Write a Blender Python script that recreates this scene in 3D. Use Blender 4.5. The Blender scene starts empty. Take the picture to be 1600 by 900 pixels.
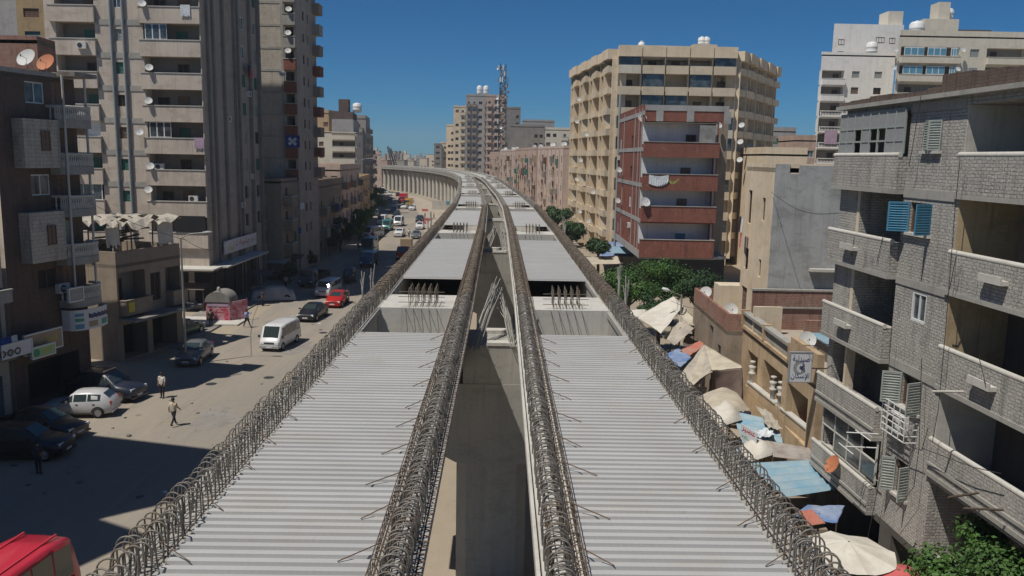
import bpy, bmesh, math, random
from mathutils import Vector, Matrix
random.seed(7)
R=math.radians
scn=bpy.context.scene
col=scn.collection
# ------------------------------------------------------------------ camera
FPX=1290.0; CH=15.0; PITCH=9.0; ROLL=1.1
cd=bpy.data.cameras.new('camera'); cam=bpy.data.objects.new('camera',cd); col.objects.link(cam)
cd.sensor_width=36; cd.lens=36*FPX/1600; cd.clip_start=0.3; cd.clip_end=6000
_fw=Vector((0,math.cos(R(PITCH)),-math.sin(R(PITCH)))); _up=Vector((0,math.sin(R(PITCH)),math.cos(R(PITCH)))); _ri=Vector((1,0,0))
CR=_ri*math.cos(R(ROLL))+_up*math.sin(R(ROLL)); CU=-_ri*math.sin(R(ROLL))+_up*math.cos(R(ROLL))
m=Matrix((CR,CU,-_fw)).transposed().to_4x4(); m.translation=Vector((0,0,CH)); cam.matrix_world=m
scn.camera=cam
# ------------------------------------------------------------------ light
SUN=Vector((.40,.32,-1)).normalized()           # direction the light travels
elev=math.asin(-SUN.z); az=math.atan2(-SUN.x,-SUN.y)   # azimuth of the sun from +Y, clockwise
w=bpy.data.worlds.new('World'); scn.world=w; w.use_nodes=True
nt=w.node_tree; nt.nodes.clear()
sky=nt.nodes.new('ShaderNodeTexSky'); sky.sky_type='NISHITA'; sky.sun_disc=False
sky.sun_elevation=elev; sky.sun_rotation=az; sky.altitude=0; sky.air_density=.7; sky.dust_density=0.05; sky.ozone_density=10
bg=nt.nodes.new('ShaderNodeBackground'); bg.inputs[1].default_value=0.062
wo=nt.nodes.new('ShaderNodeOutputWorld'); tn=nt.nodes.new('ShaderNodeMix'); tn.data_type='RGBA'; tn.blend_type='MULTIPLY'; tn.inputs[0].default_value=1; tn.inputs[7].default_value=(.26,.9,1.13,1); nt.links.new(sky.outputs[0],tn.inputs[6]); nt.links.new(tn.outputs[2],bg.inputs[0]); nt.links.new(bg.outputs[0],wo.inputs[0])
ld=bpy.data.lights.new('sun','SUN'); ld.energy=5.0; ld.angle=R(.5); ld.color=(1,.95,.87)
so=bpy.data.objects.new('sun',ld); col.objects.link(so); so.rotation_euler=SUN.to_track_quat('-Z','Y').to_euler(); so.location=(-40,-30,90)
scn.view_settings.view_transform='Standard'; scn.view_settings.look='None'; scn.view_settings.gamma=1
scn.view_settings.exposure=-0.22; scn.view_settings.use_curve_mapping=False
scn.cycles.max_bounces=6; scn.cycles.diffuse_bounces=3; scn.cycles.volume_bounces=0; scn.cycles.transparent_max_bounces=8
# ------------------------------------------------------------------ mapping helpers (photo pixel -> place in the world)
def ray(x,y): return _fw+CR*((x-800)/FPX)-CU*((y-450)/FPX)
def un(x,y,z=0.0):
    d=ray(x,y); t=(z-CH)/d.z; return Vector((d.x*t,d.y*t,z))
def atY(x,y,Y):
    d=ray(x,y); t=Y/d.y; return Vector((d.x*t,Y,CH+d.z*t))
# ------------------------------------------------------------------ tags
def tag(o,label=None,cat=None,group=None,kind=None):
    if label: o['label']=label
    if cat: o['category']=cat
    if group: o['group']=group
    if kind: o['kind']=kind
    return o
def thing(name,label,cat,loc=(0,0,0),rz=0,group=None):
    o=bpy.data.objects.new(name,None); col.objects.link(o); o.location=loc; o.rotation_euler=(0,0,rz); o.empty_display_size=.3
    return tag(o,label,cat,group)
def copy_tree(o,parent=None):
    c=o.copy(); col.objects.link(c)
    if parent is not None: c.parent=parent
    for ch in list(o.children): copy_tree(ch,c)
    return c
ORD=['first','second','third','fourth','fifth','sixth','seventh','eighth','ninth','tenth','eleventh','twelfth','thirteenth','fourteenth','fifteenth','sixteenth','seventeenth','eighteenth','nineteenth','twentieth']
def nth(i):
    if i<20: return ORD[i]
    t=['twenty','thirty','forty','fifty','sixty'][(i+1)//10-2]; u=(i+1)%10
    return t+'-'+ORD[u-1] if u else {'twenty':'twentieth','thirty':'thirtieth','forty':'fortieth','fifty':'fiftieth','sixty':'sixtieth'}[t]
# ------------------------------------------------------------------ mesh builder
class MB:
    def __init__(s): s.v=[]; s.f=[]; s.m=[]; s.sm=[]
    def add(s,vs,fs,mi=0,smooth=False):
        b=len(s.v); s.v.extend(tuple(v) for v in vs)
        for f in fs: s.f.append(tuple(i+b for i in f)); s.m.append(mi); s.sm.append(smooth)
    def quad(s,a,b,c,d,mi=0): s.add((a,b,c,d),((0,1,2,3),),mi)
    def hexa(s,p,mi=0):   # 8 pts: bottom 0-3 ccw, top 4-7
        s.add(p,((3,2,1,0),(4,5,6,7),(0,1,5,4),(1,2,6,5),(2,3,7,6),(3,0,4,7)),mi)
    def box(s,x0,x1,y0,y1,z0,z1,mi=0):
        s.hexa(((x0,y0,z0),(x1,y0,z0),(x1,y1,z0),(x0,y1,z0),(x0,y0,z1),(x1,y0,z1),(x1,y1,z1),(x0,y1,z1)),mi)
    def obox(s,c,ax,ay,az,mi=0):  # centre, half axis vectors
        c=Vector(c);ax=Vector(ax);ay=Vector(ay);az=Vector(az)
        s.hexa([c+a*ax+b*ay+e*az for e in(-1,1) for a,b in((-1,-1),(1,-1),(1,1),(-1,1))],mi)
    def tube(s,pts,r,n=6,mi=0,cap=True,smooth=True):
        pts=[Vector(p) for p in pts]; rs=r if isinstance(r,(list,tuple)) else [r]*len(pts)
        rings=[]; prev=None
        for i,p in enumerate(pts):
            t=(pts[min(i+1,len(pts)-1)]-pts[max(i-1,0)])
            if t.length<1e-9: t=Vector((0,0,1))
            t.normalize()
            if prev is None:
                a=Vector((0,0,1)) if abs(t.z)<.9 else Vector((1,0,0)); u=t.cross(a).normalized()
            else:
                u=prev-t*prev.dot(t)
                if u.length<1e-6: u=t.orthogonal()
                u.normalize()
            prev=u; v=t.cross(u)
            rings.append([p+(u*math.cos(2*math.pi*k/n)+v*math.sin(2*math.pi*k/n))*rs[i] for k in range(n)])
        vs=[q for rg in rings for q in rg]; fs=[]
        for i in range(len(pts)-1):
            for k in range(n): fs.append((i*n+k,i*n+(k+1)%n,(i+1)*n+(k+1)%n,(i+1)*n+k))
        s.add(vs,fs,mi,smooth)
        if cap: s.add(rings[0],(tuple(range(n))[::-1],),mi); s.add(rings[-1],(tuple(range(n)),),mi)
    def lathe(s,prof,c=(0,0,0),n=12,mi=0,axis=None,smooth=True):   # prof [(r,z)]
        c=Vector(c); M=Matrix.Identity(3) if axis is None else Vector((0,0,1)).rotation_difference(Vector(axis)).to_matrix()
        vs=[c+M@Vector((r*math.cos(2*math.pi*k/n),r*math.sin(2*math.pi*k/n),z)) for r,z in prof for k in range(n)]
        fs=[(i*n+k,i*n+(k+1)%n,(i+1)*n+(k+1)%n,(i+1)*n+k) for i in range(len(prof)-1) for k in range(n)]
        s.add(vs,fs,mi,smooth)
    def prism(s,poly,z0,z1,mi=0,mt=None):
        n=len(poly); a=[(p[0],p[1],z0) for p in poly]+[(p[0],p[1],z1) for p in poly]
        s.add(a,[(i,(i+1)%n,n+(i+1)%n,n+i) for i in range(n)],mi); s.add(a,[tuple(range(n))[::-1],tuple(range(n,2*n))],mi if mt is None else mt)
    def build(s,name,mats,parent=None,local=False):
        me=bpy.data.meshes.new(name); me.from_pydata(s.v,[],s.f)
        if not isinstance(mats,(list,tuple)): mats=[mats]
        for q in mats: me.materials.append(q)
        me.polygons.foreach_set('material_index',s.m); me.polygons.foreach_set('use_smooth',s.sm); me.update()
        o=bpy.data.objects.new(name,me); col.objects.link(o)
        if parent is not None:
            o.parent=parent
            if not local:   # mesh is in world coordinates, the root is not at the origin
                p=parent; off=Vector((0,0,0))
                while p is not None: off+=p.location; p=p.parent
                o.location=-off
        return o
# ------------------------------------------------------------------ materials
M={}
def newmat(name):
    mt=bpy.data.materials.new(name); mt.use_nodes=True; t=mt.node_tree; b=t.nodes['Principled BSDF']; M[name]=mt; return mt,t,b
def nd(t,k,**kw):
    n=t.nodes.new(k)
    for a,v in kw.items(): setattr(n,a,v)
    return n
def mixc(t,f,a,b,mode='MIX'):
    n=nd(t,'ShaderNodeMix',data_type='RGBA',blend_type=mode)
    for i,v in ((0,f),(6,a),(7,b)):
        if hasattr(v,'links') or hasattr(v,'is_linked'): t.links.new(v,n.inputs[i])
        else: n.inputs[i].default_value=v if i==0 else (*v,1)
    return n.outputs[2]
def noise(t,vec,scale,detail=4,rough=.55):
    n=nd(t,'ShaderNodeTexNoise'); n.inputs['Scale'].default_value=scale; n.inputs['Detail'].default_value=detail; n.inputs['Roughness'].default_value=rough
    t.links.new(vec,n.inputs['Vector']); return n.outputs['Fac']
def ramp(t,f,lo,hi):
    n=nd(t,'ShaderNodeMapRange'); n.inputs[1].default_value=lo; n.inputs[2].default_value=hi; t.links.new(f,n.inputs[0]); return n.outputs[0]
def vmul(t,v,s):
    n=nd(t,'ShaderNodeVectorMath',operation='MULTIPLY'); t.links.new(v,n.inputs[0]); n.inputs[1].default_value=s; return n.outputs[0]
def math_(t,op,a,b):
    n=nd(t,'ShaderNodeMath',operation=op)
    for i,v in((0,a),(1,b)):
        if hasattr(v,'is_linked'): t.links.new(v,n.inputs[i])
        else: n.inputs[i].default_value=v
    return n.outputs[0]
def pos(t): return nd(t,'ShaderNodeNewGeometry').outputs['Position']
def objc(t): return nd(t,'ShaderNodeTexCoord').outputs['Object']
def bump(t,b,h,st,dist=.02):
    n=nd(t,'ShaderNodeBump'); n.inputs['Strength'].default_value=st; n.inputs['Distance'].default_value=dist
    t.links.new(h,n.inputs['Height']); t.links.new(n.outputs[0],b.inputs['Normal'])
def plaster(name,c,c2=None,dirt=.5,streak=.5,rough=.9,sc=1.0,loc=False,bm=.25,spec=.2):
    """painted plaster / concrete: broad patches, run-down streaks, fine grain"""
    mt,t,b=newmat(name); p=objc(t) if loc else pos(t); c2=c2 or tuple(x*.55 for x in c)
    n1=ramp(t,noise(t,p,.35*sc,5,.6),.35,.7); n2=ramp(t,noise(t,vmul(t,p,(1.6*sc,1.6*sc,.12*sc)),1.0,5,.65),.5,.75); n3=noise(t,p,9*sc,4,.7)
    a=mixc(t,math_(t,'MULTIPLY',n1,dirt),c,c2); a=mixc(t,math_(t,'MULTIPLY',n2,streak),a,tuple(x*.45 for x in c))
    a=mixc(t,math_(t,'MULTIPLY',ramp(t,n3,.3,.75),.35),a,tuple(min(1,x*1.25) for x in c))
    n4=ramp(t,noise(t,vmul(t,p,(6*sc,6*sc,.28*sc)),1.0,4,.6),.56,.7); n5=ramp(t,noise(t,vmul(t,p,(.5,.5,.9)),1.3,6,.7),.52,.62); n6=ramp(t,noise(t,p,2.6*sc,6,.75),.58,.66)
    a=mixc(t,math_(t,'MULTIPLY',n4,.45*streak+.12),a,tuple(x*.35 for x in c)); a=mixc(t,math_(t,'MULTIPLY',n5,.5*dirt),a,(c2[0]*.8,c2[1]*.76,c2[2]*.7)); a=mixc(t,math_(t,'MULTIPLY',n6,.35*dirt),a,tuple(x*.6 for x in c2))
    t.links.new(a,b.inputs['Base Color']); b.inputs['Roughness'].default_value=rough; b.inputs['Specular IOR Level'].default_value=spec
    bump(t,b,n3,bm,.02); return mt
def wallvec(t):
    g=nd(t,'ShaderNodeNewGeometry'); cr=nd(t,'ShaderNodeVectorMath',operation='CROSS_PRODUCT'); cr.inputs[1].default_value=(0,0,1); t.links.new(g.outputs['True Normal'],cr.inputs[0])
    dt=nd(t,'ShaderNodeVectorMath',operation='DOT_PRODUCT'); t.links.new(g.outputs['Position'],dt.inputs[0]); t.links.new(cr.outputs[0],dt.inputs[1])
    sp=nd(t,'ShaderNodeSeparateXYZ'); t.links.new(g.outputs['Position'],sp.inputs[0])
    cb=nd(t,'ShaderNodeCombineXYZ'); t.links.new(dt.outputs['Value'],cb.inputs[0]); t.links.new(sp.outputs[2],cb.inputs[1]); return cb.outputs[0]
def brick(name,c1,c2,mortar,bw=.26,bh=.085,ms=.012,var=.5,bm=.6,patch=None):
    mt,t,b=newmat(name); v=wallvec(t); p=pos(t)
    # slight waviness of the courses
    wn=nd(t,'ShaderNodeTexNoise'); wn.inputs['Scale'].default_value=1.2; t.links.new(p,wn.inputs['Vector'])
    vm=nd(t,'ShaderNodeVectorMath',operation='MULTIPLY_ADD'); t.links.new(wn.outputs['Color'],vm.inputs[0]); vm.inputs[1].default_value=(.05,.05,0); t.links.new(v,vm.inputs[2])
    bt=nd(t,'ShaderNodeTexBrick'); bt.inputs['Scale'].default_value=1; bt.inputs['Brick Width'].default_value=bw; bt.inputs['Row Height'].default_value=bh
    bt.inputs['Mortar Size'].default_value=ms; bt.inputs['Mortar Smooth'].default_value=.4; bt.inputs['Bias'].default_value=0
    bt.inputs['Color1'].default_value=(*c1,1); bt.inputs['Color2'].default_value=(*c2,1); bt.inputs['Mortar'].default_value=(*mortar,1)
    t.links.new(vm.outputs[0],bt.inputs['Vector'])
    n1=ramp(t,noise(t,p,.6,5,.65),.35,.7); n2=noise(t,p,14,3,.6)
    a=mixc(t,math_(t,'MULTIPLY',n1,var),bt.outputs['Color'],tuple(x*.5 for x in c1)) if not patch else mixc(t,math_(t,'MULTIPLY',n1,var),bt.outputs['Color'],patch)
    a=mixc(t,math_(t,'MULTIPLY',ramp(t,n2,.35,.7),.35),a,tuple(min(1,x*1.3) for x in c1))
    n7=ramp(t,noise(t,vmul(t,p,(1,1,.5)),1.4,6,.75),.55,.63); a=mixc(t,math_(t,'MULTIPLY',n7,.55),a,tuple(x*.55+.03 for x in c2)); n8=ramp(t,noise(t,p,3.2,5,.7),.6,.66); a=mixc(t,math_(t,'MULTIPLY',n8,.5),a,tuple(min(.6,x*1.2+.04) for x in mortar) if patch is None else patch); n10=ramp(t,noise(t,vmul(t,p,(4,4,.3)),1.0,5,.65),.52,.7); a=mixc(t,math_(t,'MULTIPLY',n10,.5),a,tuple(x*.45 for x in c2))
    t.links.new(a,b.inputs['Base Color']); b.inputs['Roughness'].default_value=.92; b.inputs['Specular IOR Level'].default_value=.15
    h=math_(t,'ADD',math_(t,'MULTIPLY',bt.outputs['Fac'],-1.0),math_(t,'MULTIPLY',n2,.6)); bump(t,b,h,bm,.045); return mt
def plain(name,c,rough=.6,metal=0,spec=.4,var=.25,sc=6,loc=True,coat=0,emis=None):
    mt,t,b=newmat(name); p=objc(t) if loc else pos(t)
    a=mixc(t,math_(t,'MULTIPLY',ramp(t,noise(t,p,sc,4,.6),.35,.7),var),c,tuple(x*.6 for x in c))
    t.links.new(a,b.inputs['Base Color']); b.inputs['Roughness'].default_value=rough; b.inputs['Metallic'].default_value=metal; b.inputs['Specular IOR Level'].default_value=spec; b.inputs['Coat Weight'].default_value=coat
    return mt
def paint(name,c): return plain('paint_'+name,c,.35,0,.5,.3,1.2,True,.35)
def cloth(name,c,c2=None,sc=1.2):
    mt,t,b=newmat('cloth_'+name); p=pos(t); c2=c2 or tuple(x*.6 for x in c)
    a=mixc(t,ramp(t,noise(t,p,sc,5,.6),.4,.65),c,c2); n=noise(t,p,5,4,.6)
    t.links.new(a,b.inputs['Base Color']); b.inputs['Roughness'].default_value=.95; b.inputs['Specular IOR Level'].default_value=.1; bump(t,b,n,.5,.06); return mt
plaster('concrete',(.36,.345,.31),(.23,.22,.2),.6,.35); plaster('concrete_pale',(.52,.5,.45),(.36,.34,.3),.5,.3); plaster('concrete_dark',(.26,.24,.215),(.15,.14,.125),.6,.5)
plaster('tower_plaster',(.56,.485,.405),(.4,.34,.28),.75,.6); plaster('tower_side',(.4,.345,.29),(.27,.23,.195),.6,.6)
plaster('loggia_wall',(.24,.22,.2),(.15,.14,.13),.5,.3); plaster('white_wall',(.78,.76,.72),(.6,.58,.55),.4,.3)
plaster('cream_wall',(.62,.57,.47),(.45,.4,.32),.4,.3); plaster('beige_wall',(.72,.6,.44),(.48,.37,.25),.5,.35); plaster('beige_old',(.52,.39,.25),(.33,.235,.15),.9,.9)
plaster('tan_wall',(.5,.36,.21),(.34,.24,.14),.5,.4); plaster('tan_pale',(.62,.53,.4),(.46,.37,.26),.5,.3)
plaster('pink_wall',(.5,.36,.29),(.34,.25,.2),.7,.6); plaster('pink_pale',(.6,.47,.39),(.42,.33,.27),.7,.6); plaster('grey_render',(.42,.42,.405),(.27,.27,.265),.9,.5,sc=1.6)
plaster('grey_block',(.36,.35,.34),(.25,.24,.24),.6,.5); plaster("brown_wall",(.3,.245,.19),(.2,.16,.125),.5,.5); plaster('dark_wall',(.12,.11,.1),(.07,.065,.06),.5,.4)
plaster('yellow_wall',(.44,.34,.21),(.3,.23,.14),.7,.6); plaster('roof_dust',(.4,.35,.28),(.25,.2,.16),.7,0)
brick('brick_grey',(.41,.39,.355),(.3,.285,.26),(.155,.147,.135),.25,.098,.012,.65,1.0,(.47,.44,.39)); brick('brick_red',(.27,.09,.06),(.19,.065,.045),(.24,.18,.15),.25,.09,.01,.4,.4)
brick('brick_dark',(.15,.11,.09),(.12,.085,.07),(.1,.08,.07),.25,.09,.01,.4,.4); brick('brick_weather',(.27,.11,.075),(.2,.085,.06),(.3,.25,.21),.25,.09,.012,.6,.5,(.36,.28,.23))
brick('block_tan',(.52,.465,.39),(.45,.395,.33),(.3,.28,.25),.5,.22,.02,.4,.5)
plain('steel_rebar',(.2,.165,.13),.7,.25,.3,.6,3); plain('rebar_rust',(.16,.1,.065),.75,.2,.3,.6,3); plain('rebar_grey',(.215,.195,.17),.6,.4,.35,.6,3)
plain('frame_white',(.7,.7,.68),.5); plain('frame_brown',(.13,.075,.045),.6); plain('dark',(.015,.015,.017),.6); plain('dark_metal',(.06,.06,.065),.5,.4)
plain('pipe',(.3,.33,.33),.6,.1,var=.4); plain('pole_metal',(.33,.33,.31),.5,.5); plain('dish_white',(.52,.52,.5),.6); plain('dish_rust',(.45,.17,.08),.7)
plain('ac_white',(.6,.59,.56),.6); plain('tyre',(.02,.02,.02),.85); plain('rim',(.4,.4,.42),.35,.8); plain('chrome',(.6,.6,.62),.2,.9); plain('lamp_glass',(.75,.78,.8),.12,0,.7,.05); plain('tail_red',(.4,.01,.01),.25)
plain('shutter_green',(.05,.17,.13),.7,var=.5); plain('shutter_brown',(.2,.13,.095),.7,var=.5); plain('shutter_blue',(.06,.22,.34),.7,var=.4); plain('shutter_grey',(.33,.36,.33),.75,var=.5); plain('wood_door',(.08,.05,.035),.7,var=.5)
plain('skin',(.32,.18,.115),.6); plain('hair',(.015,.012,.01),.7); plain('trouser_dark',(.02,.02,.03),.9); plain('shirt_white',(.62,.6,.55),.9); plain('shirt_cream',(.5,.46,.34),.9); plain('shirt_blue',(.3,.35,.55),.9); plain('shirt_dark',(.04,.04,.045),.9); plain('shirt_red',(.4,.04,.03),.9)
plain('sign_white',(.62,.63,.64),.5,var=.2); plain('sign_navy',(.03,.04,.13),.5); plain('sign_red',(.45,.03,.05),.5); plain('sign_green',(.04,.3,.2),.5); plain('sign_yellow',(.55,.42,.06),.5); plain('sign_grey',(.3,.3,.3),.5); plain('sign_lightgreen',(.35,.5,.22),.5); plain('sign_blue',(.1,.28,.4),.5); plain('sign_tan',(.35,.27,.17),.6)
plain('tank_white',(.7,.7,.69),.5); plain('bark',(.09,.065,.045),.9,var=.6,sc=12); plain('barrier_red',(.35,.07,.06),.7)
for nm,c in dict(white=(.6,.6,.6),silver=(.5,.5,.5),black=(.012,.013,.018),navy=(.02,.025,.045),green=(.02,.1,.06),red=(.42,.015,.01),crimson=(.5,.025,.05),teal=(.04,.2,.18),yellow=(.55,.3,.03),tan=(.3,.27,.22),blue=(.05,.12,.22),cream=(.6,.55,.42),grey=(.12,.13,.14)).items(): paint(nm,c)
for nm,c,c2 in (('canvas',(.5,.45,.36),(.38,.34,.27)),('canvas_grey',(.42,.38,.32),(.3,.27,.23)),('canvas_white',(.6,.57,.5),(.5,.46,.4)),('brown_curtain',(.17,.13,.11),(.11,.085,.075)),('blue',(.12,.2,.38),(.28,.32,.4)),('red',(.42,.15,.11),(.36,.22,.17)),('cover_grey',(.4,.4,.38),(.3,.3,.29)),('pinkred',(.55,.13,.13),(.4,.1,.1)),('lilac',(.45,.33,.42),(.35,.25,.33)),('white',(.65,.68,.7),(.5,.53,.56)),('lime',(.35,.6,.12),(.3,.5,.1)),('kiosk',(.5,.33,.34),(.42,.05,.09)),('laundry_dark',(.03,.03,.06),(.02,.02,.03)),('navy',(.02,.05,.2),(.05,.1,.3))): cloth(nm,c,c2,2.5 if nm=='kiosk' else 1.2)
def mk_glass():
    mt,t,b=newmat('glass'); p=pos(t); a=mixc(t,ramp(t,noise(t,p,1.1,2),.4,.65),(.03,.04,.045),(.1,.12,.13)); t.links.new(a,b.inputs['Base Color']); b.inputs['Roughness'].default_value=.12; b.inputs['Specular IOR Level'].default_value=.7
    mt,t,b=newmat('car_glass'); b.inputs['Base Color'].default_value=(.03,.045,.045,1); b.inputs['Roughness'].default_value=.06; b.inputs['Specular IOR Level'].default_value=.9
mk_glass()
def mk_sheet():
    mt,t,b=newmat('galvanised_sheet'); o=objc(t); p=pos(t)
    n1=ramp(t,noise(t,vmul(t,p,(.3,2.2,1)),1,4,.6),.3,.7); n2=ramp(t,noise(t,p,.9,5,.65),.45,.75); n3=ramp(t,noise(t,vmul(t,p,(1.5,6,1)),2.2,4,.6),.66,.74)
    a=mixc(t,n1,(.46,.455,.44),(.39,.39,.38)); a=mixc(t,math_(t,'MULTIPLY',n2,.7),a,(.39,.365,.31)); a=mixc(t,math_(t,'MULTIPLY',n3,.5),a,(.36,.29,.22))
    # rows of small embossed dimples
    sp=nd(t,'ShaderNodeSeparateXYZ'); t.links.new(o,sp.inputs[0])
    wn=nd(t,'ShaderNodeTexWhiteNoise',noise_dimensions='1D'); t.links.new(math_(t,'FLOOR',math_(t,'MULTIPLY',sp.outputs[1],1.25),0),wn.inputs['W']); a=mixc(t,math_(t,'MULTIPLY',wn.outputs['Value'],.3),a,(.36,.355,.35))
    n9=ramp(t,noise(t,vmul(t,p,(.7,5,1)),3,5,.7),.7,.76); a=mixc(t,math_(t,'MULTIPLY',n9,.5),a,(.3,.2,.13))
    w1=math_(t,'SINE',math_(t,'MULTIPLY',sp.outputs[0],2*math.pi/.09),0); 
    t.links.new(a,b.inputs['Base Color']); b.inputs['Roughness'].default_value=.6; b.inputs['Metallic'].default_value=.0; b.inputs['Specular IOR Level'].default_value=.25
    bump(t,b,w1,.1,.003)
mk_sheet()
def corr(name,c,c2,rust=(.3,.2,.13)):
    mt,t,b=newmat(name); p=pos(t); a=mixc(t,ramp(t,noise(t,p,1.3,5,.65),.4,.62),c,c2); a=mixc(t,math_(t,'MULTIPLY',ramp(t,noise(t,p,3,5,.7),.6,.72),.8),a,rust)
    t.links.new(a,b.inputs['Base Color']); b.inputs['Roughness'].default_value=.6; b.inputs['Metallic'].default_value=.1
corr('tin_blue',(.19,.34,.44),(.3,.39,.43)); corr('tin_rust',(.26,.23,.2),(.15,.12,.1)); corr('tin_grey',(.3,.3,.28),(.2,.19,.17))
def mk_ground():
    mt,t,b=newmat('dusty_ground'); p=pos(t)
    n1=ramp(t,noise(t,vmul(t,p,(1,.45,1)),.09,6,.62),.38,.66); n2=noise(t,p,1.6,6,.7); n3=ramp(t,noise(t,p,.55,5,.7),.5,.72); n4=noise(t,p,18,3,.7)
    a=mixc(t,n1,(.34,.285,.215),(.28,.24,.185)); a=mixc(t,math_(t,'MULTIPLY',n3,.45),a,(.26,.215,.17)); a=mixc(t,math_(t,'MULTIPLY',ramp(t,n2,.35,.75),.35),a,(.38,.32,.24)); a=mixc(t,math_(t,'MULTIPLY',ramp(t,n4,.6,.75),.35),a,(.17,.14,.11))
    t.links.new(a,b.inputs['Base Color']); b.inputs['Roughness'].default_value=.95; b.inputs['Specular IOR Level'].default_value=.1; bump(t,b,n2,.5,.08)
    mt,t,b=newmat('dusty_asphalt'); p=pos(t)
    n1=ramp(t,noise(t,vmul(t,p,(1,.12,1)),.35,6,.65),.35,.65); n2=noise(t,p,2.5,6,.7); n3=ramp(t,noise(t,vmul(t,p,(1,.25,1)),.16,5,.6),.4,.6)
    a=mixc(t,n1,(.27,.24,.2),(.33,.28,.22)); a=mixc(t,math_(t,'MULTIPLY',n3,.75),a,(.22,.2,.175)); n4=ramp(t,noise(t,vmul(t,p,(2.2,.07,1)),1,5,.6),.55,.68); a=mixc(t,math_(t,'MULTIPLY',n4,.5),a,(.2,.175,.15)); a=mixc(t,math_(t,'MULTIPLY',ramp(t,n2,.4,.75),.3),a,(.36,.31,.24))
    t.links.new(a,b.inputs['Base Color']); b.inputs['Roughness'].default_value=.93; b.inputs['Specular IOR Level'].default_value=.12; bump(t,b,n2,.35,.04)
mk_ground()
def leafmat(name,c1,c2,c3):
    mt,t,b=newmat(name); p=pos(t); a=mixc(t,ramp(t,noise(t,p,.9,3,.6),.38,.62),c1,c2); a=mixc(t,math_(t,'MULTIPLY',ramp(t,noise(t,p,7,2,.6),.45,.6),.6),a,c3)
    t.links.new(a,b.inputs['Base Color']); b.inputs['Roughness'].default_value=.6; b.inputs['Specular IOR Level'].default_value=.3
    b.inputs['Subsurface Weight'].default_value=0
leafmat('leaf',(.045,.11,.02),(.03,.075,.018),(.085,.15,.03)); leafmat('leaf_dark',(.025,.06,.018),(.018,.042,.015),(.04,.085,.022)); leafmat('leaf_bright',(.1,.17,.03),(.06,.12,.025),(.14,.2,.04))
# ================================================================== GROUND
g=MB(); g.box(-1380,1380,-180,2380,-1.0,0.0); tag(g.build('ground',M['dusty_ground']),'dusty beige ground under the whole city district',None,None,'structure')
CL=[(-.1,-30),(-.2,0),(-.33,9),(-.51,22.5),(-.7,33),(-1.0,49.5),(-1.25,60),(-1.6,75.5),(-2.2,90),(-3.1,109),(-4.4,129),(-6,157),(-9.3,199),(-14.5,240),(-21,275),(-29,305),(-38.5,333),(-49,355),(-58,369)]
def spline(P,n=24):
    P=[Vector(p) for p in P]; out=[]
    for i in range(len(P)-1):
        p0=P[max(i-1,0)];p1=P[i];p2=P[i+1];p3=P[min(i+2,len(P)-1)]
        def tg(a,b,c):
            d1=(b-a).length; d2=(c-b).length
            if d1==0: return (c-b)/d2
            if d2==0: return (b-a)/d1
            return ((b-a)/d1*d2+(c-b)/d2*d1)/(d1+d2)
        L=(p2-p1).length; m1=tg(p0,p1,p2)*L; m2=tg(p1,p2,p3)*L
        for k in range(n):
            t=k/n; out.append(p1*(2*t**3-3*t**2+1)+m1*(t**3-2*t**2+t)+p2*(-2*t**3+3*t**2)+m2*(t**3-t**2))
    out.append(P[-1]); return out
CS=spline(CL)
def along(y0,dist):   # point at arc distance from the point whose Y is y0
    i=min(range(len(CS)),key=lambda k:abs(CS[k].y-y0)); d=0
    while d<dist and i<len(CS)-1: d+=(CS[i+1]-CS[i]).length; i+=1
    return CS[i]
def ribbon(path,off0,off1,z0,z1,name,mat,lab,kind='structure'):
    mb=MB(); L=[]
    for i,p in enumerate(path):
        t=(path[min(i+1,len(path)-1)]-path[max(i-1,0)]).normalized(); n=Vector((t.y,-t.x)); L.append((p+n*off0,p+n*off1))
    for i in range(len(L)-1):
        a,b=L[i]; c,d=L[i+1]
        mb.quad((a.x,a.y,z1),(b.x,b.y,z1),(d.x,d.y,z1),(c.x,c.y,z1))
        if z1-z0>.01:
            mb.quad((b.x,b.y,z0),(d.x,d.y,z0),(d.x,d.y,z1),(b.x,b.y,z1)); mb.quad((c.x,c.y,z0),(a.x,a.y,z0),(a.x,a.y,z1),(c.x,c.y,z1))
    if z1-z0>.01:
        a,b=L[0]; mb.quad((a.x,a.y,z0),(b.x,b.y,z0),(b.x,b.y,z1),(a.x,a.y,z1))
    o=mb.build(name,mat); tag(o,lab,None,None,kind); return o
RP=spline([(-17,-40),(-17.5,0),(-17.8,40),(-18,80),(-19.5,120),(-23,170),(-28.5,220),(-38,270),(-50,320),(-66,360),(-90,390),(-130,410)],12)
ribbon(RP,-5.6,6.6,0,.004,'road',M['dusty_asphalt'],'worn asphalt carriageway covered in dust left of the viaduct')
KP=spline([(-25.2,62),(-25.3,74),(-25.6,90),(-26.2,106),(-27.5,130),(-31,165),(-36,205),(-44,250),(-56,300)],8)
ribbon(KP,-4,0,0,.13,'pavement',M['concrete_dark'],'raised pavement with kerb along the shop fronts')
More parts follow.
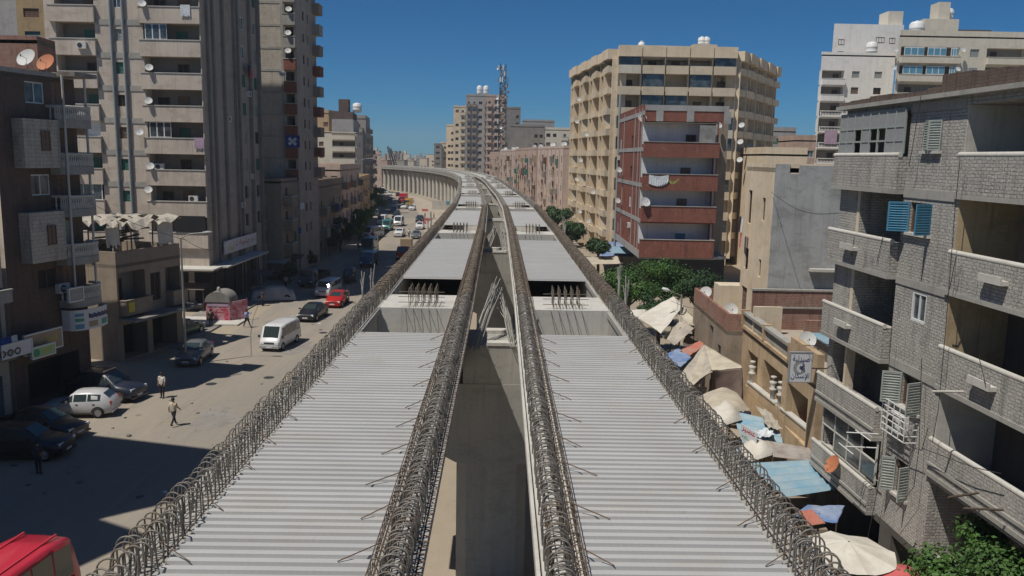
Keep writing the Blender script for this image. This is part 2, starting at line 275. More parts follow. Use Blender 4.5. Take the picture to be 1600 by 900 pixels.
# ================================================================== VIADUCT
ZT=10.1; ZB=8.15
piers=[]
for y in (1.2,27.7,54.2,80.7,107.2,133.7,160.2,186.7):
    piers.append(Vector((min(CS,key=lambda p:abs(p.y-y)).x,y)))
i=min(range(len(CS)),key=lambda k:abs(CS[k].y-186.7)); acc=0; last=piers[-1]
while i<len(CS)-1:
    acc+=(CS[i+1]-CS[i]).length; i+=1
    q_=CS[i]; d_=(q_-last).length
    if (d_>=4 and abs(q_.x/q_.y-last.x/last.y)*1290>=6.0) or d_>=16: last=q_.copy(); piers.append(last)
def hairpin(w,h,r,n=5,seg=6,mb=None,o=(0,0,0),lean=0):
    mb=mb or MB(); pts=[(o[0]-w/2+random.uniform(-.006,.006),o[1],o[2]-.02),(o[0]-w/2,o[1],o[2]+h-w/2)]
    for k in range(1,seg): a=math.pi*k/seg; pts.append((o[0]-w/2*math.cos(a),o[1]+lean*math.sin(a),o[2]+h-w/2+w/2*math.sin(a)))
    pts+=[(o[0]+w/2,o[1],o[2]+h-w/2),(o[0]+w/2+random.uniform(-.006,.006),o[1],o[2]-.02)]
    mb.tube(pts,r,n,0,False); return mb
HP=[]   # a few variants of the single looped bar
for k in range(4):
    q=hairpin(.25,.38+.02*k,.0115,6,8); HP.append(q)
HPS=hairpin(.11,.2,.008,5,6)
def mesh_of(mb,mat):
    me=bpy.data.meshes.new('looped_bar'); me.from_pydata(mb.v,[],mb.f); me.materials.append(mat); me.polygons.foreach_set('use_smooth',mb.sm); me.update(); return me
HPM=[mesh_of(q,M['rebar_grey'] if k!=2 else M['steel_rebar']) for k,q in enumerate(HP)]; HPSM=mesh_of(HPS,M['steel_rebar'])
NSP=len(piers)-1
def place_nm(i): return 'nearest the camera' if i==0 else nth(i)+' span from the camera'
for i in range(NSP):
    a,b=piers[i],piers[i+1]; L=(b-a).length; ang=math.atan2(b.y-a.y,b.x-a.x)-math.pi/2
    far=i>=7; end=5.3 if not far else 1.6
    sp=nth(i)
    for side in (-1,1):
        trk='left' if side<0 else 'right'
        root=thing('trough_girder',f'concrete trough girder with looped bars under the {trk} track, {sp} span from the camera','girder',(a.x,a.y,0),ang,'viaduct girders')
        for nm,x0,x1 in (('outer_web',3.75,4.3),('inner_web',.76,1.27)):
            mb=MB(); xa,xb=sorted((side*x0,side*x1))
            zt=ZT if not far else ZT+.4
            if nm=='inner_web': mb.box(xa,xb,.03,L-.03,ZT-.2,zt); mb.box(*sorted((side*1.02,side*1.27)),.03,L-.03,ZB,ZT-.2)
            else: mb.box(xa,xb,.03,L-.03,ZB if not far else 9.05,zt)
            if nm=='inner_web':
                xi=side*.74; mb.box(*sorted((xi-side*.05,xi)),.03,L-.03,ZT-.2,ZT-.03)
            else:
                xo=side*4.3; mb.box(*sorted((xo,xo+side*.06)),.03,L-.03,ZT-.35,ZT-.1)
                # ledge on the inside that carries the sheeting
                mb.box(*sorted((side*3.75,side*3.68)),.03,L-.03,ZT-.18,ZT-.012)
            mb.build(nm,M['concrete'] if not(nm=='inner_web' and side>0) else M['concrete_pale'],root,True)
        mb=MB(); zf=ZB if not far else 9.05; mb.box(*sorted((side*1.27,side*3.75)),.03,L-.03,zf,zf+.2); mb.build('floor_slab',M['concrete'],root,True)
        mb=MB(); xs=side*1.0
        # bar rows: (x, width variant, step, phase, small)
        rows=[(side*3.92,0,.16,0,0),(side*4.08,1,.16,.08,0),(side*.99,0,.13,0,0),(side*.93,1,.13,.065,0),(side*1.21,0,.19,.03,1)]
        nind=0; rest=MB(); n=5 if i==0 else (4 if i==1 else 3); seg=6 if i==0 else (5 if i==1 else 4)
        step_mul=1 if i<2 else (1.5 if i<4 else (2.2 if not far else 2.6)); rr=.0105 if i<1 else (.013 if i<3 else .02 if not far else .028)
        y0=.1 if i else 6.4; y=y0; cand=[]
        for (x,v,st,ph,sm) in (rows if not far else []):
            y=y0+ph
            while y<L-.1:
                cand.append((y,x,v,sm)); y+=st*step_mul*random.uniform(.82,1.18)
        cand.sort()
        for (y,x,v,sm) in cand:
            if i==0 and nind<100:
                o=bpy.data.objects.new('looped_bar',HPSM if sm else HPM[random.randrange(4)]); col.objects.link(o); o.parent=root
                o.location=(x+random.uniform(-.015,.015),y,ZT+(.02 if not sm else .0)); o.rotation_euler=(random.uniform(-.13,.13),random.uniform(-.09,.09),random.uniform(-.3,.3)); o.scale=(1,1,1.0 if abs(x)>3 or sm else .8); nind+=1
            else:
                w_,h_=(.11,.2) if sm else (.25,random.uniform(.37,.45)*(1 if abs(x)>3 else .8))
                hairpin(w_,h_,rr,n,seg,rest,(x+random.uniform(-.018,.018),y,ZT),random.uniform(-.04,.04))
        if not far: o=rest.build('looped_bar_rows',M['rebar_grey'] if i==0 else M['steel_rebar'] if i<3 else M['concrete_dark'],root,True); tag(o,None,None,None,'stuff')
        if i<3:   # bars along the webs and the slanting bars that lie over the edge of the sheeting
            mb=MB()
            for x in (side*3.84,side*4.16,side*1.06,side*1.17,side*.87,side*1.26): 
                for zz in (.05,.22):
                    if abs(x)>1.35 and abs(x)<2 and zz>.15: zz=.14
                    mb.tube([(x,y0+k*(L-y0)/8,ZT+zz+random.uniform(-.012,.012)) for k in range(9)],.008 if i==0 else .011,4,0,False)
            for bx,dx in ((3.9,-.42),(1.2,.5)):
                if i: break
                y=y0+.3
                while y<L-.3:
                    if end<y<L-end: mb.tube([(side*bx,y+.25,ZT+.2),(side*(bx+dx*random.uniform(.8,1.1)),y,ZT+.07)],.009 if i==0 else .012,4,0,False)
                    y+=random.uniform(1.1,1.6)
            mb.build('tie_bars',M['rebar_rust'],root,True)
            mb=MB(); y=y0   # stubs on the ledge facing the gap
            while y<L and i<2:
                mb.tube([(side*.8,y,ZT+.01),(side*.66,y+random.uniform(-.02,.02),ZT-.0)],.007,4,0,False); y+=.17
            if i<2 and side<0: tag(mb.build('ledge_stubs',M['rebar_rust'],root,True),None,None,None,'stuff')
        # profiled steel sheeting
        s0=end if i else 6.6; s1=L-end; pitch=.2 if i<2 else (.4 if i<4 else 1.0); hh=.062
        mb=MB(); xa,xb=sorted((side*1.285,side*3.735)); prof=[]; y=s0; segb=[]
        while y<s1-pitch:
            q=pitch/.2
            prof+=[(y,0),(y+.075*q,0),(y+.088*q,hh),(y+.187*q,hh)]; y+=pitch
        prof.append((y,0))
        zb=ZT-.008
        for (ya,za),(yb,zb2) in zip(prof,prof[1:]): mb.quad((xa,ya,zb+za),(xb,ya,zb+za),(xb,yb,zb+zb2),(xa,yb,zb+zb2))
        # closed undersides so that the sheet has a body
        mb.quad((xa,s0,zb-.006),(xa,y,zb-.006),(xb,y,zb-.006),(xb,s0,zb-.006))
        for (ya,za),(yb,zb2) in zip(prof,prof[1:]):
            for x in (xa,xb): mb.quad((x,ya,zb-.006),(x,yb,zb-.006),(x,yb,zb+zb2),(x,ya,zb+za))
        o=mb.build('deck_sheeting',M['galvanised_sheet']); o.location=(a.x,a.y,0); o.rotation_euler=(0,0,ang)
        tag(o,f'pale ribbed steel sheeting laid across the {trk} trough, {sp} span from the camera','steel sheeting','ribbed steel deck sheets')
    # braces: the pier under the start of this span
for i,p in enumerate(piers):
    q=piers[min(i+1,len(piers)-1)]; r_=piers[max(i-1,0)]; ang=math.atan2(q.y-r_.y,q.x-r_.x)-math.pi/2; far=i>=8
    root=thing('viaduct_pier',f'grey concrete viaduct pier with flared head, {nth(i)} from the camera','pier',(p.x,p.y,0),ang,'viaduct piers')
    sw=1.2 if not far else .72; sd=.95 if not far else .72
    mb=MB()
    if not far:
        c=.35; poly=[(-sw,-sd+c),(-sw+c,-sd),(0,-sd-.06),(sw-c,-sd),(sw,-sd+c),(sw,sd-c),(sw-c,sd),(0,sd+.06),(-sw+c,sd),(-sw,sd-c)]; mb.prism(poly,0,5.3)
    else:
        mb.prism([(2.2+sw*math.cos(t*math.pi/8),sd*math.sin(t*math.pi/8)) for t in range(16)],0,8.1); mb.build('shaft',M['concrete_pale'],root,True)
        mb=MB(); mb.prism([(-2.5+sw*math.cos(t*math.pi/8),sd*math.sin(t*math.pi/8)) for t in range(16)],0,8.1)
    mb.build('shaft',M['concrete_pale' if far else 'concrete'],root,True)
    mb=MB(); zt=ZB-.12; w0=sw; w1=4.15; zt=7.6
    if not far:
        pr_=[(-w0,4.9),(0,4.75),(w0,4.9),(w1,6.5),(w1,zt),(-w1,zt),(-w1,6.5)]; d=1.35
    else: pr_=[(-3.4,8.101),(0,8.101),(3.2,8.101),(3.7,8.5),(3.7,9.0),(-3.7,9.0),(-3.7,8.5)]; d=.9
    n=len(pr_); vs=[(x,-d,z) for x,z in pr_]+[(x,d,z) for x,z in pr_]
    mb.add(vs,[tuple(range(n))]+[tuple(range(n,2*n))[::-1]]+[((k+1)%n,k,n+k,n+(k+1)%n) for k in range(n)]); mb.build('pier_head',M['concrete'],root,True)
    if not far:
        mb=MB(); mb.box(-.98,.98,-1.33,1.2,zt+.001,8.9); mb.build('shear_block',M['concrete'],root,True)
        for q in ((-.2,.7,-1.36,-.95,8.901,9.0),(-.3,.7,.5,.95,8.901,9.02)): mb=MB(); mb.box(*q); mb.build('block_lip',M['concrete_pale'],root,True)
    # the cross beam in each trough
    for side in (-1,1):
        trk='left' if side<0 else 'right'; hw=1.4 if not far else .7
        cb=thing('cross_beam',f'concrete cross beam between the webs of the {trk} track over the {nth(i)} pier from the camera','cross beam',(p.x,p.y,0),ang,'cross beams over the piers')
        xa,xb=sorted((side*1.275,side*3.745)); mb=MB(); mb.box(xa,xb,-hw,-.02,ZB+.2,ZT+.03); mb.box(xa,xb,.02,hw,ZB+.2,ZT-.01); mb.build('beam',M['concrete_pale'] if i<7 else M['concrete'],cb,True)
        mb=MB(); rr=.011 if i<3 else .018
        if i<8:
            cx=side*2.35
            for k in range(5):
                x=cx-.42+k*.21
                for yy in (-hw+.25,-hw+.75,-hw+1.15):
                    if far and yy>-hw+.3: continue
                    mb.tube([(x+.03,yy-.16,ZT),(x,yy-.14,ZT+.5),(x+.02,yy,ZT+.66),(x+.05,yy+.14,ZT+.5),(x+.03,yy+.16,ZT)],rr,4,0,False)
                mb.tube([(x,-hw+.1,ZT+.4),(x,-hw+1.3,ZT+.42)],rr,4,0,False)
            for zz in (.18,.36,.52): mb.tube([(cx-.75,-hw+.2,ZT+zz),(cx+.75,-hw+.2,ZT+zz)],rr,4,0,False)
            mb.build('rebar_cage',M['steel_rebar'],cb,True)
        if i<3:
            mb=MB()
            for k in range(5): mb.tube([(side*2.35-.5+k*.25,-hw-.01,ZT),(side*2.35-.38+k*.25,-hw-.55,ZT-.55),(side*2.35-.3+k*.25,-hw-1.5,ZT-1.0)],.01,4,0,False)
            mb.build('slanting_bars',M['dark_metal'],cb,True)
# bundles of starter bars wrapped in cement that stand up beside the pier heads
def bundle(name,p0,p1,lab,n=9,r=.013,spread=.22):
    mb=MB(); p0=Vector(p0); p1=Vector(p1)
    if n>6 and r>.0179 and spread>.2: n=int(n*1.3); r*=.6; spread*=1.2
    for k in range(n):
        o=Vector((random.uniform(-1,1),random.uniform(-1,1),0))*spread*.5; e=o*random.uniform(-.6,1.1)+Vector((random.uniform(-.1,.1),0,random.uniform(-.35,.1)))+Vector((0,0,random.uniform(-.3,.2)))
        mid=(p0+p1)/2+o*.9+Vector((random.uniform(-.04,.04),0,0)); mb.tube([p0+o,mid,p1+e],r,5,0)
    o=mb.build(name,M['concrete'] if n>6 else M['steel_rebar']); tag(o,lab,'rebar bundle','bundles of starter bars at the piers')
p=piers[1]
bundle('rebar_bundle',(p.x-.62,p.y-1.6,8.8),(p.x+.1,p.y+.6,10.85),'tall cement-crusted bundle of bars leaning right in the gap beside the second pier',14,.02,.3)
0 and bundle('rebar_bundle',(p.x-.6,p.y-1.5,9.0),(p.x-.35,p.y+.2,10.3),'shorter bundle of bars leaning behind the left inner web at the second pier',8,.018,.22)
bundle('rebar_bundle',(p.x+.62,p.y-1.4,8.9),(p.x+.2,p.y+.7,10.35),'crusted bundle of bars leaning left against the right inner web at the second pier',10,.02,.25)
p=piers[2]
bundle('rebar_bundle',(p.x-.6,p.y-1.2,9.2),(p.x-.1,p.y+.4,10.5),'bundle of bars leaning across the gap at the third pier from the left',14,.025,.4)
bundle('rebar_bundle',(p.x+.6,p.y-1.2,9.2),(p.x+.35,p.y+.4,10.6),'bundle of bars leaning across the gap at the third pier from the right',14,.025,.4)
for i,nm in ((1,'second'),(2,'third')):
    p=piers[i]
    for s,sd in ((-1,'left'),(1,'right')):
        for k,wd in ((0,'nearer'),(1,'farther')):
            bundle('rebar_bundle',(p.x+s*4.5,p.y+.2+k*1.9,9.6),(p.x+s*4.52,p.y+.3+k*1.9,10.85+.25*k),f'{wd} pale upright spike of bars outside the {sd} edge at the {nm} pier',7,.018,.1)
# ================================================================== BUILDING KIT
class Fac:
    """one facade, from P0 to P1 left to right as seen from outside"""
    def __init__(s,p0,p1):
        s.p=Vector((p0[0],p0[1],0)); e=Vector((p1[0],p1[1],0))-s.p; s.W=e.length; s.d=e.normalized(); s.n=Vector((s.d.y,-s.d.x,0))
    def P(s,a,z,o=0): return s.p+s.d*a+s.n*o+Vector((0,0,z))
    def hit(s,x,y,o=0):
        d=ray(x,y); c=Vector((0,0,CH)); q=s.p+s.n*o; t=(q-c).dot(s.n)/d.dot(s.n); h=c+d*t; return ((h-s.p).dot(s.d),h.z)
    def rect(s,x0,y0,x1,y1,o=0):   # photo rectangle -> s0,s1,z0,z1
        a=[s.hit(x,y,o) for x,y in((x0,y0),(x1,y0),(x0,y1),(x1,y1))]
        return ((a[0][0]+a[2][0])/2,(a[1][0]+a[3][0])/2,(a[2][1]+a[3][1])/2,(a[0][1]+a[1][1])/2)
    def box(s,mb,s0,s1,z0,z1,o0,o1,mi=0):
        p=[s.P(a,z,o) for z in (z0,z1) for a,o in((s0,o1),(s1,o1),(s1,o0),(s0,o0))]; mb.hexa(p,mi)
    def wall(s,mb,z0,z1,holes=(),mi=0,rev=0,back=1,s0=0,s1=None):
        """wall sheet with rectangular openings; hole=(s0,s1,z0,z1,depth[,back material])"""
        s1=s.W if s1 is None else s1; e=1e-4
        H=[(max(h[0],s0),min(h[1],s1),max(h[2],z0),min(h[3],z1))+tuple(h[4:]) for h in holes]; H=[h for h in H if h[1]-h[0]>.05 and h[3]-h[2]>.05]
        zs=sorted(set([z0,z1]+[q for h in H for q in h[2:4]]))
        for za,zb in zip(zs,zs[1:]):
            if zb-za<e: continue
            zc=(za+zb)/2; bl=sorted((h[0],h[1]) for h in H if h[2]<zc<h[3]); c=s0
            for a,b in bl+[(s1,s1)]:
                if a-c>e: mb.quad(s.P(c,za),s.P(a,za),s.P(a,zb),s.P(c,zb),mi)
                c=max(c,b)
        for h in H:
            a,b,c,d_,dp=h[:5]; bk=h[5] if len(h)>5 else back
            if dp<=0: continue
            dl=d_ if len(h)<7 else c+h[6]
            mb.quad(s.P(a,c),s.P(a,c,-dp),s.P(a,dl,-dp),s.P(a,dl),rev); mb.quad(s.P(b,c,-dp),s.P(b,c),s.P(b,d_),s.P(b,d_,-dp),rev)
            mb.quad(s.P(a,c),s.P(b,c),s.P(b,c,-dp),s.P(a,c,-dp),rev); mb.quad(s.P(a,d_,-dp),s.P(b,d_,-dp),s.P(b,d_),s.P(a,d_),rev)
            mb.quad(s.P(a,c,-dp),s.P(b,c,-dp),s.P(b,d_,-dp),s.P(a,d_,-dp),bk)
def win(F,root,r,kind='glass',o=-.14,near=False,label=None,name='window'):
    """a window or door fitted into the opening r; kinds: glass, green, brown, blue, grey, dark"""
    s0,s1,z0,z1=r; w=s1-s0; h=z1-z0; fm={'glass':'frame_white','dark':'frame_brown','green':'shutter_green','brown':'shutter_brown','blue':'shutter_blue','grey':'shutter_grey','cream':'frame_white'}[kind]
    ft=min(.07,w*.08); mb=MB()
    for a,b,c,d_ in((s0,s0+ft,z0,z1),(s1-ft,s1,z0,z1),(s0+ft,s1-ft,z0,z0+ft),(s0+ft,s1-ft,z1-ft,z1)): F.box(mb,a,b,c,d_,o-.03,o+.04)
    n=2 if w<1.5 else (3 if w<2.4 else 4)
    for k in range(1,n):
        x=s0+w*k/n; F.box(mb,x-ft*.4,x+ft*.4,z0+ft,z1-ft,o-.02,o+.03)
    mats=[M[fm],M['glass'] if kind!='dark' else M['dark']]; pm=mb if not near else MB()
    if kind in('glass','dark'): F.box(pm,s0+ft,s1-ft,z0+ft,z1-ft,o-.025,o-.012,1 if not near else 0)
    else:
        F.box(pm,s0+ft,s1-ft,z0+ft,z1-ft,o-.03,o-.012,0)
        nl=max(4,int(h/.13)) if near else max(3,int(h/.3))
        for k in range(nl):
            zz=z0+ft+(h-2*ft)*(k+.5)/nl
            for j in range(n): a=s0+ft+(w-2*ft)*j/n; b=s0+ft+(w-2*ft)*(j+1)/n; F.box(pm,a+.07*w/n,b-.07*w/n,zz-.25*(h/nl),zz+.2*(h/nl),o-.012,o+.012,0)
    f=mb.build(name,mats,root)
    if label: f['label']=label
    if near: pm.build('pane' if kind in('glass','dark') else 'shutter',mats[1] if kind in('glass','dark') else mats[0],f)
    return f
def parapet(F,root,s0,s1,z,o0,o1,h,mat,t=.12,style='solid',cap=None,slab=.16,name='balcony',ends=True):
    """balcony: slab from o0 to o1 with a parapet or balustrade along the front and the ends"""
    mb=MB(); mats=[mat,cap or mat]
    F.box(mb,s0,s1,z-slab,z,o0,o1,0)
    if style=='solid':
        F.box(mb,s0,s1,z,z+h,o1-t,o1-.003,0)
        if ends:
            F.box(mb,s0+.003,s0+t,z,z+h,o0,o1-t-.003,0); F.box(mb,s1-t,s1-.003,z,z+h,o0,o1-t-.003,0)
        F.box(mb,s0-.04,s1+.04,z+h,z+h+.07,o1-t-.05,o1+.05,1)
        if ends: F.box(mb,s0-.04,s0+t+.04,z+h+.002,z+h+.068,o0,o1-t-.05,1); F.box(mb,s1-t-.04,s1+.04,z+h+.002,z+h+.068,o0,o1-t-.05,1)
    elif style=='rail':
        for zz in (h,h*.5): F.box(mb,s0,s1,z+zz-.03,z+zz,o1-.06,o1-.02,1)
        k=s0
        while k<s1: F.box(mb,k,k+.03,z,z+h-.03,o1-.055,o1-.025,1); k+=.14
    else: # balusters
        F.box(mb,s0,s1,z,z+.14,o1-.22,o1-.003,0); F.box(mb,s0-.03,s1+.03,z+h-.12,z+h,o1-.25,o1+.03,1)
        n=max(3,int((s1-s0)/.26))
        for k in range(n):
            c=F.P(s0+(s1-s0)*(k+.5)/n,z+.14,o1-.12); hh=h-.26; mb.lathe([(.05,0),(.085,hh*.3),(.04,hh*.62),(.06,hh*.85),(.05,hh)],c,6,1)
        for e in (s0,s1-.16):
            if ends: F.box(mb,e,e+.16,z,z+h-.12,o1-.21,o1,0)
    return mb.build(name,mats,root)
def ac(F,root,s,z,o=0,w=.85,h=.58,d=.3):
    mb=MB(); F.box(mb,s,s+w,z,z+h,o,o+d,0)
    c=F.P(s+w*.36,z+h*.5,o+d+.006); q=MB(); q.lathe([(0,0),(h*.38,0),(h*.38,.012)],c,12,0,F.n,False); a=mb.build('air_conditioner',M['ac_white'],root); q.build('fan_grille',M['dark_metal'],a)
    return a
DISHM={}
def dish(loc,aim,r=.5,mat='dish_white',label=None,h=.7,group='satellite dishes on the buildings'):
    if 'd' not in DISHM:
        for mn in ('dish_white','dish_rust'):
            t=thing('satellite_dish',None,'satellite dish'); pr_=[(r_*.5/.5,(r_/.5)**2*.10) for r_ in (0,.1,.2,.3,.4,.48,.5)]
            mb=MB(); mb.lathe(pr_,(0,0,0),18); mb.lathe([(a,b-.012) for a,b in pr_],(0,0,0),18); d_=mb.build('dish',M[mn],t,True); d_.rotation_euler=(R(-60),0,0); d_.location=(0,0,.62)
            mb=MB(); mb.tube([(0,.02,0),(0,.02,.6)],.022,6); mb.tube([(0,.0,.58),(0,.42,.72)],.012,5); mb.tube([(0,.42,.66),(0,.44,.78)],.035,8); mb.build('mount',M['pole_metal'],t,True); DISHM[mn]=(t,)
        DISHM['d']=1; DISHM['used']=set()
    t=DISHM[mat][0]
    if mat in DISHM['used']: t=copy_tree(t)
    DISHM['used'].add(mat); t.location=loc; s_=r/.5; t.scale=(s_,s_,s_); t.rotation_euler=(0,0,aim); tag(t,label,'satellite dish',group); return t
def tank(root,x,y,z,r=.7,h=1.3,name='water_tank'):
    mb=MB(); mb.lathe([(0,0),(r,0),(r,h*.3),(r*1.03,h*.32),(r,h*.34),(r,h*.62),(r*1.03,h*.64),(r,h*.66),(r,h*.88),(r*.75,h),(r*.25,h*1.05),(0,h*1.05)],(x,y,z),14,0); mb.lathe([(0,0),(.22,0),(.22,.1),(0,.1)],(x,y,z+h*1.05),10,0)
    return mb.build(name,M['tank_white'],root)
def poly_roof(root,poly,z,mat,ph=.9,t=.18,pm=None,name='roof'):
    mb=MB(); mb.prism(poly,z-.25,z,0)
    n=len(poly); c=Vector((sum(p[0] for p in poly)/n,sum(p[1] for p in poly)/n,0))
    o=mb.build(name,M[mat],root)
    q=MB()
    for i in range(n):
        F=Fac(poly[i],poly[(i+1)%n]); F.box(q,0,F.W,z+.001,z+ph+.004*i,-t-.003*i,-.003-.002*(i%2))
    if ph>0: q.build('roof_parapet',M[pm or mat],root)
    return o
def building(name,label,poly,z1,feats,wall='beige_wall',side=None,back='loggia_wall',cat='building',z0=0,roof='roof_dust',ph=.9,root=None,group=None,near=False,pm=None,maxw=100,shoprow=None):
    """poly ccw from above. feats {edge:[dict]}; kinds
       w: window  l: loggia with parapet (recess)  b: projecting balcony with a door  d: dark opening"""
    root=root or thing(name,label,cat,(poly[0][0],poly[0][1],0),0,group)
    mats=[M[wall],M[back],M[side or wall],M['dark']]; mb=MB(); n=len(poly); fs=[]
    for i in range(n):
        F=Fac(poly[i],poly[(i+1)%n]); fs.append(F); holes=[]; mi=0
        fe=feats.get(i,[])
        for f in fe:
            r=f['r']; k=f['k']
            if f.get('m') is not None: pass
            if k=='w': holes.append((*r,f.get('dp',.2),1))
            elif k=='l': holes.append((*r,f.get('dp',1.3),f.get('bk',1)))
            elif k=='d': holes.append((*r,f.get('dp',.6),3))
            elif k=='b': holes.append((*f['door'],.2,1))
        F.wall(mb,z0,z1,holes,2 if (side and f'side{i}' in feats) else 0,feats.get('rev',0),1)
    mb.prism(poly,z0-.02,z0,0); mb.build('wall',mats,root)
    for i in range(n):
        F=fs[i]
        for f in feats.get(i,[]):
            r=f['r']; k=f['k']; wk=f.get('wk','glass')
            if k=='w': win(F,root,r,wk,near=f.get('near',near))
            elif k=='l':
                dp=f.get('dp',1.3); ph_=f.get('h',1.0)
                if ph_>0: parapet(F,root,r[0]-f.get('ex',0),r[1]+f.get('ex',0),r[2],-.01,f.get('out',.3),ph_,M[f.get('pm',wall)],style=f.get('st','solid'),cap=M[f.get('cap',f.get('pm',wall))],ends=f.get('ends',True))
                for (a,b,c,d_,kk) in f.get('in',[]): win(F,root,(a,b,c,d_),kk,o=-dp+.05,near=f.get('near',near),name='balcony_door' if c<=r[2]+.1 else 'window')
            elif k=='b':
                parapet(F,root,r[0],r[1],r[2],0,f.get('out',1.1),f.get('h',1.0),M[f.get('pm',wall)],style=f.get('st','solid'),cap=M[f.get('cap',f.get('pm',wall))]); win(F,root,f['door'],wk,near=f.get('near',near),name='balcony_door')
    if roof: poly_roof(root,poly,z1,roof,ph,pm=pm or wall)
    return root,fs
def grid(W,z0,z1,fh,cols,kinds=('glass','brown','green','dark'),wh=1.2,sill=1.0,jit=True,skip=.08,k='w'):
    """windows: cols = [(centre fraction, width)]"""
    out=[]; z=z0
    while z+fh<=z1+.3:
        for c,w_ in cols:
            if random.random()<skip: continue
            a=c*W-w_/2; out.append(dict(k=k,r=(a,a+w_,z+sill,z+sill+wh),wk=random.choice(kinds)))
        z+=fh
    return out
# ================================================================== LEFT SIDE OF THE STREET
def XY(x,y,Y): q=atY(x,y,Y); return (q.x,q.y)
# ---- tall tower with loggias
def tower_one():
    A=XY(77,150,78); B=XY(319,200,78); C=(B[0]+.1,95.8); D=(A[0],95.8); F=Fac(A,B); G=Fac(B,C)
    root=thing('apartment_tower','tall beige concrete tower with stacked loggias and two drain pipes on its lit front','building',(B[0],B[1],0))
    zs=[F.hit(270,y)[1] for y in (363.3,313.3,266.7,216.7,164.3,113.3,63.3,11.7)]; per=(zs[-1]-zs[0])/7; Z0=zs[0]
    top=48; hol=[]; todo=[]; nfl=int((top-Z0)/per)
    rs0,rs1=F.hit(224,60)[0],F.hit(312,60)[0]; ls0,ls1=F.hit(88,60)[0],F.hit(149,60)[0]; ms0,ms1=F.hit(180.5,100)[0],F.hit(193,100)[0]
    ph=1.28
    for k in range(0,nfl):
        z=Z0+k*per   # top of the parapet
        zf=z-ph
        if k>0 or 1:
            hol.append((rs0,rs1,z-.12,z+per-ph-.12,1.35,1)); todo.append(('p',rs0-.25,rs1+.15,zf,k))
            hol.append((rs0+(rs1-rs0)*.5,rs0+(rs1-rs0)*.5+1,z+.0,z+.01,.0)); 
        if k==3: # one loggia walled up and whitewashed
            todo.append(('infill',ls0,ls1,z,k))
        hol.append((ls0,ls1,z-.12,z+per-ph-.12,1.35 if k!=3 else .12,1 if k!=3 else 2)); todo.append(('q',ls0-.5,ls1+.1,zf,k))
        hol.append((ms0,ms1,z-.1,z+.95,.18,3)); todo.append(('m',ms0,ms1,z-.1,k))
    hol=[h for h in hol if h[4]>.01]
    mb=MB(); F.wall(mb,0,top,hol,0,0,1)
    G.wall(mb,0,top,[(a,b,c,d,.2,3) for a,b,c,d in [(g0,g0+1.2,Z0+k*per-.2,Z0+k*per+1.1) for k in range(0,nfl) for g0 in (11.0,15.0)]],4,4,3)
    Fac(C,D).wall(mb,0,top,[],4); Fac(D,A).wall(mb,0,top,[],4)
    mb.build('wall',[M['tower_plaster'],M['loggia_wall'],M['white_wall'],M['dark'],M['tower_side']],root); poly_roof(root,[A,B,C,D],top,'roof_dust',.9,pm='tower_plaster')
    kinds={0:'dark',1:'green',2:'green',3:'brown',4:'dark',5:'green',6:'grey',7:'glass'}
    for t,a,b,z,k in todo:
        if t=='p':
            parapet(F,root,a,b,z,-.02,.32,ph,M['tower_plaster'],cap=M['concrete_pale']); w_=b-a
            c=a+w_*random.choice((.5,.55,.48)); win(F,root,(c,c+1.05,z+.25+ph*.25,z+ph+1.0),('green','brown','dark')[k%3],o=-1.3,name='balcony_door')
            if k%3==1: win(F,root,(a+.8,a+1.9,z+ph*.8,z+ph+.9),'dark',o=-1.3)
        if t=='q':
            parapet(F,root,a,b,z,-.02,.32,ph,M['tower_plaster'],cap=M['concrete_pale']); w_=b-a
            if k==3: win(F,root,(a+w_*.22,a+w_*.62,z+ph+.1,z+ph+1.15),'brown',o=-.1)
            elif k==1: win(F,root,(a+w_*.1,b-.2,z+ph+.02,z+ph+1.6),'glass',o=.1)
            else: win(F,root,(a+w_*.6,a+w_*.8,z+.3,z+ph+1.0),('green','dark','green','brown')[k%4],o=-1.3,name='balcony_door')
        if t=='m': win(F,root,(a,b,z,z+1.02),kinds.get(k,'dark'),o=-.12)
    # string courses in front and pilasters on the shaded side
    mb=MB()
    for k in range(nfl):
        z=Z0+k*per-ph-.35; q=MB(); F.box(q,F.hit(150,60)[0],F.hit(222,60)[0],z,z+.5,-.02,.05); q.build('floor_band',M['concrete'],root)
    mb=MB()
    for s in (1.2,2.6,5.2,8.4,9.4,13.2,16.2): G.box(mb,s,s+.35,0,top-.3,-.02,.22+.01*s%1)
    mb.build('pilasters',M['concrete_dark'],root)
    for px in (175,194):
        s=F.hit(px,60)[0]; q=MB(); q.tube([F.P(s,.5,.16),F.P(s,top-.5,.16)],.13,8); q.build('drain_pipe',M['pipe'],root)
    for k in range(2,nfl): 
        for g0 in (11.0,15.0): win(G,root,(g0,g0+1.2,Z0+k*per-.2,Z0+k*per+1.1),random.choice(('grey','dark','green','glass')),o=-.1)
    for k,s in ((5,12.4),(2,13.0),(1,9.2),(4,5.8)): ac(G,root,s,Z0+k*per-1.1)
    ac(F,root,rs1-1.6,Z0+1*per,-.2); ac(F,root,rs0+.4,Z0+2*per,-.4)
    # ground floor canopy, banner and near-black plates for the shaded shops
    mb=MB(); F.box(mb,F.hit(262,400)[0],F.W+1.2,4.05,4.2,0,2.3); G.box(mb,0.01,13,4.05,4.2,0,1.8); mb.build('canopy',M['concrete_pale'],root)
    mb=MB(); r=F.rect(275,337,320,362); F.box(mb,r[0],r[1]+.2,r[2],r[3],.34,.42); mb.build('banner',M['dark'],root)
    # near-black plates paint the shade of shop openings under the canopy
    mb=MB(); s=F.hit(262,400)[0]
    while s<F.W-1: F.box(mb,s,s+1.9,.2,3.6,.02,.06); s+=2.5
    s=.8
